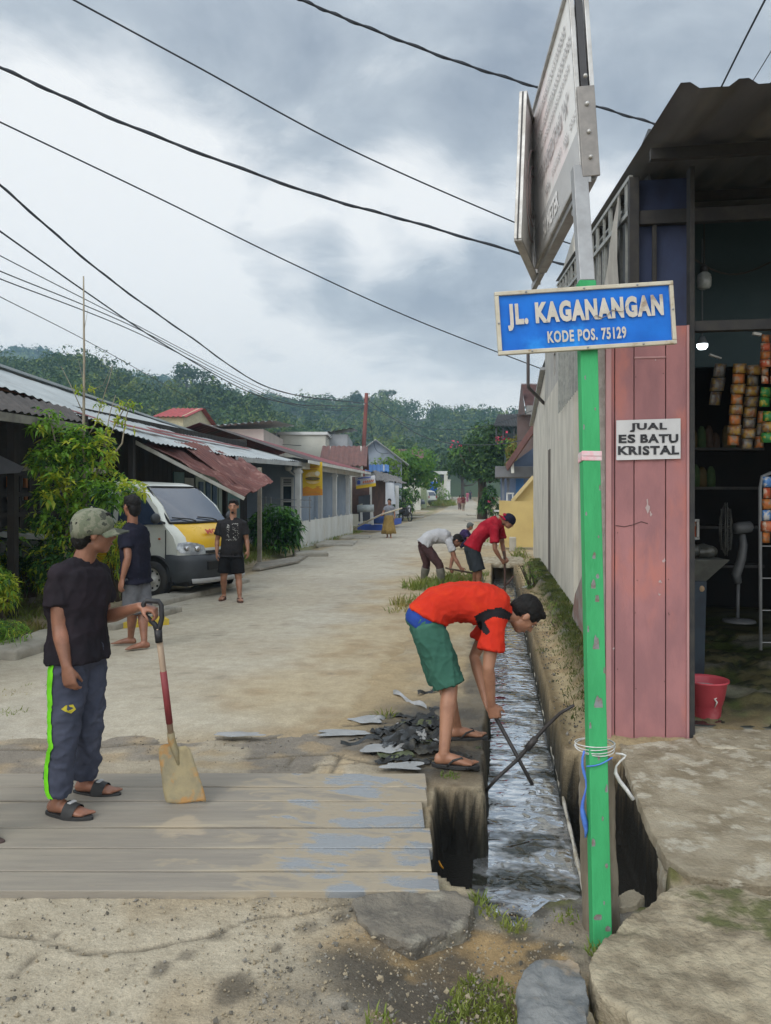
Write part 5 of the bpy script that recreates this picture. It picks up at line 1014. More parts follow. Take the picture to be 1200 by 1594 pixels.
# yellow hanging banner
yb = thing('food_banner', 'yellow vertical banner showing a burger, hung on the white porch column', 'banner', tuple(onX(487, 772, -5.85)))
yel = mat('banner_yellow', (.62, .43, .012), (.58, .38, .01), sc_=2, rough=.55, bump=.05); D2 = 25.2
def bp2(u, v, d=0): return W(u, v, D2 - d)
b = MB(); b.poly([bp2(471, 772), bp2(502, 771), bp2(501.5, 719), bp2(470.5, 720)], .01, -camy); b.build('cloth', yel, yb, world=True)
b = MB(); b.poly([bp2(471, 771.8, .03), bp2(501.8, 770.8, .03), bp2(501.8, 762, .03), bp2(495, 758, .03), bp2(487, 761, .03), bp2(478, 757, .03), bp2(471, 760, .03)], .004, -camy); b.build('orange_wave', mat('banner_orange', (.55, .23, .02), (.5, .19, .03)), yb, world=True)
def disc(mb, u, v, ru, rv, d, a0=0, a1=2 * PI, n=20): mb.poly([bp2(u + ru * math.cos(a), v - rv * math.sin(a), d) for a in np.linspace(a0, a1, n, endpoint=(a1 - a0) < 6)], .004, -camy)
b = MB(); disc(b, 487, 749, 10.5, 4.2, .06, PI, 2 * PI); b.build('bun', mat('bun', (.60, .45, .20), (.5, .33, .1)), yb, world=True)
b = MB(); disc(b, 486, 742, 10.5, 7.5, .03, 0, PI); b.build('bun_top', mat('bun_top', (.62, .52, .30), (.58, .40, .12)), yb, world=True)
b = MB(); disc(b, 486.5, 745, 11.5, 2.8, .05); b.build('patty', mat('patty', (.12, .05, .03), (.1, .14, .03), sc_=30), yb, world=True)
b = MB(); disc(b, 494, 737, 4.0, 3.6, .07); b.build('price_spot', mat('cream_spot', (.62, .58, .42)), yb, world=True)
b = MB(); 
for (u0, u1, v) in ((476, 497, 727), (478, 494, 731), (492, 499, 757.5), (474, 499, 766)): b.beam(bp2(u0, v, .05), bp2(u1, v, .05), .025, .045 if v == 727 else .03, 0, (0, 0, 1))
b.build('blurred_lettering', mat('banner_text', (.50, .27, .02), (.45, .2, .02)), yb, world=True)
b = MB(); b.beam(W(465, 735, 25.0), W(472, 735, 25.1), .03, .03); b.tube([W(447, 727, 24.9), W(452, 735, 24.9), W(459, 740, 24.9), W(470, 736, 25.0)], .03, 6); b.sph(W(449, 728, 24.9), .12, 10, 7); b.build('bracket', whitep, yb, world=True)
# ---------------------------------------------------------------- kiosk
ks = thing('kiosk', 'small open kiosk with a grey shingled awning beside the blue house', 'kiosk', (-6.2, 38, 0))
shing = mat('grey_shingle', (.17, .16, .15), (.11, .105, .10), sc_=5, rough=.85, bump=.4, bsc=20)
KA, KB = onX(583, 748, -5.35), onX(634, 752.5, -5.0); KA.z = 2.62; KB.z = 2.28
b = MB(); a_ = W(581, 732, 36); c_ = W(606, 740, 43); b.corr(W(586, 748, 35), W(634, 753, 42), W(618, 742, 44), W(581, 732, 37), 18, .02, 0, .02, 3, jit=.1); b.build('roof', shing, ks, world=True)
b = MB(); b.poly([W(548, 800, 36.6), W(575, 800, 36.6), W(575, 742, 36.6), W(548, 742, 36.6)], .06, -camy); b.poly([W(575, 812, 37.5), W(603, 806, 40), W(603, 750, 40), W(575, 742, 37.5)], .06, -camy); b.build('back_wall', mat('kiosk_brown', (.10, .055, .04), (.06, .035, .03), sc_=2), ks, world=True)
b = MB(); b.poly([W(600, 785, 37), W(616, 785, 37), W(613, 752, 37), W(600, 751, 37)], .02, -camy); b.build('cloth_banner', mat('white_cloth', (.52, .55, .58), (.42, .46, .52), sc_=1.5, stretch=(2, 2, .3)), ks, world=True)
for u, v0, v1 in ((618, 756, 800), (576, 748, 815)): b = MB(); b.beam(W(u, v1, 37.4), W(u, v0, 37.4), .16, .16); b.build('post', whitep, ks, world=True)
b = MB(); b.poly([W(558, 812, 35.8), W(576, 810, 36.5), W(576, 770, 36.5), W(558, 772, 35.8)], .05, -camy); b.build('shutter', mat('kiosk_dark', (.03, .035, .045)), ks, world=True)
kb = thing('shop_board', 'tilted white and yellow board with blurred blue and orange print on the kiosk', 'sign', tuple(W(569, 751, 34.2)))
b = MB(); b.poly([W(554.5, 761, 34.2), W(585, 756.5, 34.2), W(583.5, 740, 34.2), W(553, 743, 34.2)], .05, -camy); b.build('panel', mat('board_white', (.55, .56, .58), (.48, .5, .53)), kb, world=True)
b = MB(); b.poly([W(554.5, 761.2, 34.15), W(585.2, 756.7, 34.15), W(584.8, 751.8, 34.15), W(554, 756.3, 34.15)], .02, -camy); b.build('yellow_band', yel, kb, world=True)
b = MB(); b.beam(W(557, 744.8, 34.1), W(577, 742.6, 34.1), .03, .045, 0, (0, 0, 1)); b.poly([W(556, 754, 34.1), W(561, 753.4, 34.1), W(561, 749, 34.1), W(558.3, 747, 34.1), W(555.8, 749.4, 34.1)], .02, -camy); b.build('blue_print', mat('print_blue', (.05, .09, .38)), kb, world=True)
b = MB()
for k in range(6): b.beam(W(565 + k * 2.9, 752.4 - k * .42, 34.1), W(566.8 + k * 2.9, 748.6 - k * .42, 34.1), .04, .05)
b.build('orange_print', mat('print_orange', (.50, .14, .06)), kb, world=True)
b = MB(); D3 = 34.5; b.poly([W(556, 825, D3), W(595, 826, D3), W(595, 817, D3), W(557, 816, D3)], .45, -camy); b.poly([W(596, 822, 36), W(625, 815, 40), W(625, 806, 40), W(596, 810, 36)], .3, -camy)
tag(b.build('blue_planter', mat('blue_paint', (.03, .09, .40), (.025, .07, .32), sc_=3, rough=.5), bevel=.02), 'bright blue low wall at the foot of the kiosk', 'wall')
t = thing('wash_stand', 'grey basin on white legs beside the kiosk', 'stand', tuple(W(568, 818, 33.8)))
b = MB(); b.tube([W(556, 792, 33.8), W(582, 791, 33.8)], .16, 14); b.build('basin', mat('basin_grey', (.33, .36, .36), (.27, .3, .3)), t, world=True)
for u in (562, 579): b = MB(); b.beam(W(u, 793, 33.8), W(u + 1, 817, 33.8), .09, .09); b.build('leg', whitep, t, world=True)
b = MB(); b.poly([W(557, 790, 33.9), W(564, 790, 33.9), W(564, 784, 33.9), W(557, 786, 33.9)], .1, -camy); b.build('box', mat('cream', (.48, .46, .38)), t, world=True)
b = MB(); b.lathe([(.0, 0), (.24, 0), (.30, .30), (.31, .32), (.29, .31), (.0, .28)], W(588, 815, 34.2), 18); tag(b.build('blue_tub', mat('tub_blue', (.03, .07, .25), (.02, .05, .18))), 'dark blue tub on the ground behind the wash stand', 'tub')
# ---------------------------------------------------------------- houses behind
def house_box(name, label, u0, u1, vtop, vbase, D, depth, m, m_roof, kind='flat', over=.3, rh=1.2, cat='house', wins=(), roofh=None):
    a_, c_ = W(u0, HY, D), W(u1, HY, D); base = 0.0; zt = H - (vtop - HY) / F * D; t = thing(name, label, cat, ((a_.x + c_.x) / 2, (a_.y + c_.y) / 2 + depth / 2, base), TH)
    w_ = (u1 - u0) / F * D; b = MB(); b.bx(-w_ / 2, w_ / 2, -depth / 2, depth / 2, -.2, zt); b.build('wall', m, t)
    if kind == 'flat':
        b = MB(); b.bx(-w_ / 2 - over, w_ / 2 + over, -depth / 2 - over, depth / 2 + over, zt, zt + .16); b.build('roof', m_roof, t)
    elif kind == 'slope':      # mono slope
        b = MB(); b.corr((-w_ / 2 - over, -depth / 2 - over, zt + .02), (w_ / 2 + over, -depth / 2 - over, zt + .35), (w_ / 2 + over, depth / 2, zt + rh + .3), (-w_ / 2 - over, depth / 2, zt + rh), int(w_ * 4) + 2, .03, 0, .04, 1); b.build('roof', m_roof, t)
    elif kind == 'side':       # ridge parallel to the picture
        b = MB()
        b.corr((-w_ / 2 - over, -depth / 2 - over, zt - .05), (w_ / 2 + over, -depth / 2 - over, zt - .05), (w_ / 2 + over, 0, zt + rh), (-w_ / 2 - over, 0, zt + rh), int(w_ * 4) + 2, .03, 0, .03, 1)
        b.corr((-w_ / 2 - over, 0, zt + rh), (w_ / 2 + over, 0, zt + rh), (w_ / 2 + over, depth / 2 + over, zt - .05), (-w_ / 2 - over, depth / 2 + over, zt - .05), int(w_ * 4) + 2, .03, 0, .03, 1); b.build('roof', m_roof, t)
        b = MB(); 
        for s in (-1, 1): b.poly([(s * w_ / 2, -depth / 2, zt), (s * w_ / 2, depth / 2, zt), (s * w_ / 2, 0, zt + rh)], .1, (s, 0, 0))
        b.build('gable', m, t)
    elif kind == 'gable':      # gable facing the picture
        b = MB(); b.poly([(-w_ / 2, -depth / 2, zt), (w_ / 2, -depth / 2, zt), (0, -depth / 2, zt + rh)], .12, (0, -1, 0)); b.build('gable', m, t)
        for s in (-1, 1):
            b = MB(); b.corr((s * (w_ / 2 + over), -depth / 2 - over, zt - rh * over / (w_ / 2)), (s * (w_ / 2 + over), depth / 2, zt - rh * over / (w_ / 2)), (0, depth / 2, zt + rh), (0, -depth / 2 - over, zt + rh), 20, .03, 0, .05, 1); b.build('roof', m_roof, t)
    for (x0, x1, z0, z1) in wins:
        b = MB(); b.bx(x0 * w_, x1 * w_, -depth / 2 - .03, -depth / 2 + .05, z0 * zt, z1 * zt); wo = b.build('window', whitep, t)
        b = MB(); b.bx(x0 * w_ + .06, x1 * w_ - .06, -depth / 2 - .035, -depth / 2 - .031, z0 * zt + .06, z1 * zt - .06); b.build('pane', glassd, wo)
    return t
palewall = mat('pale_wall', (.50, .50, .44), (.42, .42, .37), sc_=.8, rough=.85, c3=(.33, .33, .31), sc3=.5, lo3=.54, hi3=.7); pinkw = mat('pinkish_wall', (.52, .46, .42), (.45, .40, .37), sc_=.8); greyb = mat('grey_block', (.34, .36, .38), (.29, .31, .33), sc_=.8)
browntile = mat('brown_tile', (.15, .075, .065), (.11, .06, .055), sc_=2, rough=.85, bump=.3, bsc=8); redt = mat('red_tile', (.36, .05, .05), (.28, .045, .045), sc_=2, rough=.6); bluesheet = mat('blue_sheet', (.06, .17, .40), (.05, .13, .32), sc_=1); yelw = mat('yellow_wall', (.48, .36, .14), (.42, .31, .12), sc_=1.2, rough=.8, c3=(.30, .23, .11), sc3=1.2, lo3=.58, hi3=.72)
house_box('pink_wall_house', 'pinkish house with a slanted white sheet roof behind the long house', 300, 394, 668, 800, 36, 7, pinkw, mat('white_sheet', (.50, .52, .53), (.43, .45, .46), sc_=1), 'slope', .6, .5)
house_box('red_gable_house', 'small house with a red roof peak and yellow gable above the zinc roof', 232, 270, 648, 800, 44, 8, mat('cream_gable', (.5, .45, .3)), redt, 'side', .3, .9)
house_box('pale_block_house', 'pale two storey block house with a flat parapet', 420, 491, 677, 820, 43, 8, palewall, whitep, 'flat', .12)
house_box('block_annex', 'grey block annex beside the pale two storey house', 397, 421, 678, 820, 42.4, 4, greyb, mat('grey_cap', (.25, .25, .25)), 'flat', .02)
house_box('grey_gable_house', 'tall grey house with an open dark gable end at its right', 491, 528, 676, 820, 46, 7, greyb, whitep, 'slope', .35, .5)
house_box('brown_roof_house', 'low house with a plain brown pitched roof behind the blue house', 496, 550, 724, 820, 40, 5, palewall, browntile, 'side', .35, 1.15)
house_box('blue_gable_house', 'light blue grey house with a white edged gable by the utility pole', 530, 612, 716, 830, 56, 9, mat('bluegrey2', (.36, .40, .45), (.31, .35, .40), sc_=.7), whitep, 'gable', .5, 1.45, wins=((-.02, .03, .8, .98),))
house_box('blue_sheet_shed', 'shed with a bright blue sheet roof below the grey gable', 552, 590, 733, 830, 50, 5, greyb, bluesheet, 'side', .3, .5)
house_box('wide_brown_house', 'house with a broad brown tiled roof far along the left side', 600, 645, 717, 830, 78, 9, palewall, browntile, 'side', .4, 1.4)
house_box('red_tile_house', 'small bright red roofed house beside the broad brown roof', 645, 658, 722, 830, 84, 6, mat('limewall', (.40, .46, .28)), redt, 'side', .3, 1.0)
# white gateway at the far bend
t = thing('gateway', 'pale concrete gateway with a flat lintel at the far bend', 'gate', tuple(W(686, 775, 112)))
b = MB(); 
for u in (677, 694): b.beam(W(u, 780, 112), W(u, 736, 112), .5, .5)
b.build('pillar', palewall, t, world=True); b = MB(); b.beam(W(675, 736, 112), W(697, 736, 112), .5, .45); b.build('lintel', whitep, t, world=True)
b = MB(); b.poly([W(678, 752, 113), W(693, 752, 113), W(693, 740, 113), W(678, 740, 113)], .1, -camy); b.build('dark_gate', mat('gate_dark', (.07, .08, .09)), t, world=True); b = MB(); b.poly([W(678, 778, 113), W(693, 778, 113), W(693, 752, 113), W(678, 752, 113)], .1, -camy); b.build('gate_wall', palewall, t, world=True)
t = thing('gate_post', 'whitish square pillar standing right of the gateway', 'post', tuple(W(698, 775, 106))); b = MB(); b.beam(W(698, 778, 106), W(698, 748, 106), .55, .5); b.build('shaft', whitep, t, world=True); b = MB(); b.beam(W(698, 748, 106), W(698, 746.5, 106), .7, .65); b.build('cap', palewall, t, world=True)
b = MB(); b.beam(W(634, 752, 92) + Vector((0, 0, 0)), W(676, 752, 92), .2, .6); 
# tank
t = thing('blue_tank', 'blue plastic water tank on a dark frame beside the white car', 'tank', tuple(W(675, 785, 94))); b = MB(); b.rings([[W(675 + 5.5 * s * math.cos(a), v + 1.2 * math.sin(a), 94 + .45 * s * math.sin(a)) for a in np.linspace(0, 2 * PI, 16, endpoint=False)] for v, s in ((766, .8), (764, .95), (754, 1.15), (752.5, 1.25), (751, 1.2))]); b.build('tank', mat('tank_blue', (.03, .13, .45), (.025, .1, .36)), t, world=True)
b = MB()
for u in (670.5, 679): b.beam(W(u, 784, 94), W(u, 765, 94), .18, .18)
b.beam(W(669, 767, 94), W(680, 767, 94), .3, .15); b.build('stand', mat('stand_blue', (.05, .12, .2)), t, world=True)
# ---------------------------------------------------------------- utility pole with wires
t = thing('utility_pole', 'reddish brown utility pole leaning beside the blue gable house', 'pole', tuple(W(563, 800, 47)))
b = MB(); b.tube([W(563, 810, 47), W(564.5, 728, 47), W(570.5, 612, 47)], [.15, .14, .11], 12); b.build('shaft', mat('pole_red', (.17, .055, .045), (.12, .045, .04), sc_=3, stretch=(1, 1, .2)), t, world=True)
b = MB(); b.beam(W(566, 622, 47), W(575, 621, 47), .08, .08); b.beam(W(567, 632, 47), W(574, 631, 47), .07, .07); b.build('crossarm', mat('arm', (.08, .07, .07)), t, world=True)
for u, v in ((566.5, 619), (574.5, 618), (567.5, 629)): b = MB(); b.sph(W(u, v, 47), .07, 8, 6); b.build('insulator', whitep, t, world=True)
# ================================================================ right side beyond the flank wall
yh = thing('yellow_wall_house', 'house with a yellow stair wall, blue front and brown pitched eave', 'house', (2.5, 30, 0))
Y1 = 24.0
def ry(u, v, Y=Y1): return onY(u, v, Y)
b = MB(); b.poly([ry(777, 852), ry(835, 852), ry(835, 781.5), ry(777, 779)], .30, (0, -1, 0)); b.build('yellow_block', yelw, yh, world=True)
b = MB(); b.poly([ry(797, 782, 25.5), ry(834, 790, 25.5), ry(834, 738, 25.5), ry(826, 746, 25.5)], .25, (0, -1, 0)); b.build('stair_parapet', yelw, yh, world=True)
b = MB(); a_, c_ = ry(797, 780, 25.45), ry(830, 742, 25.45); b.beam(a_, c_, .45, .10, 0, (0, 0, 1)); b.build('parapet_cap', mat('yellow_cap', (.50, .40, .2), (.42, .33, .16)), yh, world=True)
b = MB(); b.poly([ry(779, 790, 33), ry(840, 790, 33), ry(840, 690, 33), ry(779, 735, 33)], .3, (0, -1, 0)); b.build('front_wall', mat('front_navy', (.07, .10, .16), (.05, .07, .11), sc_=1), yh, world=True)
b = MB(); b.poly([ry(803, 778, 31), ry(815, 778, 31), ry(815, 742, 31), ry(803, 742, 31)], .1, (0, -1, 0)); b.build('blue_door', bluesheet, yh, world=True)
for u in (783, 791): b = MB(); b.beam(ry(u, 782, 30), ry(u, 738, 30), .10, .10); b.build('porch_post', mat('post_bluegrey', (.16, .18, .22)), yh, world=True)
b = MB(); b.beam(ry(788, 768, 29), ry(800, 768, 29), .05, .05); b.beam(ry(789, 780, 29), ry(789, 768, 29), .05, .05); b.beam(ry(798, 780, 29), ry(798, 768, 29), .05, .05); b.build('rail', whitep, yh, world=True)
b = MB(); b.beam(ry(770.5, 735.5, 30), ry(832, 735.5, 30), 1.6, .42, 0, (0, 0, 1)); b.build('flat_canopy', mat('canopy_grey', (.15, .155, .165), (.11, .115, .12), sc_=1.5), yh, world=True, bevel=.03)
p0, p1 = ry(789, 725, 27), ry(832, 662, 25); b = MB(); b.corr(p0, p0 + Vector((0, 9, 0)), p1 + Vector((0, 11, 0)), p1, 30, .03, 0, .03, 1); b.build('eave_roof', browntile, yh, world=True)
b = MB(); b.beam(p0 + Vector((0, -.05, -.06)), p1 + Vector((0, -.05, -.06)), .05, .26); b.build('bargeboard', mat('bargeboard', (.16, .075, .065), (.12, .06, .055), sc_=2), yh, world=True)
b = MB(); q = ry(797, 731, 26.8); b.beam(q + Vector((0, 0, .3)), q + Vector((0.02, 0, -.12)), .16, .1); b.build('eave_bracket', whiteold, yh, world=True)
b = MB(); b.poly([ry(829, 822, 23.6), ry(833, 822, 23.6), ry(833, 788, 23.6), ry(831, 790, 23.6)], .03, (0, -1, 0)); tag(b.build('yellow_bag', mat('bag_yellow', (.60, .45, .02), (.5, .36, .02), sc_=4)), 'bright yellow bag hanging at the far corner of the flank wall', 'bag')
gt = thing('gable_house', 'tall narrow house with a brown tiled gable above the flank wall', 'house', tuple(W(830, 770, 44)))
b = MB(); b.poly([W(807, 645, 44), W(818, 646, 43), W(812, 598, 44)], .2, -camy); b.poly([W(806, 800, 44.3), W(850, 800, 44.3), W(850, 640, 44.3), W(806, 644, 44.3)], .3, -camy); b.build('gable', mat('gable_brown', (.11, .075, .07), (.08, .06, .055), sc_=1), gt, world=True)
b = MB(); b.corr(W(818, 634, 43), W(850, 632, 43), W(850, 597, 46), W(811, 597.5, 46), 22, .05, 0, .05, 8, jit=.04); b.build('tile_roof', browntile, gt, world=True)
b = MB(); b.poly([W(820, 645, 42.8), W(834, 645, 42.8), W(834, 631, 42.8), W(820, 631, 42.8)], .3, -camy); b.build('roof_box', mat('roof_box', (.20, .2, .19)), gt, world=True)
dk = thing('balcony_house', 'dark balcony under a black corrugated roof above the mango tree', 'house', tuple(W(800, 770, 50)))
b = MB(); b.corr(W(768, 663, 47), W(835, 664, 47), W(838, 643, 52), W(775, 645, 52), 26, .04, 0, .03, 1); b.build('roof', mat('black_roof', (.03, .033, .036), (.05, .05, .05), sc_=1), dk, world=True)
b = MB()
for u in (772.5, 783, 800, 820): b.beam(W(u, 690, 47.2), W(u, 664, 47.2), .10, .10)
for v in (676, 681, 686): b.beam(W(772, v, 47.2), W(835, v - 1, 47.2), .05, .05)
b.build('railing', mat('rail_dark', (.05, .055, .06)), dk, world=True)
b = MB(); b.poly([W(785, 800, 50), W(845, 800, 50), W(845, 664, 50), W(785, 664, 50)], .3, -camy); b.build('wall', mat('balcony_wall', (.06, .10, .11), (.05, .08, .09), sc_=1), dk, world=True)
# kerb-side slabs on both sides ---------------------------------
rnd = random.Random(12)
slabm = mat('kerb_slab', (.36, .335, .28), (.28, .26, .215), sc_=2.5, rough=.9, bump=.5, bsc=25, c3=(.20, .185, .15), sc3=2, lo3=.55, hi3=.7)
def kerb(u, v, w_, d_, h_, rz, label, m=slabm, zb=-.03, grp=None):
    p = G(u, v); t = MB(); t.box((0, 0, h_ / 2), (w_, d_, h_)); 
    o = MB(); R = Matrix.Rotation(rz, 3, 'Z'); o.box((p.x, p.y, h_ / 2 + zb), (w_, d_, h_), R)
    me = remesh(o, max(.02, min(w_, d_, h_) / 4), 1); wrinkle(me, .02, 3.2, seed=u); ob = link(me, 'kerb_slab', m); c = Vector((p.x, p.y, zb))
    for q in me.vertices: q.co -= c
    ob.location = c; return tag(ob, label, 'slab', grp)
kerb(275, 935, 2.3, .45, .14, 1.42, 'long pale kerb slab beneath the front of the parked van'); kerb(345, 915, 1.5, .5, .12, 1.5, 'kerb slab behind the man in black shorts'); kerb(215, 968, 1.6, .4, .14, 1.45, 'kerb slab behind the legs of the man in navy')
kerb(60, 1010, 1.4, .5, .16, 1.5, 'rough old kerb slab below the left grass tuft'); kerb(483, 866, .9, 1.0, .16, .3, 'broken kerb slab at the corner of the lawn by the bush'); kerb(525, 848, 1.2, 2.2, .12, .1, 'flat pale slab at the gate of the low white fence')
kerb(552, 838, 1.2, 1.8, .12, .1, 'slab over the ditch by the blue planter'); 
for k, (u, v) in enumerate([(640, 806), (655, 797), (668, 791), (678, 787), (690, 782)]): kerb(u - 8, v, 2.6, 2.2, .14, .1, 'flat slab bridging the ditch along the far left kerb', grp='slabs along the far left kerb')
for k, (u, v) in enumerate([(748, 812), (745, 803), (738, 790), (735, 784)]): kerb(u + 6, v, 2.4, 2.0, .14, .1, 'flat slab along the far right kerb before the mango tree', grp='slabs along the far right kerb')
# old boards by the lawn
for k in range(5):
    b = MB(); p = W(398 + k * 1.5, 886 - k * 5, 16.6 + k * .33); q = W(462 + k * 3, 870 - k * 4.2, 18.6 + k * .36); p.z = .07; q.z = .075; b.beam(p, q, .20, .045)
    tag(b.build('old_board', lightwood, None, bevel=.006), ['nearest of the grey old boards laid by the lawn', 'second grey old board of the row laid by the lawn', 'third grey old board of the row laid by the lawn', 'fourth grey old board of the row laid by the lawn', 'grey old board laid closest to the lawn grass'][k], 'board', 'old boards by the lawn')
# yellow kerb mark behind the navy man, posts
b = MB(); p = G(196, 983); b.beam(p + Vector((-.5, -.1, .06)), p + Vector((.3, .5, .06)), .30, .08); tag(b.build('yellow_plank', mat('yellow_plank', (.55, .40, .04), (.45, .33, .05), sc_=4)), 'yellow painted plank on the kerb behind the man in navy', 'plank')
b = MB(); p = G(50, 945); b.tube([p, p + Vector((.0, 0, .42)), p + Vector((-.02, 0, .80))], [.05, .048, .045], 8); tag(b.build('fence_stake', mat('stake', (.26, .23, .18), (.36, .35, .33), sc_=3)), 'short wooden stake in the verge left of the man in the cap', 'stake')
b = MB(); p = G(16, 982); p = W(16, 880, 9.6); 
# far right pots and clutter under the mango tree
for k, (u, v, s, lab) in enumerate([(752, 798, .5, 'grey plant pot by the far right kerb'), (742, 792, .45, 'small plant pot near the far right kerb')]):
    b = MB(); b.lathe([(0, 0), (.3 * s, 0), (.42 * s, .7 * s), (.46 * s, .75 * s), (.36 * s, .72 * s), (0, .65 * s)], G(u, v), 14); tag(b.build('plant_pot', mat('pot', (.30, .30, .28), (.2, .2, .19))), lab, 'pot')
b = MB(); b.beam(W(749, 790, 62), W(749, 766, 62), .5, .12, 0, camy); tag(b.build('red_post', mat('red_post', (.42, .07, .08))), 'pink red upright board far on the right kerb', 'board')
b = MB(); b.beam(W(788, 806, 36), W(788, 789, 36), .30, .25, 0, camy); tag(b.build('white_crate', mat('crate', (.5, .48, .46), (.38, .3, .28), sc_=6)), 'whitish box standing on the yellow wall end', 'box')
b = MB(); b.beam(W(770, 795, 32), W(786, 796, 32), .5, .07); tag(b.build('white_board', whitep), 'white board lying across the drain by the yellow wall', 'board')
t = thing('drain_stub', 'short grey concrete stub in front of the yellow wall', 'post', tuple(G(798, 857))); b = MB(); b.beam(G(798, 858), G(798, 858) + Vector((0, 0, .42)), .22, .2); b.build('block', slabm, t, world=True, bevel=.02)
# ================================================================ vehicles
carw = mat('car_white', (.62, .64, .58), (.58, .60, .55), sc_=1.2, rough=.32, bump=0, coat=.35, c3=(.52, .53, .48), sc3=1.6, lo3=.56, hi3=.75); cary = mat('car_yellow', (.66, .40, .008), (.6, .36, .008), sc_=1.5, rough=.3, bump=0, coat=.4)
plast = mat('black_plastic', (.05, .056, .062), (.038, .042, .048), sc_=5, rough=.55, bump=.08); tyre = mat('tyre_rubber', (.022, .023, .025), (.04, .038, .035), sc_=6, rough=.85, bump=.2); rimm = mat('wheel_steel', (.56, .56, .53), (.42, .42, .4), sc_=9, rough=.45, metal=.2)
autog = mat('auto_glass', (.035, .05, .085), (.03, .045, .075), rough=.05, spec=1.0, bump=0, rvar=0, coat=.5); lampm = mat('lamp_lens', (.45, .48, .50), (.28, .30, .33), sc_=16, rough=.12, metal=.25, bump=0); orange = mat('indicator', (.5, .12, .02), rough=.3); platew = mat('plate', (.42, .42, .38), (.36, .36, .33), sc_=9); rubber = mat('seal', (.015, .015, .016), rough=.6)
chrome = mat('chrome', (.5, .5, .5), rough=.2, metal=.8); redm2 = mat('red_print', (.45, .05, .03), rough=.5, bump=0)
def nowarp(x, y): return x
def vanwarp(x, y): return x - sm(.0, .6, x) * (.05 * (y / .8) ** 2 + .21 * min(1.05, abs(y) / .8) ** 4)
def shell(mb, prof, halfw, mfun, warp=nowarp):
    "one-box body: closed side outline prof (x,z) swept across y with rounded edges; halfw(x,z)"
    cx = sum(p[0] for p in prof) / len(prof); cz = sum(p[1] for p in prof) / len(prof)
    R = []
    for t, s in ((-1, .95), (-.99, .975), (-.95, .99), (-.86, 1), (-.7, 1), (-.5, 1), (-.25, 1), (0, 1), (.25, 1), (.5, 1), (.7, 1), (.86, 1), (.95, .99), (.99, .975), (1, .95)):
        R.append([Vector((warp(x - (1 - s) * .9 * float(np.sign(x - cx)) * min(1, abs(x - cx)), t * halfw(x, z)), t * halfw(x, z), z - (1 - s) * (z - cz) * .9)) for x, z in prof])
    n = len(prof); vs = [p for r in R for p in r]
    for i in range(len(R) - 1):
        for j in range(n):
            k = (j + 1) % n; f = (i * n + j, i * n + k, (i + 1) * n + k, (i + 1) * n + j); c = sum((vs[q] for q in f), Vector()) / 4
            mb.f.append(f); mb.m.append(mfun(c, 0)); mb.s.append(True)
    mb.v += [tuple(p) for p in vs]
    for r0 in (0, (len(R) - 1) * n):
        # side skin triangulated as a fan of strips so colours can differ
        c = Vector((cx, vs[r0].y, cz)); o = len(mb.v); mb.v.append(tuple(c))
        for j in range(n):
            a, b_ = r0 + j, r0 + (j + 1) % n; mb.f.append((o, a, b_)); mb.m.append(0); mb.s.append(False)
def wheel(parent, x, y, r, w_, sgn):
    b = MB(); prof = [(r * .62, -w_ / 2), (r * .9, -w_ / 2), (r * .985, -w_ * .36), (r, -w_ * .2), (r, w_ * .2), (r * .985, w_ * .36), (r * .9, w_ / 2), (r * .62, w_ / 2)]
    n = 28; b.rings([[Vector((x + q * math.cos(a), y + yy, r + q * math.sin(a))) for a in np.linspace(0, 2 * PI, n, endpoint=False)] for q, yy in prof], 0, True, False); wo = b.build('wheel', tyre, parent)
    b = MB(); pr = [(.0, .42), (.16, .42), (.20, .38), (.30, .34), (.40, .28), (.52, .30), (.60, .34), (.635, .36), (.635, -.3)]
    b.rings([[Vector((x + q * r * math.cos(a), y + sgn * yy * w_ * 1.25, r + q * r * math.sin(a))) for a in np.linspace(0, 2 * PI, n, endpoint=False)] for q, yy in pr], 0, True, True)
    ri = b.build('rim', rimm, wo)
    for k in range(8):
        a = 2 * PI * k / 8; b = MB(); p = Vector((x + .46 * r * math.cos(a), y + sgn * .29 * w_ * 1.25, r + .46 * r * math.sin(a))); b.sph(p, (.02, .012, .02), 8, 5); b.build('rim_hole', rubber, wo)
    return wo
vr = TH - math.radians(25); Rv = Matrix.Rotation(vr, 3, 'Z'); vo = G(249, 931) - Rv @ Vector((0, -.70, 0)); vo = vo - camx * .01; vo.z = .02
van = thing('parked_van', 'white and yellow minivan parked nose out at the left kerb', 'van', tuple(vo), vr)
prof = [(.70, .30), (.745, .42), (.74, .60), (.725, .80), (.67, .98), (.52, 1.12), (.36, 1.19), (.05, 1.47), (-.27, 1.73), (-.40, 1.81), (-.62, 1.865), (-1.4, 1.90), (-2.4, 1.90), (-3.1, 1.86), (-3.27, 1.70), (-3.33, 1.2), (-3.35, .6), (-3.30, .30)]
def hwf(x, z): return .835 - .13 * max(0, z - 1.05) / .8 - .07 * max(0, x - .35) ** 1.2 * 2
def mfun(c, _):
    if c.x > .16 and .74 < c.z < 1.20 and abs(c.y) < .70: return 1
    return 0
b = MB(); shell(b, prof, hwf, mfun, vanwarp); b.build('body', [carw, cary], van)
# side skins: yellow lower panel at the back
b = MB()
for s in (-1, 1):
    b.poly([(-.62, s * .845, .42), (-3.25, s * .845, .42), (-3.25, s * .845, 1.02), (-.62, s * .845, 1.02)], .012, (0, s, 0))
b.build('side_band', cary, van)
b = MB(); b.poly([(-1.2, -.852, .55), (-1.75, -.852, .55), (-1.75, -.852, .95), (-1.3, -.852, .95)], .004, (0, -1, 0)); b.build('red_panel', mat('red_panel', (.32, .03, .03), (.25, .03, .03)), van)
def hood(x): return 0
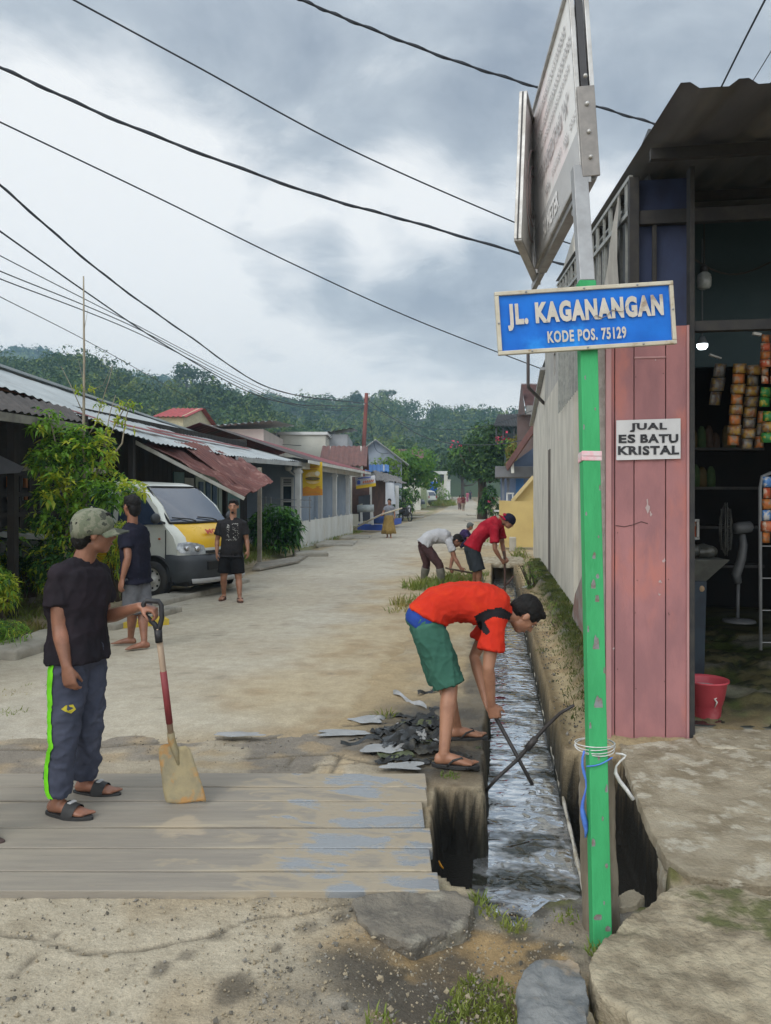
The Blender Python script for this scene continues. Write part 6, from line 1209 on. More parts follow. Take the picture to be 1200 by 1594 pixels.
# windscreen
a0, a1 = Vector((.375, 0, 1.195)), Vector((-.33, 0, 1.785)); nn = Vector((.59, 0, .705)).normalized()
def wsp(t, y, o): p = a0 * (1 - t) + a1 * t + nn * o; return Vector((vanwarp(p.x, y), y, p.z))
b = MB(); N_ = 8; vs = [wsp(t, (s / N_ * 2 - 1) * (.72 - .12 * t), .012) for t in (0.03, .5, .95) for s in range(N_ + 1)]; b.add(vs, [(j * 9 + i, j * 9 + i + 1, (j + 1) * 9 + i + 1, (j + 1) * 9 + i) for j in range(2) for i in range(N_)], 0, True); b.build('windscreen', autog, van)
b = MB(); E = [wsp(.0, (s / N_ * 2 - 1) * .735, .006) for s in range(N_ + 1)] + [wsp(1.0, (1 - s / N_ * 2) * .615, .006) for s in range(N_ + 1)]; b.tube(E + [E[0]], .018, 6); b.build('seal', rubber, van)
for s0 in (-.25, .30): b = MB(); b.tube([wsp(.01, s0, .03), wsp(.06, s0 - .1, .035), wsp(.12, s0 - .42, .028)], .011, 5); b.build('wiper', rubber, van)
# side windows
for s in (-1, 1):
    def sp(x, z, o=.010): return Vector((x, s * (hwf(x, z) * 1.0 + o - .0), z))
    for poly in ([(.18, 1.18), (-.33, 1.68), (-.78, 1.68), (-.78, 1.16)], [(-.90, 1.16), (-.90, 1.68), (-1.95, 1.68), (-1.95, 1.16)], [(-2.08, 1.16), (-2.08, 1.68), (-3.1, 1.66), (-3.15, 1.18)]):
        b = MB(); b.poly([sp(*p) for p in poly], .008, (0, s, 0)); b.build('side_window', autog, van)
    b = MB(); b.bx(-.84, -.83, s * .842 - .006, s * .842 + .006, .35, 1.15); b.bx(.24, .25, s * .835 - .006, s * .835 + .006, .70, 1.1); b.build('door_seam', rubber, van)
    b = MB(); b.beam((-.72, s * .86, 1.02), (-.60, s * .86, 1.02), .03, .03); b.build('door_handle', plast, van)
    b = MB(); b.sph((.16, s * .97, 1.28), (.055, .10, .085), 12, 8); b.tube([(.20, s * .80, 1.2), (.17, s * .90, 1.24)], .02, 6); b.build('mirror', plast, van)
    b = MB(); hl = [(.735, .36), (.755, .70), (.70, .79), (.62, .83)]
    def fp(y, z, o=.012): x = .742 - .10 * max(0, z - .62) - .5 * max(0, z - .80) ** 1.5; return Vector((vanwarp(x, s * y) + o, s * (y + o * .4), z))
    P = [fp(.40, .71), fp(.52, .70), fp(.66, .70), fp(.78, .73), fp(.82, .80), fp(.79, .89), fp(.68, .905), fp(.55, .88), fp(.44, .84)]
    c = sum(P, Vector()) / len(P) + Vector((.035, s * .025, 0)); b.add(P + [c], [(i, (i + 1) % 9, 9) if s > 0 else ((i + 1) % 9, i, 9) for i in range(9)], 0, True); b.build('headlight', lampm, van)
    b = MB(); b.sph(fp(.56, .79, .0), (.05, .06, .055), 12, 8); b.sph(fp(.70, .80, .0), (.04, .05, .045), 12, 8); b.build('headlight_bulb', chrome, van)
    b = MB(); b.sph((.12, s * .838, .95), (.03, .01, .018), 8, 6); b.build('indicator', orange, van)
    # arch
    b = MB(); b.rings([[Vector((q * math.cos(a), s * yy, .30 + q * math.sin(a))) for a in np.linspace(-.25, PI + .25, 20)] for q, yy in ((.30, .80), (.385, .80), (.385, .852), (.36, .855), (.33, .80))], 0, True, False, False); b.build('wheel_arch', rubber, van)
    b = MB(); b.rings([[Vector((-2.55 + q * math.cos(a), s * yy, .30 + q * math.sin(a))) for a in np.linspace(-.25, PI + .25, 20)] for q, yy in ((.30, .80), (.385, .80), (.385, .852), (.36, .855), (.33, .80))], 0, True, False, False); b.build('wheel_arch', rubber, van)
    b = MB(); b.poly([Vector((.375 * math.cos(a), s * .840, .29 + .375 * math.sin(a))) for a in np.linspace(0, 2 * PI, 24, endpoint=False)], .01, (0, s, 0)); b.build('wheel_well', rubber, van)
    wheel(van, 0, s * .79, .295, .19, s); wheel(van, -2.55, s * .79, .295, .19, s)
# bumper wraps the corner
b = MB(); R = []
for q in np.linspace(-1, 1, 17):
    y = q * .86; x = vanwarp(.79, y) + .015
    if abs(q) > .97: x = .34
    R.append([(x - .10, y * .96, .24), (x, y, .28), (x + .025, y, .42), (x + .02, y, .58), (x - .02, y, .69), (x - .12, y * .96, .70)])
b.rings([[Vector(p) for p in r] for r in R], 0, True, True, False); b.build('bumper', plast, van, bevel=0)
b = MB(); b.rings([[Vector((vanwarp(.79, q * .7) + .045 - e, q * .70, z)) for e, z in ((0, .245), (-.015, .27), (-.01, .31), (.02, .32))] for q in np.linspace(-1, 1, 13)], 0, True, True, False); b.build('bumper_lip', mat('bumper_silver', (.38, .38, .37), rough=.4), van)
b = MB(); b.box((.825, -.02, .46), (.02, .43, .155)); b.build('number_plate', platew, van)
b = MB(); text_fit(b, 'KT 1849', (.838, -.02, .465), (0, 1, 0), (0, 0, 1), .36, .07, .03) if False else b.box((.837, -.02, .47), (.003, .34, .05)); b.build('plate_marks', mat('plate_marks', (.16, .16, .15), (.42, .42, .38), sc_=60, lo=.48, hi=.52), van)
b = MB(); b.box((.80, 0, .52), (.05, .95, .13)); b.build('air_intake', rubber, van)
b = MB(); b.beam((.738, -.42, .735), (.738, .42, .735), .04, .075, 0, (1, 0, 0)); b.build('grille', rubber, van)
b = MB()
for z in (.715, .745): b.beam((.765, -.42, z), (.765, .42, z), .012, .012)
b.build('grille_bars', chrome, van)
b = MB(); b.sph((.748, 0, .83), (.012, .05, .04), 12, 8); b.build('badge', chrome, van)
dd = Vector((-.30, 0, .28)).normalized(); b = MB(); text_fit(b, 'MOBIL', (.632, -.06, 1.04), (0, 1, 0), (-.62, 0, .78), .56, .10, .04, depth=.03); b.build('hood_lettering', redm2, van)
b = MB(); b.bx(-3.3, .6, -.75, .75, .2, .34); b.build('underbody', rubber, van)
# ---- far cars
def car(label, name, loc, rz, m, L_=4.4, hgt=1.75, suv=True):
    t = thing(name, label, 'car', tuple(loc), rz); l = L_ / 2
    prof = [(l, .35), (l, .62), (l - .08, .85), (l - .95, 1.0), (l - 1.35, 1.12), (l - 1.95, hgt - .12), (l - 2.2, hgt), (-l + .7, hgt), (-l + .25, hgt - .12), (-l + .02, 1.05), (-l, .6), (-l + .05, .35)]
    b = MB(); shell(b, prof, lambda x, z: .85 - .16 * max(0, z - 1.0) / .7, lambda c, _: 0); b.build('body', m, t)
    for s in (-1, 1):
        b = MB(); b.poly([Vector((x, s * (.857 - .16 * max(0, z - 1) / .7), z)) for x, z in ((l - 1.5, 1.08), (l - 2.0, hgt - .14), (-l + .75, hgt - .14), (-l + .45, 1.08))], .01, (0, s, 0)); b.build('side_window', autog, t)
        for xx in (l - .85, -l + .85): wheel(t, xx, s * .76, .34, .2, s)
    b = MB(); b.poly([(-l + .0, -.66, 1.12), (-l - .0, .66, 1.12), (-l + .22, .58, hgt - .2), (-l + .22, -.58, hgt - .2)], .02, (-1, 0, .2)); b.build('rear_window', autog, t)
    b = MB(); b.poly([(l - 1.27, -.68, 1.13), (l - 1.27, .68, 1.13), (l - 1.88, .6, hgt - .14), (l - 1.88, -.6, hgt - .14)][::-1], .02, (.6, 0, .6)); b.build('windscreen', autog, t)
    for s in (-1, 1): b = MB(); b.box((-l - .0, s * .72, .95), (.05, .14, .3)); b.build('tail_lamp', mat('tail_red', (.35, .02, .02), rough=.3), t); b = MB(); b.box((l - .03, s * .62, .75), (.08, .3, .14)); b.build('headlight', lampm, t)
    b = MB(); b.box((-l, 0, .48), (.14, 1.6, .2)); b.box((l, 0, .48), (.14, 1.6, .2)); b.build('bumper', plast, t)
    return t
p = W(658, 786, 92); car('white far-off estate car parked nose in on the left verge', 'parked_car', (p.x - .6, p.y, p.z), PI - .55, carw)
p = W(643, 790, 84); car('dark car with a pale bonnet parked before the white one', 'parked_car', (p.x - .8, p.y, p.z), -.7, mat('car_dark', (.07, .085, .10), rough=.3, coat=.4), 4.2, 1.5)
# ---- motorbike
mo = G(631, 812); t = thing('motorbike', 'dark scooter parked at the kerb right of the woman', 'motorbike', tuple(mo), -1.0)
bk = mat('bike_black', (.025, .026, .03), (.04, .04, .045), rough=.35, coat=.3)
for x in (-.62, .62): b = MB(); b.rings([[Vector((x + (.27 + .045 * math.cos(q)) * math.cos(a), .045 * math.sin(q), .30 + (.27 + .045 * math.cos(q)) * math.sin(a))) for q in np.linspace(0, 2 * PI, 8, endpoint=False)] for a in np.linspace(0, 2 * PI, 25)], 0, True, False); b.build('wheel', tyre, t)
b = MB(); b.sph((-.35, 0, .66), (.45, .16, .17), 14, 9); b.sph((.42, 0, .70), (.14, .20, .34), 14, 9); b.sph((.05, 0, .42), (.35, .14, .12), 12, 8); me = remesh(b, .03, 2); link(me, 'body', bk, t)
b = MB(); b.sph((-.30, 0, .82), (.40, .14, .07), 14, 8); b.build('seat', rubber, t)
b = MB(); b.tube([(.44, -.33, 1.06), (.40, -.1, 1.04), (.40, .1, 1.04), (.44, .33, 1.06)], .02, 6); b.build('handlebar', rubber, t); b = MB(); b.tube([(.48, 0, 1.0), (.62, 0, .3)], .035, 8); b.build('fork', chrome, t)
b = MB(); b.sph((.54, 0, .93), (.07, .1, .08), 12, 8); b.build('headlight', lampm, t)
for s in (-1, 1): b = MB(); b.tube([(.42, s * .25, 1.06), (.40, s * .32, 1.22)], .008, 5); b.sph((.40, s * .34, 1.26), (.02, .06, .04), 8, 6); b.build('mirror', bk, t)
# ================================================================ hills, woods, trees, shrubs
hillm = mat('hill_soil', (.045, .065, .025), (.03, .05, .02), sc_=.02, rough=1, bump=0, rvar=0)
wg = [leafmat('wood_dark', (.022, .055, .016), (.030, .070, .020), rough=.7, trans=.2), leafmat('wood_mid', (.040, .088, .022), (.055, .108, .026), rough=.7, trans=.2), leafmat('wood_light', (.11, .17, .032), (.14, .175, .035), rough=.7, trans=.2)]
def interp(P, u):
    for (a, va), (c, vc) in zip(P[:-1], P[1:]):
        if a <= u <= c: return va + (vc - va) * (u - a) / (c - a)
    return P[0][1] if u < P[0][0] else P[-1][1]
def clump_crown(mb, c, rx, rz, n, size, rnd, lumps=5, mats=3, pref=None):
    L = []
    for k in range(lumps):
        a = rnd.uniform(0, 2 * PI); q = rnd.uniform(.2, .75); L.append((Vector((c.x + math.cos(a) * rx * q, c.y + math.sin(a) * rx * q, c.z + rz * rnd.uniform(-.25, .55))), rnd.uniform(.35, .62)))
    L.append((c, .7)); 
    for k in range(n):
        o, s = L[rnd.randrange(len(L))]
        z = rnd.uniform(-.55, 1); a = rnd.uniform(0, 2 * PI); h = math.sqrt(max(0, 1 - z * z)); d = Vector((h * math.cos(a), h * math.sin(a), z)); r = rnd.uniform(.72, 1.08)
        p = o + Vector((d.x * rx * s * r, d.y * rx * s * r, d.z * rz * s * r)); nn = (d + Vector((rnd.gauss(0, .5), rnd.gauss(0, .5), rnd.gauss(0, .5)))).normalized(); t = nn.orthogonal().normalized(); t = (Matrix.Rotation(rnd.uniform(0, 6.3), 3, nn) @ t); b_ = nn.cross(t); sz = size * rnd.uniform(.5, 1.2)
        m = pref if pref is not None and rnd.random() < .7 else rnd.randrange(mats)
        mb.add([p - t * sz, p + b_ * sz * .45 + nn * sz * .18, p + t * sz, p - b_ * sz * .5 + nn * sz * .1], [(0, 1, 2, 3)], m, False)
RIDGES = [('far', [(-400, 530), (-150, 532), (0, 548), (30, 541), (60, 549), (95, 562), (150, 578), (220, 592), (330, 612), (500, 640)], 520, 200, 6.5, 150, 80, 1.25),
          ('main', [(-100, 590), (100, 592), (210, 600), (300, 614), (380, 632), (430, 638), (500, 634), (540, 636), (565, 630), (600, 634), (640, 652), (690, 650), (720, 653), (770, 655), (830, 660), (900, 672), (1100, 700), (1300, 712)], 330, 170, 4.6, 560, 105, .78),
          ('near', [(-400, 560), (-150, 563), (0, 582), (60, 578), (130, 572), (165, 590), (200, 612), (240, 624), (300, 634), (340, 640), (400, 660), (450, 680), (520, 715), (590, 758), (640, 800)], 175, 95, 3.4, 330, 150, .46)]
for name, P, Dc, dep, cr_, ncr, nl, sz in RIDGES:
    u0, u1 = P[0][0], P[-1][0]; nu = 60; nv = 8; vs = []
    def hp(u, t):
        D = Dc - (1 - t) * dep; top = W(u, interp(P, u), Dc); z = max(-.5, (top.z) * min(1, t) ** .85) - (3 if t > 1 else 0) * (t - 1) * 10; q = W(u, HY, D); rr = 1 + .04 * mnoise.noise(Vector((u * .03, t * 3, Dc)))
        return Vector((q.x, q.y, z * rr - .8 * (t < .02)))
    T = [0, .15, .3, .45, .6, .75, .9, 1.0, 1.25]
    for t in T:
        for i in range(nu + 1): vs.append(hp(u0 + (u1 - u0) * i / nu, t))
    b = MB(); b.add(vs, [(j * (nu + 1) + i, j * (nu + 1) + i + 1, (j + 1) * (nu + 1) + i + 1, (j + 1) * (nu + 1) + i) for j in range(len(T) - 1) for i in range(nu)], 0, True); o = b.build('hill', hillm); o['kind'] = 'structure'
    rnd = random.Random(int(Dc)); b = MB()
    for k in range(ncr):
        u = rnd.uniform(max(u0, -120), min(u1, 900)); t = rnd.random() ** .7 if k > ncr * .24 else rnd.uniform(.95, 1.02); p = hp(u, t); r = cr_ * (rnd.uniform(.6, 1.35) if t < .95 else rnd.choice((.7, .85, 1.0, 1.15, 1.35)))
        if p.z < .5 and u > 560: continue
        clump_crown(b, p + Vector((0, 0, r * (.55 if t < .95 else .2))), r, r * rnd.uniform(.75, 1.1), int(nl * (1 if t < .95 else 1.5)), sz, rnd, 4, 3, rnd.choice((0, 0, 1, 1, 2)))
    o = b.build('forest', wg); o['kind'] = 'stuff'; o['label'] = {'far': 'wooded blue hill far to the left', 'main': 'wooded ridge closing the valley', 'near': 'wooded slope behind the left houses'}[name]
# single trees that stand out
bark = mat('bark', (.09, .07, .05), (.06, .048, .036), sc_=4, rough=.95, bump=.5, bsc=14, stretch=(1, 1, .3))
def tree(name, label, base, hgt, crx, crz, n, size, mats, seed, lumps=9, trunk=.2, low=.35, pref=None, group=None):
    t = thing(name, label, 'tree', tuple(base), 0, group); rnd = random.Random(seed); c = Vector((0, 0, hgt - crz)); b = MB()
    b.tube([(0, 0, -.3), (.1 * trunk, .05, hgt * .25), (-.2 * trunk, .1, hgt * .5), (0, 0, hgt - crz * .6)], [trunk * 1.25, trunk, trunk * .8, trunk * .35], 10)
    for k in range(7):
        a = 2 * PI * k / 7 + rnd.uniform(-.4, .4); s = Vector((0, 0, hgt * rnd.uniform(low, .62))); e = c + Vector((math.cos(a) * crx * .75, math.sin(a) * crx * .75, rnd.uniform(-.4, .6) * crz)); m = s.lerp(e, .5) + Vector((0, 0, -.06 * hgt)); b.tube([s, m, e], [trunk * .5, trunk * .33, trunk * .08], 7)
    b.build('trunk', bark, t); b = MB(); clump_crown(b, c, crx, crz, n, size, rnd, lumps, len(mats), pref); b.build('crown', mats, t); return t
mang = [leafmat('mango_dark', (.026, .068, .018), (.036, .088, .022)), leafmat('mango_mid', (.055, .13, .028), (.07, .155, .032)), leafmat('mango_light', (.10, .20, .036), (.13, .22, .045))]
lite = [leafmat('tree_mid', (.085, .20, .03), (.11, .235, .035), trans=.45), leafmat('tree_light', (.17, .30, .04), (.21, .33, .05), trans=.45), leafmat('tree_dark', (.04, .10, .022), (.05, .12, .026), trans=.4)]
p = G(771, 801); p = W(768, 770, 52); p.z = .0
tree('mango_tree', 'big dark mango tree overhanging the right kerb', p + Vector((-.75, 0, 0)), 6.3, 2.55, 2.55, 9500, .17, mang, 3, 16, .30, .22, 0)
p = W(625, HY, 62); p.z = 0; tree('leafy_tree', 'bright green bushy tree behind the kiosk roof', p, 5.2, 2.6, 2.0, 5200, .20, lite, 5, 12, .16, .2, 0)
p = W(598, HY, 57); p.z = 0; tree('leafy_tree', 'lighter green tree rising left of the kiosk banner', p, 5.2, 1.8, 1.9, 2600, .17, lite, 15, 8, .12, .2, 1)
p = W(655, HY, 82); p.z = 0; tree('leafy_tree', 'green tree leaning over the parked white car', p + Vector((-1.2, 0, .3)), 6.2, 2.4, 1.7, 2400, .2, lite, 6, 8, .14, .2, 0)
p = W(812, HY, 46); p.z = 0; tree('leafy_tree', 'tree with a yellowish top between the dark balcony and the brown eave', p, 5.0, 1.2, 1.3, 1800, .15, [lite[1], leafmat('yellowish', (.22, .19, .03), (.17, .17, .03)), lite[0]], 8, 8, .12, .2, 1)
for k, (u, D, h_, r, lab, pf) in enumerate([(640, 150, 13, 5, 'broad green tree at the foot of the far ridge', 1), (690, 135, 10, 5, 'dark roundish tree behind the pale gateway', 0), (720, 128, 9, 4.5, 'tree behind the far bend of the street', 1), (755, 150, 12, 6, 'tree beyond the mango tree at the foot of the hill', 0), (605, 160, 14, 5, 'tree with olive foliage above the brown roof', 2), (560, 140, 12, 5, 'dark tree behind the blue gable house', 0), (850, 110, 9, 5, 'tree beyond the dark balcony house', 0)]):
    p = W(u, HY, D); p.z = 0; tree('hill_foot_tree', lab, p, h_, r, h_ * .36, 1100, .55, wg, 20 + k, 9, .3, .3, pf)
# ridge emergents
def onridge(u, v, D): return W(u, v, D)
for k, (u, vb, vt, D, rx, kind, lab) in enumerate([(600, 640, 606, 318, 4.2, 'umbrella', 'tall umbrella shaped tree standing clear on the ridge'), (290, 618, 566, 215, 4.6, 'rough', 'ragged dark tall tree on the left ridge skyline'), (316, 612, 571, 222, 2.6, 'thin', 'thin topped tree beside the ragged dark tree'),
                                                    (335, 660, 584, 158, 4.6, 'round', 'big round dark tree above the zinc roof'), (390, 668, 612, 165, 3.6, 'round', 'round green tree right of the big round one'), (556, 632, 608, 320, 3.0, 'rough', 'knobbly tree on the ridge behind the utility pole')]):
    base = W(u, vb, D); top = W(u, vt, D).z; h_ = top - base.z
    if kind == 'round': tree('ridge_tree', lab, base - Vector((0, 0, 2)), h_ + 2, rx, (h_ + 2) * .42, 1500, .5, wg, 40 + k, 9, .3, .3, 0)
    elif kind == 'umbrella': tree('ridge_tree', lab, base - Vector((0, 0, 6)), h_ + 6, rx, 2.4, 330, .6, wg, 40 + k, 8, .35, .6, 0)
    elif kind == 'thin': tree('ridge_tree', lab, base - Vector((0, 0, 3)), h_ + 3, rx, 2.2, 170, .5, wg, 40 + k, 6, .22, .5, 0)
    else: tree('ridge_tree', lab, base - Vector((0, 0, 4)), h_ + 4, rx, (h_ + 4) * .34, 700, .55, wg, 40 + k, 9, .35, .4, 0)
# bougainvillea reds
fl = mat('magenta_flower', (.50, .03, .09), (.55, .06, .12), sc_=5, rough=.6, bump=0); rnd = random.Random(5)
for (u, v, D, n, r, lab) in ((706, 692, 50, 12, .25, 'magenta flower spray at the left edge of the mango tree'), (781, 682, 46.5, 16, .28, 'red flowers on the dark balcony railing'), (762, 782, 48, 5, .15, 'red flowers low beside the mango trunk')):
    t = thing('flowering_vine', lab, 'flowers', tuple(W(u, v, D))); b = MB(); g_b = MB()
    for k in range(n):
        p = W(u, v, D) + Vector((rnd.gauss(0, r), rnd.gauss(0, r * .5), rnd.gauss(0, r * .5))); d = Vector((rnd.gauss(0, 1), rnd.gauss(0, 1), rnd.gauss(0, 1))).normalized(); q = d.orthogonal().normalized() * .09; b.add([p - q, p + d.cross(q), p + q, p - d.cross(q)], [(0, 1, 2, 3)])
    b.build('blossom', fl, t, world=True)
    for k in range(n): p = W(u, v + 6, D) + Vector((rnd.gauss(0, r), rnd.gauss(0, r * .5), rnd.gauss(-.1, r * .5))); d = Vector((rnd.gauss(0, 1), rnd.gauss(0, 1), rnd.gauss(0, 1))).normalized(); q = d.orthogonal().normalized() * .13; g_b.add([p - q, p + d.cross(q) * .6, p + q, p - d.cross(q) * .6], [(0, 1, 2, 3)])
    g_b.build('leaves', lite, t, world=True)
# ---------------------------------------------------------------- leafy shrubs
def leaf(mb, p, d, L_, w_, m, rnd, droop=.25):
    d = d.normalized(); s = d.cross(Vector((0, 0, 1)));
    if s.length < .05: s = Vector((1, 0, 0))
    s.normalize(); s = (s + Vector((0, 0, rnd.uniform(-.5, .5)))).normalized(); u = s.cross(d)
    q1 = p + d * L_ * .42 + Vector((0, 0, -droop * L_ * .12)); q2 = p + d * L_ + Vector((0, 0, -droop * L_ * .6)); k = u * (w_ * .18)
    mb.add([p, q1 - s * w_ * .5 + k, q1, q1 + s * w_ * .5 + k, q2], [(0, 1, 2), (0, 2, 3), (1, 4, 2), (2, 4, 3)], m, True)
def spray(mb, p, d, n, L_, rnd, m, w_=.42):
    "a stem end with leaflets fanned about it"
    d = d.normalized(); a0 = rnd.uniform(0, 6.3); s = d.orthogonal().normalized()
    for k in range(n):
        r = Matrix.Rotation(a0 + 2 * PI * k / n, 3, d) @ s; leaf(mb, p + d * rnd.uniform(0, L_ * .3), r + d * rnd.uniform(.0, .7), L_ * rnd.uniform(.7, 1.15), L_ * w_, m if rnd.random() < .8 else (m + 1) % 3, rnd, rnd.uniform(.2, .9))
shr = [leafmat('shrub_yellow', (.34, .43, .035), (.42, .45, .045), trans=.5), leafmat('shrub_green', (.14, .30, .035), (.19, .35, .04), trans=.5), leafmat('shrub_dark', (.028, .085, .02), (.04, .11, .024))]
stemm = mat('pale_stem', (.28, .25, .19), (.22, .19, .14), sc_=6, rough=.85)
D0 = 9.6; t = thing('tall_shrub', 'tall bushy shrub of yellow green leaves in front of the van', 'shrub', tuple(W(105, 930, D0)))
rnd = random.Random(31); b = MB()
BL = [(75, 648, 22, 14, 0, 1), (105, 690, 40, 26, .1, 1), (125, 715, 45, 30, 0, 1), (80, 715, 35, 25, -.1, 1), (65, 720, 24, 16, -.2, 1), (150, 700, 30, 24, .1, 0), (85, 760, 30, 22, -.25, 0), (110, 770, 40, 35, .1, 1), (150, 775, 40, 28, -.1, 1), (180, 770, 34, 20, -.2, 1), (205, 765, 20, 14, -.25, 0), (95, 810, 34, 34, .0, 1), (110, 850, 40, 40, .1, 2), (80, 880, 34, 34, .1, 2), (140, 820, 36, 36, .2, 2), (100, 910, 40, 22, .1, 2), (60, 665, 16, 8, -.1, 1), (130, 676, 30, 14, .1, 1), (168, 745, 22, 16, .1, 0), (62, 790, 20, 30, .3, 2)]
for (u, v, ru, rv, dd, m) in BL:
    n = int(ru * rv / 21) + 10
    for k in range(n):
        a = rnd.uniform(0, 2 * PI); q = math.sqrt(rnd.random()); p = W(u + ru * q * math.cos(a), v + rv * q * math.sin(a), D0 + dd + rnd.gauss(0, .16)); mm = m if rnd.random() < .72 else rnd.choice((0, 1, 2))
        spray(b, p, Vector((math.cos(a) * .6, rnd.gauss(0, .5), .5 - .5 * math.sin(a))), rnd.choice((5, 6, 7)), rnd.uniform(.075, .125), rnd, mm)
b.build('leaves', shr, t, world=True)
b = MB()
for (pts, r0) in (([(135, 930), (133, 800), (130, 690), (131, 560), (130, 430)], .03), ([(150, 740), (165, 690), (185, 650), (200, 625), (203, 640)], .012), ([(155, 735), (190, 690), (196, 650), (202, 630)], .014), ([(130, 690), (148, 660), (170, 590), (175, 570)], .008), ([(128, 640), (110, 600), (95, 570)], .007), ([(100, 930), (103, 840), (106, 780), (90, 700)], .025), ([(106, 780), (80, 660), (76, 645)], .014), ([(131, 600), (122, 560)], .004), ([(130, 520), (137, 480)], .004), ([(150, 742), (160, 700), (172, 640), (180, 615)], .010), ([(131, 610), (160, 600), (176, 566)], .004)):
    b.tube([W(u, v, D0 + .05) for u, v in pts], [r0 * (1 - .7 * k / (len(pts) - 1)) for k in range(len(pts))], 7)
b.build('stems', stemm, t, world=True)
b = MB()
for (u, v, n) in ((122, 604, 14), (135, 606, 8), (200, 628, 16), (192, 632, 8), (160, 630, 10), (150, 628, 8), (185, 655, 16), (192, 662, 14), (170, 672, 14), (155, 655, 8), (205, 632, 8), (158, 690, 16), (172, 720, 6)):
    for k in range(n // 3 + 2): spray(b, W(u + rnd.gauss(0, 6), v + rnd.gauss(0, 4), D0), Vector((rnd.gauss(0, 1), rnd.gauss(0, 1), .4)), 4, rnd.uniform(.05, .085), rnd, 0)
b.build('top_leaves', shr, t, world=True)
def bush(label, blobs, D, n_, Ls, m, seed, base, name='bush', wl=.3, stem=True, dz=.25):
    t = thing(name, label, 'bush', tuple(base)); rnd = random.Random(seed); b = MB(); st = MB()
    for (u, v, ru, rv, mm) in blobs:
        for k in range(int(n_ * ru * rv / 100)):
            a = rnd.uniform(0, 2 * PI); q = math.sqrt(rnd.random()); p = W(u + ru * q * math.cos(a), v + rv * q * math.sin(a), D + rnd.gauss(0, dz)); spray(b, p, Vector((math.cos(a), rnd.gauss(0, .6), .6 - math.sin(a) * .8)), 5, Ls * rnd.uniform(.7, 1.2), rnd, mm if rnd.random() < .75 else rnd.randrange(3), wl)
    b.build('leaves', m, t, world=True)
    for k in range(6): st.tube([base + Vector((rnd.gauss(0, .08), rnd.gauss(0, .08), -.05)), W(blobs[0][0] + rnd.gauss(0, 12), blobs[0][1], D)], [.02, .008], 6)
    st.build('stems', bark, t, world=True); return t
gb = [leafmat('bush_bright', (.06, .19, .02), (.09, .23, .03)), leafmat('bush_mid', (.03, .12, .018), (.045, .14, .022)), leafmat('bush_dark', (.014, .055, .012), (.02, .07, .014))]
bush('round glossy green bush on the lawn by the grey fence', [(428, 808, 36, 14, 0), (425, 822, 42, 18, 1), (430, 838, 34, 16, 2), (405, 815, 18, 12, 0), (452, 822, 18, 12, 1), (428, 798, 24, 8, 0)], 21.0, 16, .24, gb, 3, G(430, 858), wl=.28)
bush('dark low shrubs along the verge at the far left', [(40, 860, 50, 34, 2), (75, 880, 34, 40, 2), (0, 850, 50, 30, 2), (110, 905, 24, 30, 2), (30, 895, 40, 24, 2)], 11.2, 14, .12, shr, 4, W(40, 925, 11.2))
bush('yellow green plant clump at the left picture edge', [(2, 915, 24, 20, 0), (10, 932, 20, 14, 0), (-10, 900, 24, 16, 1)], 9.0, 24, .09, shr, 6, W(0, 960, 9.0))
bush('low leafy weeds on the verge below the yellow green plant', [(14, 985, 30, 18, 1), (-10, 985, 30, 20, 1)], 8.3, 26, .07, shr, 7, W(10, 1000, 8.3), wl=.2)
bush('olive leafy plant between the cap and the navy shirt', [(182, 850, 12, 22, 0), (176, 880, 14, 16, 0), (188, 826, 9, 12, 0)], 11.0, 40, .10, shr, 9, W(182, 930, 11.0), wl=.25)
bush('flowering pot plants along the right kerb before the mango trunk', [(762, 770, 10, 12, 2), (757, 782, 10, 10, 2), (768, 788, 10, 12, 2), (750, 790, 5, 7, 1)], 50, 60, .28, gb, 10, W(762, 800, 50), dz=.5)
bush('green shrubs under the bright tree beside the kiosk', [(625, 775, 14, 14, 2), (632, 788, 10, 10, 1), (640, 770, 12, 10, 2), (622, 792, 8, 8, 2)], 50, 60, .30, lite, 11, W(628, 803, 50), dz=.6)
bush('grass slope shrubs right of the blue tank', [(688, 770, 10, 10, 1), (694, 776, 9, 7, 1)], 93, 50, .4, lite, 12, W(690, 784, 93), dz=.6)
bush('weeds hanging over the mossy wall foot near the pipe', [(822, 880, 6, 16, 0), (836, 898, 7, 14, 0), (826, 905, 8, 12, 1), (845, 920, 7, 12, 2), (812, 858, 5, 6, 0)], 14.0, 60, .07, [gm1, shr[1], shr[2]], 13, W(835, 920, 14.0), wl=.16)
bush('small weeds on the mossy wall foot near the green pole', [(868, 968, 8, 10, 0), (880, 985, 8, 12, 1), (858, 945, 7, 10, 0)], 9.6, 40, .05, [gm1, shr[1], shr[2]], 14, W(868, 990, 9.6), wl=.16)
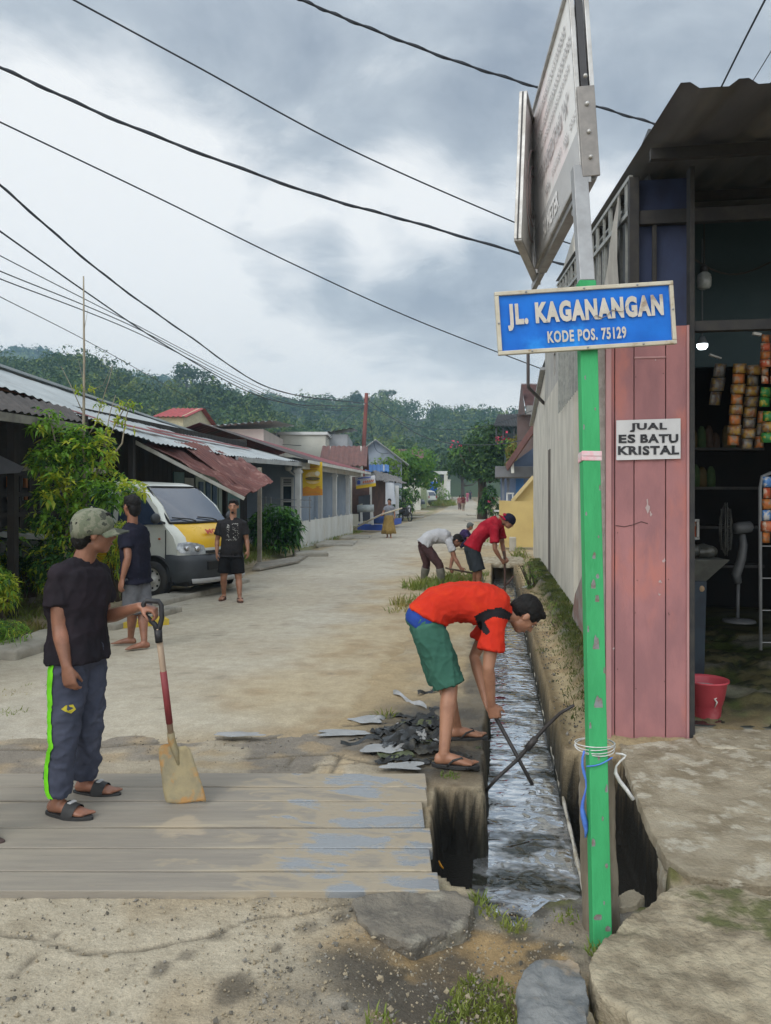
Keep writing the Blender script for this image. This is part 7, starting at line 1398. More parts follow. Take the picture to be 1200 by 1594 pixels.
# ---------------------------------------------------------------- overhead wires
wirem = mat('wire_black', (.03, .035, .045), rough=.6, bump=0)
def wire(label, pts, r, Da, Db, twist=False, grp='overhead wires'):
    n = 40; P = []; L = [0]
    for a, c in zip(pts[:-1], pts[1:]): L.append(L[-1] + math.hypot(c[0] - a[0], c[1] - a[1]))
    # smooth (Catmull-Rom) through the sketch points
    def cr(i, t):
        p0, p1, p2, p3 = pts[max(i - 1, 0)], pts[i], pts[i + 1], pts[min(i + 2, len(pts) - 1)]
        return tuple(.5 * (2 * p1[k] + (p2[k] - p0[k]) * t + (2 * p0[k] - 5 * p1[k] + 4 * p2[k] - p3[k]) * t * t + (3 * p1[k] - p0[k] - 3 * p2[k] + p3[k]) * t ** 3) for k in (0, 1))
    for i in range(len(pts) - 1):
        for k in range(14): P.append((cr(i, k / 14), (L[i] + (L[i + 1] - L[i]) * k / 14) / L[-1]))
    P.append((pts[-1], 1.0)); Q = [W(u, v, 1 / ((1 - s) / Da + s / Db)) for (u, v), s in P]
    b = MB(); b.tube(Q, r, 6)
    if twist: b.tube([q + Vector((0, .012 * math.cos(k * .9), .016 * math.sin(k * .9))) for k, q in enumerate(Q)], r * .8, 6)
    tag(b.build('overhead_wire', wirem), label, 'wire', grp)
wire('thick wire from the upper left edge down to the notice board', [(60, -30), (115, 0), (300, 100), (540, 230), (810, 350), (905, 385)], .013, 9, 14)
wire('heavy wire entering at the left edge above the others, ending at the truss', [(-60, 82), (0, 105), (200, 195), (470, 296), (640, 345), (830, 400), (915, 418)], .017, 8, 13, True)
wire('thinner wire below the heavy one, reaching the flank wall top', [(-60, 162), (0, 190), (240, 305), (450, 408), (640, 495), (850, 577)], .011, 9, 17)
wire('dark wire sweeping from the left edge to the utility pole', [(-50, 245), (0, 288), (150, 418), (290, 520), (420, 604), (570, 628)], .020, 11, 47, True)
wire('wire just under the dark sweeping one, toward the utility pole', [(-50, 325), (0, 360), (130, 452), (270, 545), (420, 622), (568, 632)], .016, 11, 47)
wire('fine grey wire to the utility pole, the upper of three', [(-50, 370), (0, 398), (200, 500), (430, 614), (566, 634)], .009, 11, 47)
wire('fine grey wire to the utility pole, the middle of three', [(-50, 398), (0, 422), (200, 505), (430, 620), (566, 637)], .010, 11, 47)
wire('fine grey wire to the utility pole, the lower of three', [(-50, 410), (0, 434), (200, 512), (430, 623), (566, 640)], .010, 11, 47)
wire('lowest thin wire at the left, running behind the tall bare stem', [(-50, 435), (0, 462), (130, 528), (262, 602), (330, 640)], .008, 11, 30)
wire('twisted wire across the top, passing behind the notice board to the roof', [(420, -25), (470, 0), (560, 38), (700, 92), (830, 134), (930, 166), (1030, 196)], .014, 8, 11, True)
wire('steep wire above the corrugated awning', [(1200, -18), (1160, 60), (1118, 145)], .010, 7, 9, False); wire('thin steep wire at the upper right corner above the awning', [(1240, 10), (1200, 80), (1160, 145)], .005, 7, 9)
wire('short wire at the right edge over the awning', [(1215, 105), (1193, 140)], .006, 7, 8)
wire('wire from the utility pole toward the mango tree', [(572, 622), (610, 650), (660, 680), (720, 692), (790, 690), (840, 676)], .022, 47, 40)
wire('second thin wire from the utility pole toward the balcony roof', [(572, 632), (640, 662), (730, 668), (800, 650), (845, 632)], .014, 47, 40)
wire('slack wire from the utility pole down to the kiosk side', [(571, 624), (580, 680), (592, 705), (640, 700)], .016, 47, 60)
wire('service wire from the pole to the pale block house', [(566, 634), (540, 650), (500, 690), (440, 692)], .016, 47, 42)
# ================================================================ people
V3 = Vector
skin = mat('skin_brown', (.265, .125, .078), (.19, .088, .055), sc_=9, rough=.42, bump=.08, bsc=120, c3=(.30, .135, .085), sc3=5, lo3=.52, hi3=.66)
skin2 = mat('skin_tan', (.33, .165, .10), (.25, .12, .073), sc_=9, rough=.42, bump=.08, bsc=120)
hairm = mat('hair_black', (.007, .0065, .0065), (.013, .012, .011), sc_=40, rough=.6, spec=.18, bump=.6, bsc=90, stretch=(1, 1, 3)); eyew = mat('eye_white', (.30, .27, .25), rough=.3, bump=0); eyeb = mat('eye_dark', (.02, .014, .01), rough=.2, bump=0); lipm = mat('lips', (.22, .08, .065), rough=.5, bump=0)
def cloth(name, c1, c2=None, c3=None, **k): return mat('cloth_' + name, tuple(q * .82 for q in c1), tuple(q * .82 for q in c2) if c2 else None, spec=.1, sc_=k.pop('sc_', 5), rough=.92, bump=.25, bsc=k.pop('bsc', 160), c3=c3, sc3=k.pop('sc3', 2.2), dist=.003, **k)
def ring(c, a, f, w, d, n=22, e=2.4):
    R = []
    for k in range(n):
        t = 2 * PI * k / n; ct, st = math.cos(t), math.sin(t); R.append(c + a * (math.copysign(abs(ct) ** (2 / e), ct) * w) + f * (math.copysign(abs(st) ** (2 / e), st) * d))
    return R
def spline(P, t):
    n = len(P) - 1; x = min(max(t, 0), .9999) * n; i = int(x); q = x - i; p1, p2 = P[i], P[i + 1]; p0 = P[i - 1] if i else p1 * 2 - p2; p3 = P[i + 2] if i + 2 <= n else p2 * 2 - p1
    r = .5 * (2 * p1 + (p2 - p0) * q + (2 * p0 - 5 * p1 + 4 * p2 - p3) * q * q + (3 * p1 - p0 - 3 * p2 + p3) * q ** 3)
    if t < 0: r = P[0] + (P[1] - P[0]).normalized() * (t * (P[-1] - P[0]).length)
    return r
def torso(mb, J, prof, s, n=22, add=0.0):
    S = J['spine']; la = (J['hL'] - J['hR']).normalized(); lb = (J['sL'] - J['sR']).normalized(); R = []
    for t, w, d in prof:
        c = spline(S, t); tg = (spline(S, t + .03) - spline(S, t - .03)); 
        if tg.length < 1e-6: tg = S[-1] - S[0]
        tg.normalize(); l = la.lerp(lb, min(1, max(0, t))); l = (l - tg * l.dot(tg)).normalized(); f = l.cross(tg); R.append(ring(c, l, f, (w + add) * s, (d + add) * s, n))
    mb.rings(R)
BODY = [(-.06, .10, .075), (0, .150, .105), (.12, .160, .115), (.3, .146, .102), (.45, .146, .104), (.62, .160, .115), (.78, .162, .112), (.9, .125, .088), (1.0, .060, .058)]
def limb(mb, pts, rad, n=14): mb.tube(pts, rad, n)
def arm_pts(a, b, c): return [a, a.lerp(b, .35), a.lerp(b, .75), b, b.lerp(c, .28), b.lerp(c, .7), c]
def hand(mb, w, d, nrm, s, side=1, curl=.5, spread=.12, thumb=.8):
    d = d.normalized(); nrm = (nrm - d * nrm.dot(d)).normalized(); t = d.cross(nrm) * side
    mb.tube([w - d * .015 * s, w + d * .025 * s, w + d * .06 * s, w + d * .088 * s], [(.020 * s, .026 * s), (.019 * s, .036 * s), (.016 * s, .041 * s), (.012 * s, .038 * s)], 12, ref=nrm)
    for i, (o, L_) in enumerate(((.030, .068), (.010, .076), (-.010, .071), (-.029, .056))):
        p = w + d * (.084 - .004 * abs(i - 1)) * s + t * o * s; q = (d + t * (o * spread * 8)).normalized(); P = [p - q * .012 * s, p]; r = [.0095 * s, .0092 * s]; ang = 0
        for k, (fr, c) in enumerate(((.45, .8), (.30, 1.0), (.25, .75))):
            ang += curl * c * (1 + .12 * i); dd = q * math.cos(ang) + nrm * math.sin(ang); p = p + dd * L_ * fr * s; P.append(p); r.append((.0088, .008, .0062)[k] * s)
        mb.tube(P, r, 8)
    p = w + d * .022 * s + t * .026 * s + nrm * .006 * s; q = (d * .62 + t * .7 * thumb + nrm * .35).normalized(); q2 = (d * .9 + t * .25 * thumb + nrm * (.3 + curl * .5)).normalized()
    mb.tube([p - q * .015 * s, p + q * .022 * s, p + q * .040 * s, p + q * .040 * s + q2 * .026 * s, p + q * .040 * s + q2 * .044 * s], [.013 * s, .0125 * s, .0105 * s, .009 * s, .0065 * s], 8)
def foot(mb, a, d, s, toes=True):
    d = V3((d.x, d.y, 0)).normalized(); t = d.cross(V3((0, 0, 1))); g = a.z - .075 * s
    def q(f, z): return V3((a.x, a.y, g + z * s)) + d * f * s
    mb.tube([q(-.058, .035), q(-.045, .032), q(0, .038), (q(.06, .034)), q(.115, .024), q(.155, .017), q(.175, .013)], [(.022 * s, .018 * s), (.032 * s, .030 * s), (.038 * s, .032 * s), (.032 * s, .038 * s), (.023 * s, .044 * s), (.016 * s, .044 * s), (.011 * s, .036 * s)], 14, ref=(0, 0, 1))
    if toes:
        for i, o in enumerate((-.032, -.014, .003, .018, .032)):
            sg = 1; L_ = (.044, .040, .036, .031, .026)[i]; p = q(.168 - .008 * i, .014) + t * o * s; mb.tube([p - d * .02 * s, p + d * L_ * .55 * s, p + d * L_ * s], [(.012 if i == 0 else .0095) * s, (.012 if i == 0 else .009) * s, .006 * s], 8)
def head(mb, c, f, u, s):
    f = f.normalized(); u = (u - f * u.dot(f)).normalized(); r = f.cross(u)
    def P(x, y, z): return c + f * x * s + r * y * s + u * z * s
    def E(p, a, b, d): mb.ell(P(*p), (f * a * s, r * b * s, u * d * s), 16, 10)
    E((-.012, 0, .030), .098, .077, .086); E((.030, 0, -.022), .064, .062, .085); E((.052, 0, -.083), .034, .038, .028); E((.02, 0, -.07), .045, .055, .04)
    mb.tube([P(.084, 0, .018), P(.098, 0, -.006), P(.108, 0, -.024), P(.094, 0, -.034)], [.008 * s, .010 * s, .014 * s, .011 * s], 8); E((.095, .014, -.030), .011, .010, .008); E((.095, -.014, -.030), .011, .010, .008)
    E((.070, 0, .026), .022, .056, .013); E((.083, 0, -.054), .013, .024, .008); E((.080, 0, -.066), .013, .022, .008)
    for sg in (-1, 1): E((-.004, sg * .078, -.008), .019, .008, .032); E((.055, sg * .042, -.022), .022, .018, .018)
    return f, u, r
def face_bits(t, c, f, u, s, far=False):
    f = f.normalized(); u = (u - f * u.dot(f)).normalized(); r = f.cross(u)
    def P(x, y, z): return c + f * x * s + r * y * s + u * z * s
    for sg in (-1, 1):
        b = MB(); b.ell(P(.078, sg * .032, .002), (f * .008 * s, r * .013 * s, u * .006 * s), 10, 6); b.ell(P(.0845, sg * .032, .002), (f * .005 * s, r * .006 * s, u * .006 * s), 8, 6, 1); b.build('eye', [eyew, eyeb], t)
        b = MB(); b.tube([P(.088, sg * .014, .022), P(.087, sg * .032, .028), P(.074, sg * .050, .022)], [.0035 * s, .0045 * s, .002 * s], 6); b.build('eyebrow', hairm, t)
    b = MB(); b.tube([P(.088, -.022, -.060), P(.0965, 0, -.060), P(.088, .022, -.060)], [.002 * s, .006 * s, .002 * s], 6); b.build('mouth', lipm, t)
def hair(t, c, f, u, s, m=None, n_amp=.006, back=.0, vox=.009, low=0.0):
    f = f.normalized(); u = (u - f * u.dot(f)).normalized(); r = f.cross(u); b = MB()
    def P(x, y, z): return c + f * x * s + r * y * s + u * z * s
    b.ell(P(-.020, 0, .040), (f * .101 * s, r * .084 * s, u * .088 * s), 18, 12); b.ell(P(-.058, 0, -.010 - low), (f * .058 * s, r * .070 * s, u * (.068 + low) * s), 16, 10)
    b.ell(P(.045, 0, .092), (f * .045 * s, r * .06 * s, u * .024 * s), 12, 8)
    me = remesh(b, vox, 2); wrinkle(me, n_amp, 45, seed=c.x); return link(me, 'hair', m or hairm, t)
def cap_on(t, c, f, u, s, m, brim=True, back=False, vox=.008, m2=None):
    f = f.normalized(); u = (u - f * u.dot(f)).normalized(); r = f.cross(u); b = MB()
    def P(x, y, z): return c + f * x * s + r * y * s + u * z * s
    R = []
    for k in range(9):
        a = k / 8 * PI / 2; zz = .022 + .108 * math.sin(a); q = math.cos(a) ** .75 if k < 8 else .02; R.append([P(-.008 + (.114 * math.cos(x)) * q, .093 * math.sin(x) * q, zz + (.012 * math.cos(x) if k < 2 else 0)) for x in np.linspace(0, 2 * PI, 28, endpoint=False)])
    R = [[P(-.008 + .108 * math.cos(x), .088 * math.sin(x), -.012 - .018 * (math.cos(x) < -.3) ) for x in np.linspace(0, 2 * PI, 28, endpoint=False)]] + R
    b.rings(R); o = b.build('cap', m, t)
    if brim:
        sg = -1 if back else 1; b = MB(); vs = []; n = 12; 
        for j in range(5):
            for i in range(n + 1):
                a = (i / n - .5) * 2.3; q = j / 4; rr = 1 + q * .72 * math.cos(a * .75); vs.append(P(sg * (-.008 * sg + .112 * math.cos(a) * rr), .092 * math.sin(a) * (1 + q * .10), .020 - .022 * q - .03 * (abs(a) / 1.15) ** 2 * (1 - .2 * q)))
        w = n + 1; fs = [(j * w + i, j * w + i + 1, (j + 1) * w + i + 1, (j + 1) * w + i) for j in range(4) for i in range(n)]
        up = [tuple(p) for p in vs]; dn = [tuple(p - u * .006 * s) for p in vs]; b.add(up, fs, 0, True); b.add(dn, [q[::-1] for q in fs], 0, True); b.build('cap_brim', m2 or m, o)
    b = MB(); b.sph(P(-.008, 0, .131), .008 * s, 8, 5); b.build('cap_button', m, o)
    return o
def body(t, J, s, vox, sk, hands=None, feet=None, toes=True, arm_r=1.0, it=2):
    b = MB(); torso(b, J, BODY, s); S = J['spine']; nk = S[-1]; hc = J['hd']
    f, u = J['f'].normalized(), J['u']; u = (u - f * u.dot(f)).normalized()
    b.tube([spline(S, .90), nk, nk.lerp(hc - f * .018 * s - u * .05 * s, .6), hc - f * .020 * s - u * .045 * s], [.075 * s, .060 * s, .055 * s, .054 * s], 14)
    head(b, hc, f, u, s)
    for k in 'RL':
        sh, el, wr = J['s' + k], J['e' + k], J['w' + k]
        b.tube([spline(S, .80).lerp(sh, .35), sh + V3((0, 0, -.02 * s))], [.066 * s, .052 * s], 12); b.sph(sh + V3((0, 0, -.016 * s)), .052 * s, 12, 8)
        limb(b, arm_pts(sh + V3((0, 0, -.012 * s)), el, wr), [.050 * s * arm_r, .049 * s * arm_r, .043 * s * arm_r, .038 * s * arm_r, .041 * s * arm_r, .031 * s * arm_r, .025 * s])
        h = (hands or {}).get(k)
        dflt = dict(d=(wr - el), n=V3((0, 0, 0)) + (S[1] - wr), curl=.35)
        if h: dflt.update(h)
        hand(b, wr, dflt['d'], dflt['n'], s, dflt.get('side', 1), dflt['curl'], thumb=dflt.get('thumb', .8))
        hp, kn, an = J['h' + k], J['k' + k], J['a' + k]
        limb(b, [hp, hp.lerp(kn, .3), hp.lerp(kn, .7), kn, kn.lerp(an, .28), kn.lerp(an, .65), an], [.086 * s, .080 * s, .065 * s, .052 * s, .054 * s, .041 * s, .033 * s])
        b.tube([an, an + V3((0, 0, -.04 * s))], [.034 * s, .036 * s], 10); foot(b, an, J['d' + k], s, toes)
    me = remesh(b, vox, it); return link(me, 'body', sk, t)
def folds(me, amp, freq, seed, st):
    "sharp-crested creases"
    me.update(); nr = [v.normal.copy() for v in me.vertices]
    for v, n in zip(me.vertices, nr):
        p = V3((v.co.x * st[0], v.co.y * st[1], v.co.z * st[2])) * freq + V3((seed * 1.3, seed * 2.1, seed)); q = p + V3((mnoise.noise(p * .6), mnoise.noise(p * .6 + V3((5, 0, 0))), 0)) * .8
        h = (1 - abs(mnoise.noise(q)) * 2.2); v.co += n * (amp * (max(0, h) ** 2 - .25))
def shirt(t, J, s, vox, m, sleeve=.6, hem=-.08, add=.014, top=.965, wr=.012, slr=1.0, name='shirt', flare=.012, mfun=None, mats=None, seed=1.0, sl_open=.074):
    b = MB(); prof = [(hem, .158 + flare, .112 + flare)] + [(q, w, d) for q, w, d in BODY if hem + .04 < q < .88 and q > -.02] + [(.9, .142, .098), (top, .088, .074)]
    torso(b, J, prof, s, 24, add)
    S = J['spine']
    for k in 'RL':
        sh, el = J['s' + k], J['e' + k]; e = sh.lerp(el, sleeve); b.sph(sh + V3((0, 0, -.008 * s)), .066 * s, 14, 9); b.tube([spline(S, .80).lerp(sh, .3), sh + V3((0, 0, -.008 * s)), sh.lerp(e, .5), e], [.080 * s, .064 * s * slr, .066 * s * slr, sl_open * s * slr], 16); b.tube([spline(S, .99), sh.lerp(spline(S, .96), .45) + V3((0, 0, .0)), sh], [.062 * s, .064 * s, .056 * s], 14)
    me = remesh(b, vox, 3); folds(me, wr * .85 * s, 6, seed, (1, 1, .55)); folds(me, wr * .42 * s, 17, seed + 3, (1, 1, .6)); wrinkle(me, wr * .2 * s, 40, seed=seed + 4); o = link(me, name, mats or m, t)
    if mfun:
        for p in me.polygons: p.material_index = mfun(V3(p.center), V3(p.normal))
    return o
def legs(t, J, s, vox, m, end=1.0, top=.26, loose=1.0, wr=.012, name='trousers', cuff=.058, mats=None, mfun=None, seed=2.0, knee_r=.072, hipr=1.0):
    "shorts or trousers: end = 0..1 hip to knee, 1..2 knee to ankle"
    b = MB(); torso(b, J, [(-.10, .12, .09), (-.02, .158, .118), (.08, .166, .122), (top, .150, .110)], s, 22, .008)
    for k in 'RL':
        hp, kn, an = J['h' + k], J['k' + k], J['a' + k]
        P = [hp + (hp - kn).normalized() * .04 * s, hp.lerp(kn, .3)]; R = [.098 * s * hipr, .094 * s * loose]
        if end <= 1: P += [hp.lerp(kn, .3 + (end - .3) * .5), hp.lerp(kn, end)]; R += [.092 * s * loose, .094 * s * loose]
        else:
            P += [hp.lerp(kn, .7), kn]; R += [.083 * s * loose, knee_r * s * loose]; e = end - 1; P += [kn.lerp(an, e * .35), kn.lerp(an, e * .7), kn.lerp(an, e)]; R += [knee_r * .97 * s * loose, (knee_r * .6 + cuff * .4) * s * loose, cuff * s * loose]
        b.tube(P, R, 16)
    me = remesh(b, vox, 3); folds(me, wr * .8 * s, 6, seed, (1, 1, .6)); folds(me, wr * .42 * s, 15, seed + 3, (1, 1, 1.1)); wrinkle(me, wr * .2 * s, 36, seed=seed + 4); o = link(me, name, mats or m, t)
    if mfun:
        for p in me.polygons: p.material_index = mfun(V3(p.center), V3(p.normal))
    return o
def sandal(t, a, d, s, m, strap='slide', name='sandal', th=.022):
    d = V3((d.x, d.y, 0)).normalized(); tt = d.cross(V3((0, 0, 1))); g = a.z - .075 * s; b = MB()
    def q(f, l, z): return V3((a.x, a.y, g + z * s)) + d * f * s + tt * l * s
    out = []
    for k in range(24):
        x = 2 * PI * k / 24; f = .07 + .148 * math.cos(x); l = (.046 if math.cos(x) > 0 else .038) * math.sin(x) * (1 - .10 * math.cos(x * 2)); out.append(q(f, l, .006))
    b.poly(out, th * s, (0, 0, 1)); o = b.build(name, m, t, bevel=.003)
    b = MB()
    if strap == 'slide':
        R = []
        for f in (.055, .085, .125): R.append([q(f + .01 * math.sin(x), .050 * math.cos(x), .006 + .066 * math.sin(x) * (1 - (f - .055) * 3.2)) for x in np.linspace(0, PI, 12)])
        b.rings(R, 0, True, False, False); b.build('strap', m, o)
    else:
        for sg in (-1, 1): b.tube([q(.135, 0, .012), q(.11, sg * .022, .050), q(.06, sg * .044, .040), q(.02, sg * .046, .004)], [.005 * s, .007 * s, .007 * s, .005 * s], 6)
        b.build('strap', m, o)
    return o
class Px:
    "local frame: x right in the picture, y away, z up; origin on the ground at (u0, D0)"
    def __init__(s, u0, D0): s.u0, s.D0 = u0, D0; s.L0 = (u0 - CX) / F * D0
    def __call__(s, u, v, d=0.0): D = s.D0 + d; return V3(((u - CX) / F * D - s.L0, d, H - (v - HY) / F * D))
    def z(s, u, z, d=0.0): D = s.D0 + d; return V3(((u - CX) / F * D - s.L0, d, z))
    def root(s): w_ = W(s.u0, HY, s.D0); return (w_.x, w_.y, 0)
    def uv(s, p): D = s.D0 + p.y; return CX + (p.x + s.L0) / D * F, HY + (H - p.z) / D * F
    def world(s, p): return Matrix.Translation(V3(s.root())) @ (Matrix.Rotation(TH, 4, 'Z') @ p)
GZ = .03
# ---------------------------------------------------------------- 1 man with the shovel
p = Px(108, 4.05); s = .97
J = dict(spine=[p(121, 1022), p(121, 975), p(122, 925), p(129, 876)], hd=p(146, 829), f=V3((.90, .42, -.04)), u=V3((.0, 0, 1)),
         sR=p(93, 893, -.12), sL=p(153, 890, .13), eR=p(92, 975, -.15), wR=p(104, 1040, -.20), eL=p(163, 962, .20), wL=p(219, 944, .02),
         hR=p(108, 1024, -.07), hL=p(134, 1024, .07), kR=p(100, 1142, -.12), kL=p(138, 1138, .10), aR=p.z(90, .085 + GZ, -.08), aL=p.z(133, .085 + GZ, .20), dR=V3((.96, -.28, 0)), dL=V3((.98, -.16, 0)))
t = thing('person', 'man in a camouflage cap, black shirt and grey track pants holding a shovel', 'person', p.root(), TH)
body(t, J, s, .0068, skin, hands=dict(R=dict(d=V3((.22, -.05, -1)), n=V3((.15, .9, -.1)), curl=.62, side=1, thumb=.3), L=dict(d=V3((.95, -.10, -.22)), n=V3((.05, .1, -1)), curl=1.0, side=-1)), it=2)
fb = cloth('black_faded', (.020, .018, .022), (.030, .024, .030), (.052, .034, .044), sc3=1.5, lo3=.54, hi3=.72)
shirt(t, J, s, .010, fb, sleeve=.62, hem=-.02, add=.022, wr=.014, flare=.016, seed=3.1)
trk = cloth('track_grey', (.085, .095, .135), (.060, .068, .10), (.11, .12, .16)); lime = cloth('lime', (.22, .80, .03), (.2, .7, .03))
def stripe(c, n):
    u_, v_ = p.uv(c); k = -1 if v_ < 1015 else 0
    x = c - J['hR']; ax = (J['aR'] - J['hR']); q = min(1, max(0, x.dot(ax) / ax.dot(ax))); rr = c - (J['hR'] + ax * q); an = math.degrees(math.atan2(rr.y, rr.x))
    if c.y < .02 + .05 and (an < -125 or an > 175): 
        return 1 if -152 < an < -125 or False else 0
    return 0
trs = legs(t, J, s, .010, trk, end=1.93, top=.2, loose=1.0, wr=.018, cuff=.066, mats=[trk], seed=5.0)
# bright side stripe laid on the trouser seam
b = MB(); vs = []; q0 = [(79, 1018), (78, 1070), (80, 1110), (80, 1150), (76, 1200), (72, 1262)]
bvh_src = trs.data
from mathutils.bvhtree import BVHTree
bt = BVHTree.FromPolygons([v.co.copy() for v in bvh_src.vertices], [tuple(f.vertices) for f in bvh_src.polygons])
camL = p(p.u0, HY, 0); eye = V3((-p.L0, -p.D0, H))
def drape(u, v, off=.004, bt_=None):
    d = p(u, v, 0) - eye; h = (bt_ or bt).ray_cast(eye, d.normalized()); return None if h[0] is None else h[0] + h[1] * off
rows = []; LV = []
for k in range(60):
    v = 1016 + (1264 - 1016) * k / 59; us = [u for u in np.arange(60, 112, .5) if drape(u, v) is not None]
    if us: LV.append((v, us[0]))
for k, (v, _) in enumerate(LV):
    w0 = LV[max(0, k - 5):k + 6]; L_ = max(_, sum(q[1] for q in w0) / len(w0)); rows.append([drape(L_ + .8 + w_, v, .006) for w_ in (0, 2.0, 4.0, 6.0 + 1.5 * (v < 1100))])
rows = [r for r in rows if all(q is not None for q in r)]
b.rings(rows, 0, True, False, False); b.build('side_stripe', lime, t)
b = MB(); ec = [(102, 1108), (96, 1104), (103, 1098), (113, 1097), (117, 1104), (110, 1110)]; P_ = [drape(*q, .006) for q in ec]; b.poly(P_, .002, (0, -1, 0)); b.build('yellow_crest', mat('crest_yellow', (.45, .38, .03)), t)
hair(t, J['hd'], J['f'], J['u'], s, low=.012)
camo = mat('camo', (.115, .13, .085), (.17, .175, .125), sc_=22, rough=.9, bump=.3, bsc=150, lo=.47, hi=.53, c3=(.055, .06, .045), sc3=17, lo3=.56, hi3=.59)
cap_on(t, J['hd'] + V3((0, 0, .004)), V3((.92, .36, .02)), J['u'], s, camo)
face_bits(t, J['hd'], J['f'], J['u'], s)
blk_ = mat('sandal_black', (.02, .02, .02), (.03, .03, .03), rough=.6)
for k in 'RL': o = sandal(t, J['a' + k], J['d' + k], s, blk_, 'slide', th=.03)
for k in 'RL':
    a, d = J['a' + k], J['d' + k].normalized(); tt = d.cross(V3((0, 0, 1))); g = a.z - .075 * s; b = MB()
    b.beam(V3((a.x, a.y, g + .066 * s)) + d * .085 * s + tt * .02, V3((a.x, a.y, g + .066 * s)) + d * .090 * s - tt * .022, .022, .006); b.build('strap_print', mat('strap_white', (.5, .5, .5)), t)
# shovel
sv = thing('shovel', 'shovel with a black D grip, red banded wooden shaft and muddy square blade', 'shovel', tuple(p.world(p.z(285, .03, .10))), TH)
def sw(u, v, d=0.0): return p.world(p(u, v, d))
g0, g1 = sw(246, 978, .0), sw(267, 1152, .12)
wdm = mat('shaft_wood', (.36, .27, .19), (.28, .20, .14), sc_=12, rough=.6, stretch=(1, 1, .2)); shr_ = mat('shaft_red', (.24, .04, .045), (.20, .035, .04), sc_=10, rough=.55); bpl = mat('grip_black', (.022, .022, .025), rough=.45)
b = MB(); b.tube([g0, g0.lerp(g1, .5), g1], .0162, 12); b.build('shaft', wdm, sv, world=True)
b = MB(); b.tube([g0.lerp(g1, .375), g0.lerp(g1, .845)], .0178, 12); b.build('red_band', shr_, sv, world=True)
b = MB(); L1 = [sw(246, 985), sw(241, 972), sw(226, 958), sw(223, 940), sw(228, 935), sw(247, 936), sw(251, 942), sw(252, 962), sw(249, 974), sw(246, 985)]; b.tube(L1, [.016, .014, .013, .013, .014, .014, .013, .013, .014, .016], 10); b.tube([sw(246, 980), sw(247.5, 1000)], [.021, .019], 12); b.build('grip', bpl, sv, world=True)
bl = mat('muddy_steel', (.30, .25, .14), (.22, .19, .12), sc_=9, rough=.7, metal=.1, bump=.5, bsc=30, c3=(.36, .20, .07), sc3=7, lo3=.52, hi3=.62)
c0, c1 = sw(271, 1160, .13), sw(291, 1249, .055); ax = (c1 - c0).normalized(); lat = camx; nn = ax.cross(lat).normalized()
R = []
for q, w_ in ((0, .065), (.08, .085), (.25, .092), (.5, .10), (.8, .108), (.96, .108), (1.0, .104)):
    c = c0.lerp(c1, q); R.append([c + lat * (x * w_) + nn * (.018 * x * x - .006) + ax * (.008 * math.sin(x * 3 + q * 9)) for x in (-1, -.75, -.4, 0, .4, .75, 1)] + [c + lat * (x * w_) + nn * (.018 * x * x + .000) + ax * (.008 * math.sin(x * 3 + q * 9)) for x in (1, .75, .4, 0, -.4, -.75, -1)])
b = MB(); b.rings(R); b.tube([g0.lerp(g1, .93), g1, c0.lerp(c1, .12), c0.lerp(c1, .35)], [.020, .021, .019, .006], 10); b.build('blade', bl, sv, world=True)
# ---------------------------------------------------------------- 2 man in navy, back to us
p2 = Px(213, 8.35); s = .99; p = p2
J = dict(spine=[p(212, 900), p(211, 872), p(209, 842), p(206, 817)], hd=p(204.5, 788), f=V3((-.80, .58, -.05)), u=V3((0, 0, 1)), sL=p(197.5, 827, -.10), sR=p(219, 827, .13), eL=p(199, 868, -.20), wL=p(190, 902, -.22), eR=p(227, 868, .18), wR=p(224, 903, .12),
         hL=p(206, 903, -.07), hR=p(219, 903, .07), kL=p(206, 955, -.04), kR=p(222, 957, -.03), aL=p.z(203.5, .085 + GZ, .12), aR=p.z(224.5, .085 + GZ, -.12), dL=V3((-.95, -.10, 0)), dR=V3((-.78, -.45, 0)))
t = thing('person', 'barefoot man in a navy shirt and grey shorts seen from behind by the van', 'person', p.root(), TH)
body(t, J, s, .0085, skin, hands=dict(L=dict(d=V3((-.15, -.1, -1)), n=V3((.4, .8, 0)), curl=.4, side=-1)))
shirt(t, J, s, .011, cloth('navy', (.014, .015, .026), (.022, .022, .036), (.035, .032, .048), lo3=.54, hi3=.7), sleeve=.66, hem=-.09, add=.026, wr=.013, flare=.018, seed=8.2)
legs(t, J, s, .011, cloth('grey_short', (.16, .165, .18), (.125, .13, .145), sc_=14), end=.98, top=.06, loose=1.12, wr=.010, name='shorts', seed=4.4)
hair(t, J['hd'], J['f'], J['u'], s * 1.02, low=.02); face_bits(t, J['hd'], J['f'], J['u'], s)
# ---------------------------------------------------------------- 3 man in the printed black shirt
p = Px(360, 12.05); s = .96
J = dict(spine=[p(360.5, 864), p(361, 845), p(361.5, 826), p(362.5, 808)], hd=p(363.3, 788.5), f=V3((.05, -1, -.08)), u=V3((0, 0, 1)), sR=p(343.5, 815.5, .02), sL=p(378.5, 815, .02), eR=p(338, 841, .04), wR=p(337.5, 861, -.03), eL=p(384, 840, .04), wL=p(386, 857, -.02),
         hR=p(351.5, 867), hL=p(368.5, 867), kR=p(348, 901, -.02), kL=p(371.5, 902, -.04), aR=p.z(348.5, .085 + GZ, .08), aL=p.z(373, .085 + GZ, -.12), dR=V3((-.12, -1, 0)), dL=V3((.30, -1, 0)))
t = thing('person', 'man in a black printed shirt and black shorts standing on the road facing us', 'person', p.root(), TH)
body(t, J, s, .0085, skin2, hands=dict(R=dict(d=V3((0, -.1, -1)), n=V3((.9, .3, 0)), curl=.5, side=1), L=dict(d=V3((.05, -.1, -1)), n=V3((-.9, .3, 0)), curl=.5, side=-1)))
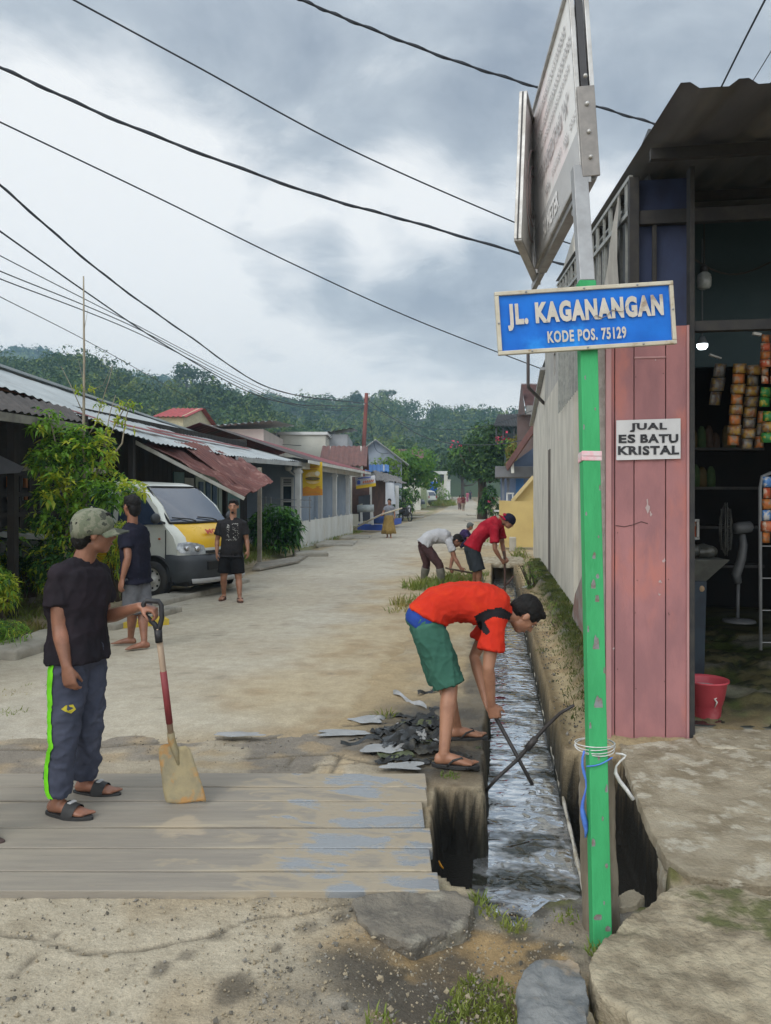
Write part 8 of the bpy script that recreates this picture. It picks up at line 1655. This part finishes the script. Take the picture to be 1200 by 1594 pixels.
so_ = shirt(t, J, s, .011, cloth('black_tee', (.024, .023, .024), (.034, .032, .034)), sleeve=.68, hem=-.05, add=.022, wr=.010, flare=.016, slr=1.05, seed=2.2)
me = so_.data; bt = BVHTree.FromPolygons([v.co.copy() for v in me.vertices], [tuple(f.vertices) for f in me.polygons]); eye = V3((-p.L0, -p.D0, H))
def decal(poly, off=.006): 
    P = [drape(u, v, off, bt) for u, v in poly]; return P if all(q is not None for q in P) else None
b = MB(); rnd = random.Random(3)
def patch(u0, u1, v0, v1, n):
    for k in range(n):
        u, v = rnd.uniform(u0, u1), rnd.uniform(v0, v1); w_, h_ = rnd.uniform(.5, 1.5), rnd.uniform(.4, .9); P = decal([(u, v), (u + w_, v), (u + w_, v + h_), (u, v + h_)])
        if P: b.add(P, [(0, 1, 2, 3)])
patch(353, 356, 816, 836, 26); patch(352, 357, 818, 824, 14); patch(361, 370, 814.5, 815.8, 12); patch(361.5, 371, 817.5, 840, 30); patch(350, 369, 838, 842, 18)
for f in list(range(0)): pass
b.build('shirt_print', mat('print_white', (.42, .42, .40)), t)
legs(t, J, s, .011, cloth('black_short', (.012, .012, .013), (.018, .018, .02)), end=.74, top=.2, loose=1.16, wr=.008, name='shorts', seed=6.0)
hair(t, J['hd'], J['f'], J['u'], s, low=-.01, n_amp=.004); face_bits(t, J['hd'], J['f'], J['u'], s)
b = MB(); c = J['hd']; b.ell(c + V3((0, -.078, -.095)) * s, (V3((.024, 0, 0)), V3((0, .012, 0)), V3((0, 0, .016))), 10, 6); b.build('goatee', hairm, t)
brown_s = mat('sandal_brown', (.12, .06, .045), (.09, .05, .04), rough=.7)
for k in 'RL': sandal(t, J['a' + k], J['d' + k], s, brown_s, 'thong')
# ---------------------------------------------------------------- 4 woman with a bamboo pole
p = Px(605, 29.6); s = .90
J = dict(spine=[p(605, 808), p(605, 801), p(605.5, 794), p(606, 787.5)], hd=p(606, 780.6), f=V3((-.15, -1, -.05)), u=V3((0, 0, 1)), sR=p(599.6, 790), sL=p(612.2, 790), eR=p(596.5, 797.5, -.05), wR=p(595.2, 800.5, -.25), eL=p(614, 798, .02), wL=p(614.3, 806, -.04),
         hR=p(602, 808), hL=p(608, 808), kR=p(602.5, 821), kL=p(608, 821), aR=p.z(603, .085, .1), aL=p.z(608, .085, -.1), dR=V3((-.2, -1, 0)), dL=V3((.1, -1, 0)))
t = thing('person', 'woman in a grey top and mustard skirt walking with a long bamboo pole', 'person', p.root(), TH)
body(t, J, s, .014, skin2, hands=dict(R=dict(curl=1.1, d=V3((-.5, -.6, -.3)), n=V3((0, .3, -1)))))
shirt(t, J, s, .018, cloth('grey_top', (.25, .26, .29), (.20, .21, .235)), sleeve=.6, hem=-.22, add=.022, wr=.012, flare=.03, seed=1.2)
sk = []
for k, (v, r) in enumerate(((802, .16), (808, .19), (816, .215), (824, .25), (830.5, .275))):
    c = p(605, v, 0); sk.append([c + V3((math.cos(a) * r * (1 + .10 * math.sin(a * 9) * k / 4), math.sin(a) * r * .8 * (1 + .10 * math.sin(a * 9) * k / 4), .012 * math.sin(a * 5) * k / 4)) for a in np.linspace(0, 2 * PI, 54, endpoint=False)])
b = MB(); b.rings(sk); b.build('skirt', cloth('mustard', (.36, .245, .085), (.28, .19, .07), sc_=9), t)
hair(t, J['hd'], J['f'], J['u'], s * 1.03, low=.07, vox=.014); face_bits(t, J['hd'], J['f'], J['u'], s)
b = MB(); b.tube([W(551, 822.5, 30.5), W(575, 810, 29.9), W(595, 800.5, 29.35), W(626, 791, 29.2)], [.04, .038, .036, .03], 8); tag(b.build('bamboo_pole', mat('bamboo', (.46, .41, .31), (.36, .32, .24), sc_=4)), 'long pale bamboo pole in the hand of the woman', 'pole')
# ---------------------------------------------------------------- 5 white shirt, bending
p = Px(680, 14.1); s = .98
J = dict(spine=[p(660, 848), p(667, 838), p(685, 834), p(701, 838)], hd=p(711.5, 842), f=V3((.62, -.15, -.77)), u=V3((.8, 0, .6)), sR=p(700, 845, -.17), sL=p(703, 841, .15), eR=p(708, 869, -.22), wR=p(717, 884, -.26), eL=p(705, 866, .08), wL=p(701, 884, -.12),
         hR=p(663, 851, -.08), hL=p(659, 851, .08), kR=p(684, 880, -.12), kL=p(664, 878, .10), aR=p.z(688, .10, -.12), aL=p.z(659, .10, .22), dR=V3((.95, -.2, 0)), dL=V3((.95, -.1, 0)))
t = thing('person', 'bent worker in a white shirt, maroon trousers and grey rubber boots', 'person', p.root(), TH)
body(t, J, s, .009, skin, hands=dict(R=dict(d=V3((.5, -.1, -.8)), n=V3((.3, .9, -.2)), curl=1.2, side=1), L=dict(d=V3((.2, -.6, -.5)), n=V3((.8, .3, -.4)), curl=1.2, side=-1)), toes=False)
shirt(t, J, s, .013, cloth('white_tee', (.50, .51, .53), (.43, .44, .46), (.38, .38, .38), lo3=.6, hi3=.75), sleeve=.55, hem=.0, add=.022, wr=.014, flare=.018, seed=4.0)
legs(t, J, s, .013, cloth('maroon', (.085, .048, .048), (.065, .038, .04)), end=1.75, top=.2, loose=1.0, wr=.014, seed=9.0)
bt_m = mat('boot_grey', (.16, .155, .13), (.10, .10, .085), sc_=6, rough=.6, bump=.2)
for k in 'RL':
    kn, an = J['k' + k], J['a' + k]; b = MB(); b.tube([kn.lerp(an, .18), kn.lerp(an, .5), kn.lerp(an, .8), an, an + V3((0, 0, -.08))], [.083, .078, .064, .056, .055], 14); foot(b, an, J['d' + k], 1.16, False); b.sph(an + J['d' + k] * .13 + V3((0, 0, -.045)), (.075, .055, .045), 12, 8); me = remesh(b, .014, 2); link(me, 'boot', bt_m, t)
hair(t, J['hd'], J['f'], J['u'], s * 1.02, low=.01); face_bits(t, J['hd'], J['f'], J['u'], s)
h_ = [p.world(p(694, 884, -.1)), p.world(p(699, 885.5, -.16)), p.world(p(720, 889, -.28)), p.world(p(745, 894, -.1))]
t = thing('hoe', 'dark handled hoe in the hands of the worker in white', 'hoe', tuple(h_[3])); b = MB(); b.tube(h_, .017, 8); b.build('handle', mat('tool_dark', (.05, .035, .025), (.08, .055, .035), sc_=8), t, world=True)
b = MB(); b.tube([h_[3], h_[3] + camx * .07 + V3((0, 0, -.02))], .022, 8); b.poly([h_[3] + camx * .05 + V3((0, 0, .01)), h_[3] + camx * .07 + camy * .1 + V3((0, 0, -.04)), h_[3] + camx * .10 + camy * .1 + V3((0, 0, -.18)), h_[3] + camx * .10 - camy * .1 + V3((0, 0, -.18)), h_[3] + camx * .07 - camy * .1 + V3((0, 0, -.04))], .008, camx); b.build('blade', mat('tool_steel', (.2, .19, .18), rough=.5, metal=.4), t, world=True)
# ---------------------------------------------------------------- 6 red shirt
p = Px(742, 13.25); s = 1.0
J = dict(spine=[p(734, 855), p(743, 838), p(759, 822), p(778, 810)], hd=p(791.5, 811.5), f=V3((.80, -.12, -.58)), u=V3((.58, 0, .8)), sR=p(769, 824, -.18), sL=p(779, 818, .17), eR=p(770.5, 855, -.24), wR=p(780, 871, -.20), eL=p(782, 848, .12), wL=p(786, 868, -.06),
         hR=p(737, 857, -.09), hL=p(732, 857, .09), kR=p(746, 888, -.10), kL=p(741, 886, .10), aR=p.z(744.5, .085, -.02), aL=p.z(738, .085, .24), dR=V3((.95, -.2, 0)), dL=V3((.95, -.1, 0)))
t = thing('person', 'worker in a red shirt and reversed cap leaning over the drain with a tool', 'person', p.root(), TH)
body(t, J, s, .009, skin, hands=dict(R=dict(d=V3((.6, .1, -.6)), n=V3((-.1, .9, -.5)), curl=1.2, side=1), L=dict(d=V3((.2, -.7, -.5)), n=V3((.5, .1, -.8)), curl=1.2, side=-1)), toes=False)
shirt(t, J, s, .013, cloth('red_tee', (.36, .014, .030), (.30, .012, .026), (.40, .03, .045)), sleeve=.68, hem=.02, add=.026, wr=.013, flare=.02, slr=1.08, seed=7.0)
legs(t, J, s, .013, cloth('slate_short', (.042, .050, .058), (.03, .036, .044)), end=1.0, top=.2, loose=1.16, wr=.012, name='shorts', seed=3.0)
hair(t, J['hd'], J['f'], J['u'], s * 1.0, low=-.015); face_bits(t, J['hd'], J['f'], J['u'], s)
navyc = cloth('cap_navy', (.016, .018, .035), (.022, .024, .045)); redc = cloth('cap_red', (.42, .02, .06), (.36, .02, .05)); cap_on(t, J['hd'], J['f'], J['u'], s * 1.03, navyc, True, True, m2=redc)
b = MB(); c = J['hd']; f_, u_ = J['f'].normalized(), J['u']; u_ = (u_ - f_ * u_.dot(f_)).normalized(); b.tube([c - f_ * .10 + u_ * .05 + f_.cross(u_) * .06, c - f_ * .122 + u_ * .055, c - f_ * .10 + u_ * .05 - f_.cross(u_) * .06], [.02, .03, .02], 8); b.build('cap_back_patch', redc, t)
hh = [p.world(p(785, 868, -.12)), p.world(p(786, 890, -.1)), p.world(p(785.5, 925, -.12))]
t = thing('drain_hook', 'dark iron hook held down into the drain by the worker in red', 'tool', tuple(hh[2])); b = MB(); b.tube([p.world(p(784, 858, -.12))] + hh + [p.world(p(785, 934, -.1))], .018, 8); b.build('shaft', mat('rust_iron', (.06, .035, .028), (.09, .05, .04), sc_=9), t, world=True)
b = MB(); b.tube([p.world(p(785, 912, -.12)), p.world(p(791, 907, -.1)), p.world(p(800, 896, -.1))], .014, 7); b.tube([p.world(p(785, 914, -.12)), p.world(p(778, 921, -.1))], .012, 7); b.build('hook', mat('rust_iron', (.06, .035, .028)), t, world=True)
# ---------------------------------------------------------------- 7 crouching in purple
p = Px(721, 23.6); s = .95
J = dict(spine=[p(717, 848), p(718, 840), p(722, 832), p(727.5, 826)], hd=p(731.8, 819.5), f=V3((.9, .2, -.35)), u=V3((.3, 0, .95)), sR=p(723, 829.5, -.18), sL=p(728, 829, .17), eR=p(729, 839, -.25), wR=p(737, 845, -.15), eL=p(734, 838, .2), wL=p(739, 844, .1),
         hR=p(717, 849, -.09), hL=p(717, 849, .09), kR=p(734, 838, -.15), kL=p(735, 838, .15), aR=p.z(726, .085, -.14), aL=p.z(727, .085, .14), dR=V3((1, -.1, 0)), dL=V3((1, .1, 0)))
t = thing('person', 'person crouching at the drain in a purple shirt and grey knit cap', 'person', p.root(), TH)
body(t, J, s, .014, skin, toes=False); shirt(t, J, s, .016, cloth('purple', (.045, .028, .085), (.035, .022, .07)), sleeve=.7, hem=-.05, add=.022, wr=.012, seed=2.0); legs(t, J, s, .016, cloth('indigo', (.03, .028, .06), (.022, .02, .045)), end=1.9, top=.2, wr=.01, seed=1.0)
hair(t, J['hd'], J['f'], J['u'], s * 1.06, m=cloth('knit_grey', (.12, .13, .125), (.09, .1, .095)), n_amp=.002, vox=.014).name = 'knit_cap'; face_bits(t, J['hd'], J['f'], J['u'], s)
# ---------------------------------------------------------------- 8 orange shirt, bent over the drain
p = Px(700, 5.0); s = 1.0
J = dict(spine=[p(660, 972), p(676, 946), p(716, 936), p(757, 942), p(786, 952)], hd=p(817, 957), f=V3((.50, .06, -.86)), u=V3((.86, 0, .50)), sR=p(769, 967, -.17), sL=p(766, 960, .18), eR=p(760, 1040, -.21), wR=p(765, 1097, -.16), eL=p(738, 1022, .20), wL=p(757, 1093, -.02),
         hR=p(668, 982, -.09), hL=p(663, 978, .09), kR=p(700, 1070, -.15), kL=p(692, 1060, .14), aR=p.z(691, .088 + .01, -.26), aL=p.z(711, .088 + .01, .27), dR=V3((1, -.16, 0)), dL=V3((1, .04, 0)))
t = thing('person', 'worker in an orange red jersey and green shorts bending far over the near drain', 'person', p.root(), TH)
body(t, J, s, .0068, skin2, hands=dict(R=dict(d=V3((.25, .05, -.95)), n=V3((.3, .95, .1)), curl=1.15, side=1), L=dict(d=V3((.45, -.35, -.8)), n=V3((.6, -.5, .4)), curl=1.15, side=-1)), it=2, arm_r=.97)
orj = cloth('orange_jersey', (.62, .040, .018), (.56, .034, .018), (.66, .07, .012), sc3=1.8, lo3=.5, hi3=.7); blkp = cloth('jersey_black', (.018, .016, .018), (.025, .022, .024))
BAND = [(738, 959), (744, 976), (757, 989), (763, 984), (754, 968), (768, 960), (795, 966), (797, 955), (781, 946), (760, 948)]
def inpoly(u, v, P):
    r = False; n = len(P)
    for i in range(n):
        (x0, y0), (x1, y1) = P[i], P[(i + 1) % n]
        if (y0 > v) != (y1 > v) and u < (x1 - x0) * (v - y0) / (y1 - y0) + x0: r = not r
    return r
def jm(c, n): 
    if n.y > .25: return 0
    u_, v_ = p.uv(c); return 1 if inpoly(u_, v_, BAND) else 0
sh8 = shirt(t, J, s, .0085, orj, sleeve=.62, hem=.13, add=.020, top=.985, wr=.013, flare=.012, slr=1.06, mats=[orj, blkp], mfun=jm, seed=5.5, sl_open=.078)
ud = MB(); torso(ud, J, [(-.06, .150, .112), (.06, .164, .124), (.14, .156, .116), (.19, .140, .100)], s, 24, .014); me = remesh(ud, .010, 2); link(me, 'undershirt', cloth('royal_blue', (.030, .075, .34), (.025, .06, .27)), t)
legs(t, J, s, .0085, cloth('sea_green', (.050, .145, .105), (.040, .115, .085), (.06, .16, .12)), end=.98, top=.07, loose=1.12, wr=.013, name='shorts', seed=7.7, hipr=1.06)
b = MB(); me = sh8.data
hair(t, J['hd'], J['f'], J['u'], s * 1.03, low=.0, vox=.007); face_bits(t, J['hd'], J['f'], J['u'], s)
for k in 'RL': sandal(t, J['a' + k], J['d' + k], s, blk_, 'thong')
iron = mat('black_iron', (.022, .020, .020), (.035, .03, .028), sc_=14, rough=.5)
b = MB(); q = [p.world(p(761, 1090, -.10)), p.world(p(769, 1112, -.11)), p.world(p(800, 1168, -.2)), p.world(p(829, 1222, -.33))]; b.tube(q, [.012, .013, .012, .011], 8); tag(b.build('iron_rod', iron), 'thin black rod in the hands of the worker in orange', 'rod')
b = MB(); q = [W(752, 1236, 4.62), W(775, 1210, 4.62), W(806, 1182, 4.60), W(822, 1163, 4.58), W(850, 1131, 4.56), W(872, 1110, 4.52), W(893, 1098, 4.46)]; b.tube(q, [.010, .011, .012, .013, .012, .010, .009], 8); b.tube([W(820, 1166, 4.575), W(834, 1149, 4.57)], .021, 8); tag(b.build('black_hose', iron), 'curved black hose leaning across the drain to the right ledge', 'hose')
# ---------------------------------------------------------------- far walkers and the man just out of frame
def walker(label, u, D, ang, hgt, top, low, z=0, vox=.03, skirt=False, hairc=None):
    s = hgt / 1.70; a = math.radians(ang); f = V3((math.cos(a), math.sin(a), 0)); r = V3((f.y, -f.x, 0)); U = V3((0, 0, 1))
    def q(x, y, z_): return r * x * s + f * y * s + U * z_ * s
    J = dict(spine=[q(0, 0, .90), q(0, .01, 1.08), q(0, 0, 1.25), q(0, 0, 1.43)], hd=q(0, .02, 1.58), f=f, u=U, sR=q(.18, 0, 1.38), sL=q(-.18, 0, 1.38), eR=q(.22, -.03, 1.12), wR=q(.23, .05, .88), eL=q(-.22, -.06, 1.12), wL=q(-.23, 0, .88), hR=q(.085, 0, .88), hL=q(-.085, 0, .88), kR=q(.09, .10, .48), kL=q(-.09, -.04, .48), aR=q(.10, .12, .085), aL=q(-.10, -.16, .10), dR=f, dL=f)
    w_ = W(u, HY, D); t = thing('person', label, 'person', (w_.x, w_.y, z), TH); body(t, J, s, vox, skin, toes=False); shirt(t, J, s, vox, top, sleeve=.6, hem=-.08, add=.022, wr=.01); legs(t, J, s, vox, low, end=1.6 if not skirt else 1.9, loose=1.1, wr=.01); hair(t, J['hd'], f, U, s * 1.03, vox=vox); return t, J, s
walker('man in a maroon shirt and khaki trousers walking away down the street', 720.8, 74, 92, 1.66, cloth('maroon_tee', (.14, .035, .035)), cloth('khaki', (.30, .25, .19)))
walker('second walker in a pale reddish top beside the maroon one', 715.5, 77, 88, 1.62, cloth('pale_red', (.30, .13, .12)), cloth('dull_brown', (.16, .11, .1)))
rz_ = float(rise(np.array(112.)))
walker('small pink clad figure walking far down the street', 727.5, 112, 88, 1.6, cloth('pink_top', (.45, .15, .22)), cloth('pink_skirt', (.40, .15, .22)), z=rz_, skirt=True)
walker('small dark figure far down the street beside the pink one', 732, 124, 88, 1.7, cloth('dark_top', (.06, .06, .09)), cloth('dark_trs', (.05, .05, .06)), z=float(rise(np.array(124.))))
t, J, s = walker('person at the left picture edge of whom only a sandalled foot shows', -70, 3.78, -8, 1.66, cloth('dull_tee', (.10, .10, .11)), cloth('dull_trs', (.08, .075, .07)), z=.032, vox=.011)
for k in 'RL': sandal(t, J['a' + k] if k == 'R' else J['aL'], V3((1, -.14, 0)), s, mat('sandal_dull', (.05, .035, .03), (.08, .05, .045)), 'slide')
# ---------------------------------------------------------------- drain waste heaped beside the worker
dk_ = mat('wet_plastic_dark', (.010, .011, .011), (.022, .022, .02), sc_=6, rough=.38, bump=.4, bsc=40, spec=.35, c3=(.05, .045, .03), sc3=5, lo3=.56, hi3=.66); pl_ = mat('pale_plastic', (.33, .335, .34), (.20, .20, .19), sc_=8, rough=.4); gr_ = mat('grey_plastic', (.06, .066, .07), (.03, .034, .036), sc_=8, rough=.4, spec=.4); wetgreen = mat('slimy', (.10, .12, .05), (.06, .07, .03), sc_=12, rough=.5)
def scrap(mb, c, L_, w_, ang, m, rnd, tilt=.2, n=5):
    d = V3((math.cos(ang), math.sin(ang), rnd.gauss(0, tilt))); e = V3((-math.sin(ang), math.cos(ang), rnd.gauss(0, tilt))); vs = []
    for i in range(n + 1):
        for j in range(4):
            q = c + d * (L_ * (i / n - .5)) + e * (w_ * (j / 3 - .5)) + V3((0, 0, w_ * .75 * mnoise.noise(V3((i * .9 + c.x * 31, j * 1.3, c.y * 17))))); vs.append(q)
    mb.add(vs, [(i * 4 + j, (i + 1) * 4 + j, (i + 1) * 4 + j + 1, i * 4 + j + 1) for i in range(n) for j in range(3)], m, True)
rnd = random.Random(77); b = MB()
for (u, v, rx, ry_, rz_) in ((640, 1146, .15, .12, .055), (668, 1128, .13, .10, .06), (612, 1152, .10, .08, .035), (655, 1168, .14, .07, .035), (690, 1150, .09, .09, .03)): b.ell(G(u, v), (camx * rx, camy * ry_, V3((0, 0, rz_))), 16, 10)
me = remesh(b, .012, 2); wrinkle(me, .028, 11, seed=4); wrinkle(me, .012, 34, seed=9)
mud_ = mat('dug_mud', (.045, .040, .030), (.018, .018, .016), sc_=9, rough=.45, bump=.9, bsc=60, c3=(.11, .085, .05), sc3=6, lo3=.54, hi3=.64, spec=.6); o = link(me, 'dug_mud', mud_); o['kind'] = 'stuff'; o['label'] = 'wet black mud dug out of the drain'
mt_ = BVHTree.FromPolygons([v.co.copy() for v in me.vertices], [tuple(f.vertices) for f in me.polygons]); b = MB()
def sheet(u, v, L_, w_, ang, m, lift=.006):
    c = G(u, v); d = V3((math.cos(ang), math.sin(ang), 0)); e = V3((-math.sin(ang), math.cos(ang), 0)); n, k = 8, 5; vs = []; sd_ = rnd.uniform(0, 99)
    for i in range(n + 1):
        for j in range(k):
            wv = w_ * (1 + .5 * mnoise.noise(V3((i * .5, sd_, 0)))); q = c + d * (L_ * (i / n - .5)) + e * (wv * (j / (k - 1) - .5)); h = mt_.ray_cast(V3((q.x, q.y, 1)), V3((0, 0, -1))); z = max(.006, h[0].z if h[0] is not None else 0); q.z = z + lift + abs(.030 * mnoise.noise(V3((q.x * 22, q.y * 22, sd_)))) + .012 * mnoise.noise(V3((q.x * 60, q.y * 60, sd_))); vs.append(q)
    b.add(vs, [(i * k + j, (i + 1) * k + j, (i + 1) * k + j + 1, i * k + j + 1) for i in range(n) for j in range(k - 1)], m, True)
for k in range(74):
    sheet(rnd.gauss(645, 30), rnd.gauss(1146, 17), rnd.uniform(.09, .26), rnd.uniform(.03, .10), rnd.uniform(-.7, .9), rnd.choices((0, 1, 2, 3), (14, .9, 3, 2))[0], rnd.uniform(.002, .02))
for k in range(90):
    u, v = rnd.gauss(640, 42), rnd.gauss(1152, 22); c = G(u, v); c.z = .012; scrap(b, c, rnd.uniform(.03, .09), rnd.uniform(.012, .03), rnd.uniform(-.8, .9), rnd.choices((0, 1, 2, 3), (8, .7, 3, 4))[0], rnd, .15, 3)
o = b.build('drain_litter', [dk_, pl_, gr_, wetgreen]); o['kind'] = 'stuff'; o['label'] = 'heap of black wet plastic dug out of the drain'
for k, (a_, c_, w_, lab) in enumerate([((612, 1083), (664, 1108), .036, 'pale flat strip lying at the top of the litter heap'), ((650, 1086), (690, 1076), .03, 'dark curled strip behind the legs of the worker in orange'), ((530, 1166), (598, 1152), .014, 'pale strip at the left foot of the litter heap'), ((565, 1130), (610, 1122), .022, 'whitish torn sheet left of the litter heap'), ((600, 1180), (655, 1160), .016, 'silvery strip across the front of the litter heap')]):
    A, B = G(*a_), G(*c_); b = MB(); n = 10; vs = []
    for i in range(n + 1):
        for j in range(3): q = A.lerp(B, i / n) + camy * (w_ * (j - 1) * (1 + .35 * math.sin(i * 1.7 + k) + .25 * math.sin(i * 3.1 + 2 * k))) + V3((0, 0, .03 + .018 * math.sin(i * .9 + k) + .008 * (j - 1))); vs.append(q)
    b.add(vs, [(i * 3 + j, (i + 1) * 3 + j, (i + 1) * 3 + j + 1, i * 3 + j + 1) for i in range(n) for j in range(2)], 0, True); tag(b.build('plastic_strip', [pl_, dk_, gr_, pl_, pl_][k]), lab, 'strip')
b = MB(); q = G(683, 1340, -.10); b.tube([q, q + V3((.008, .0, -.02)), q + V3((.022, -.005, -.034))], [.003, .006, .004], 6); tag(b.build('orange_rag', mat('rag_orange', (.55, .24, .02))), 'small orange scrap in the mud at the end of the boards', 'scrap')
for o in bpy.data.objects:
    if '_M' in o: del o['_M']
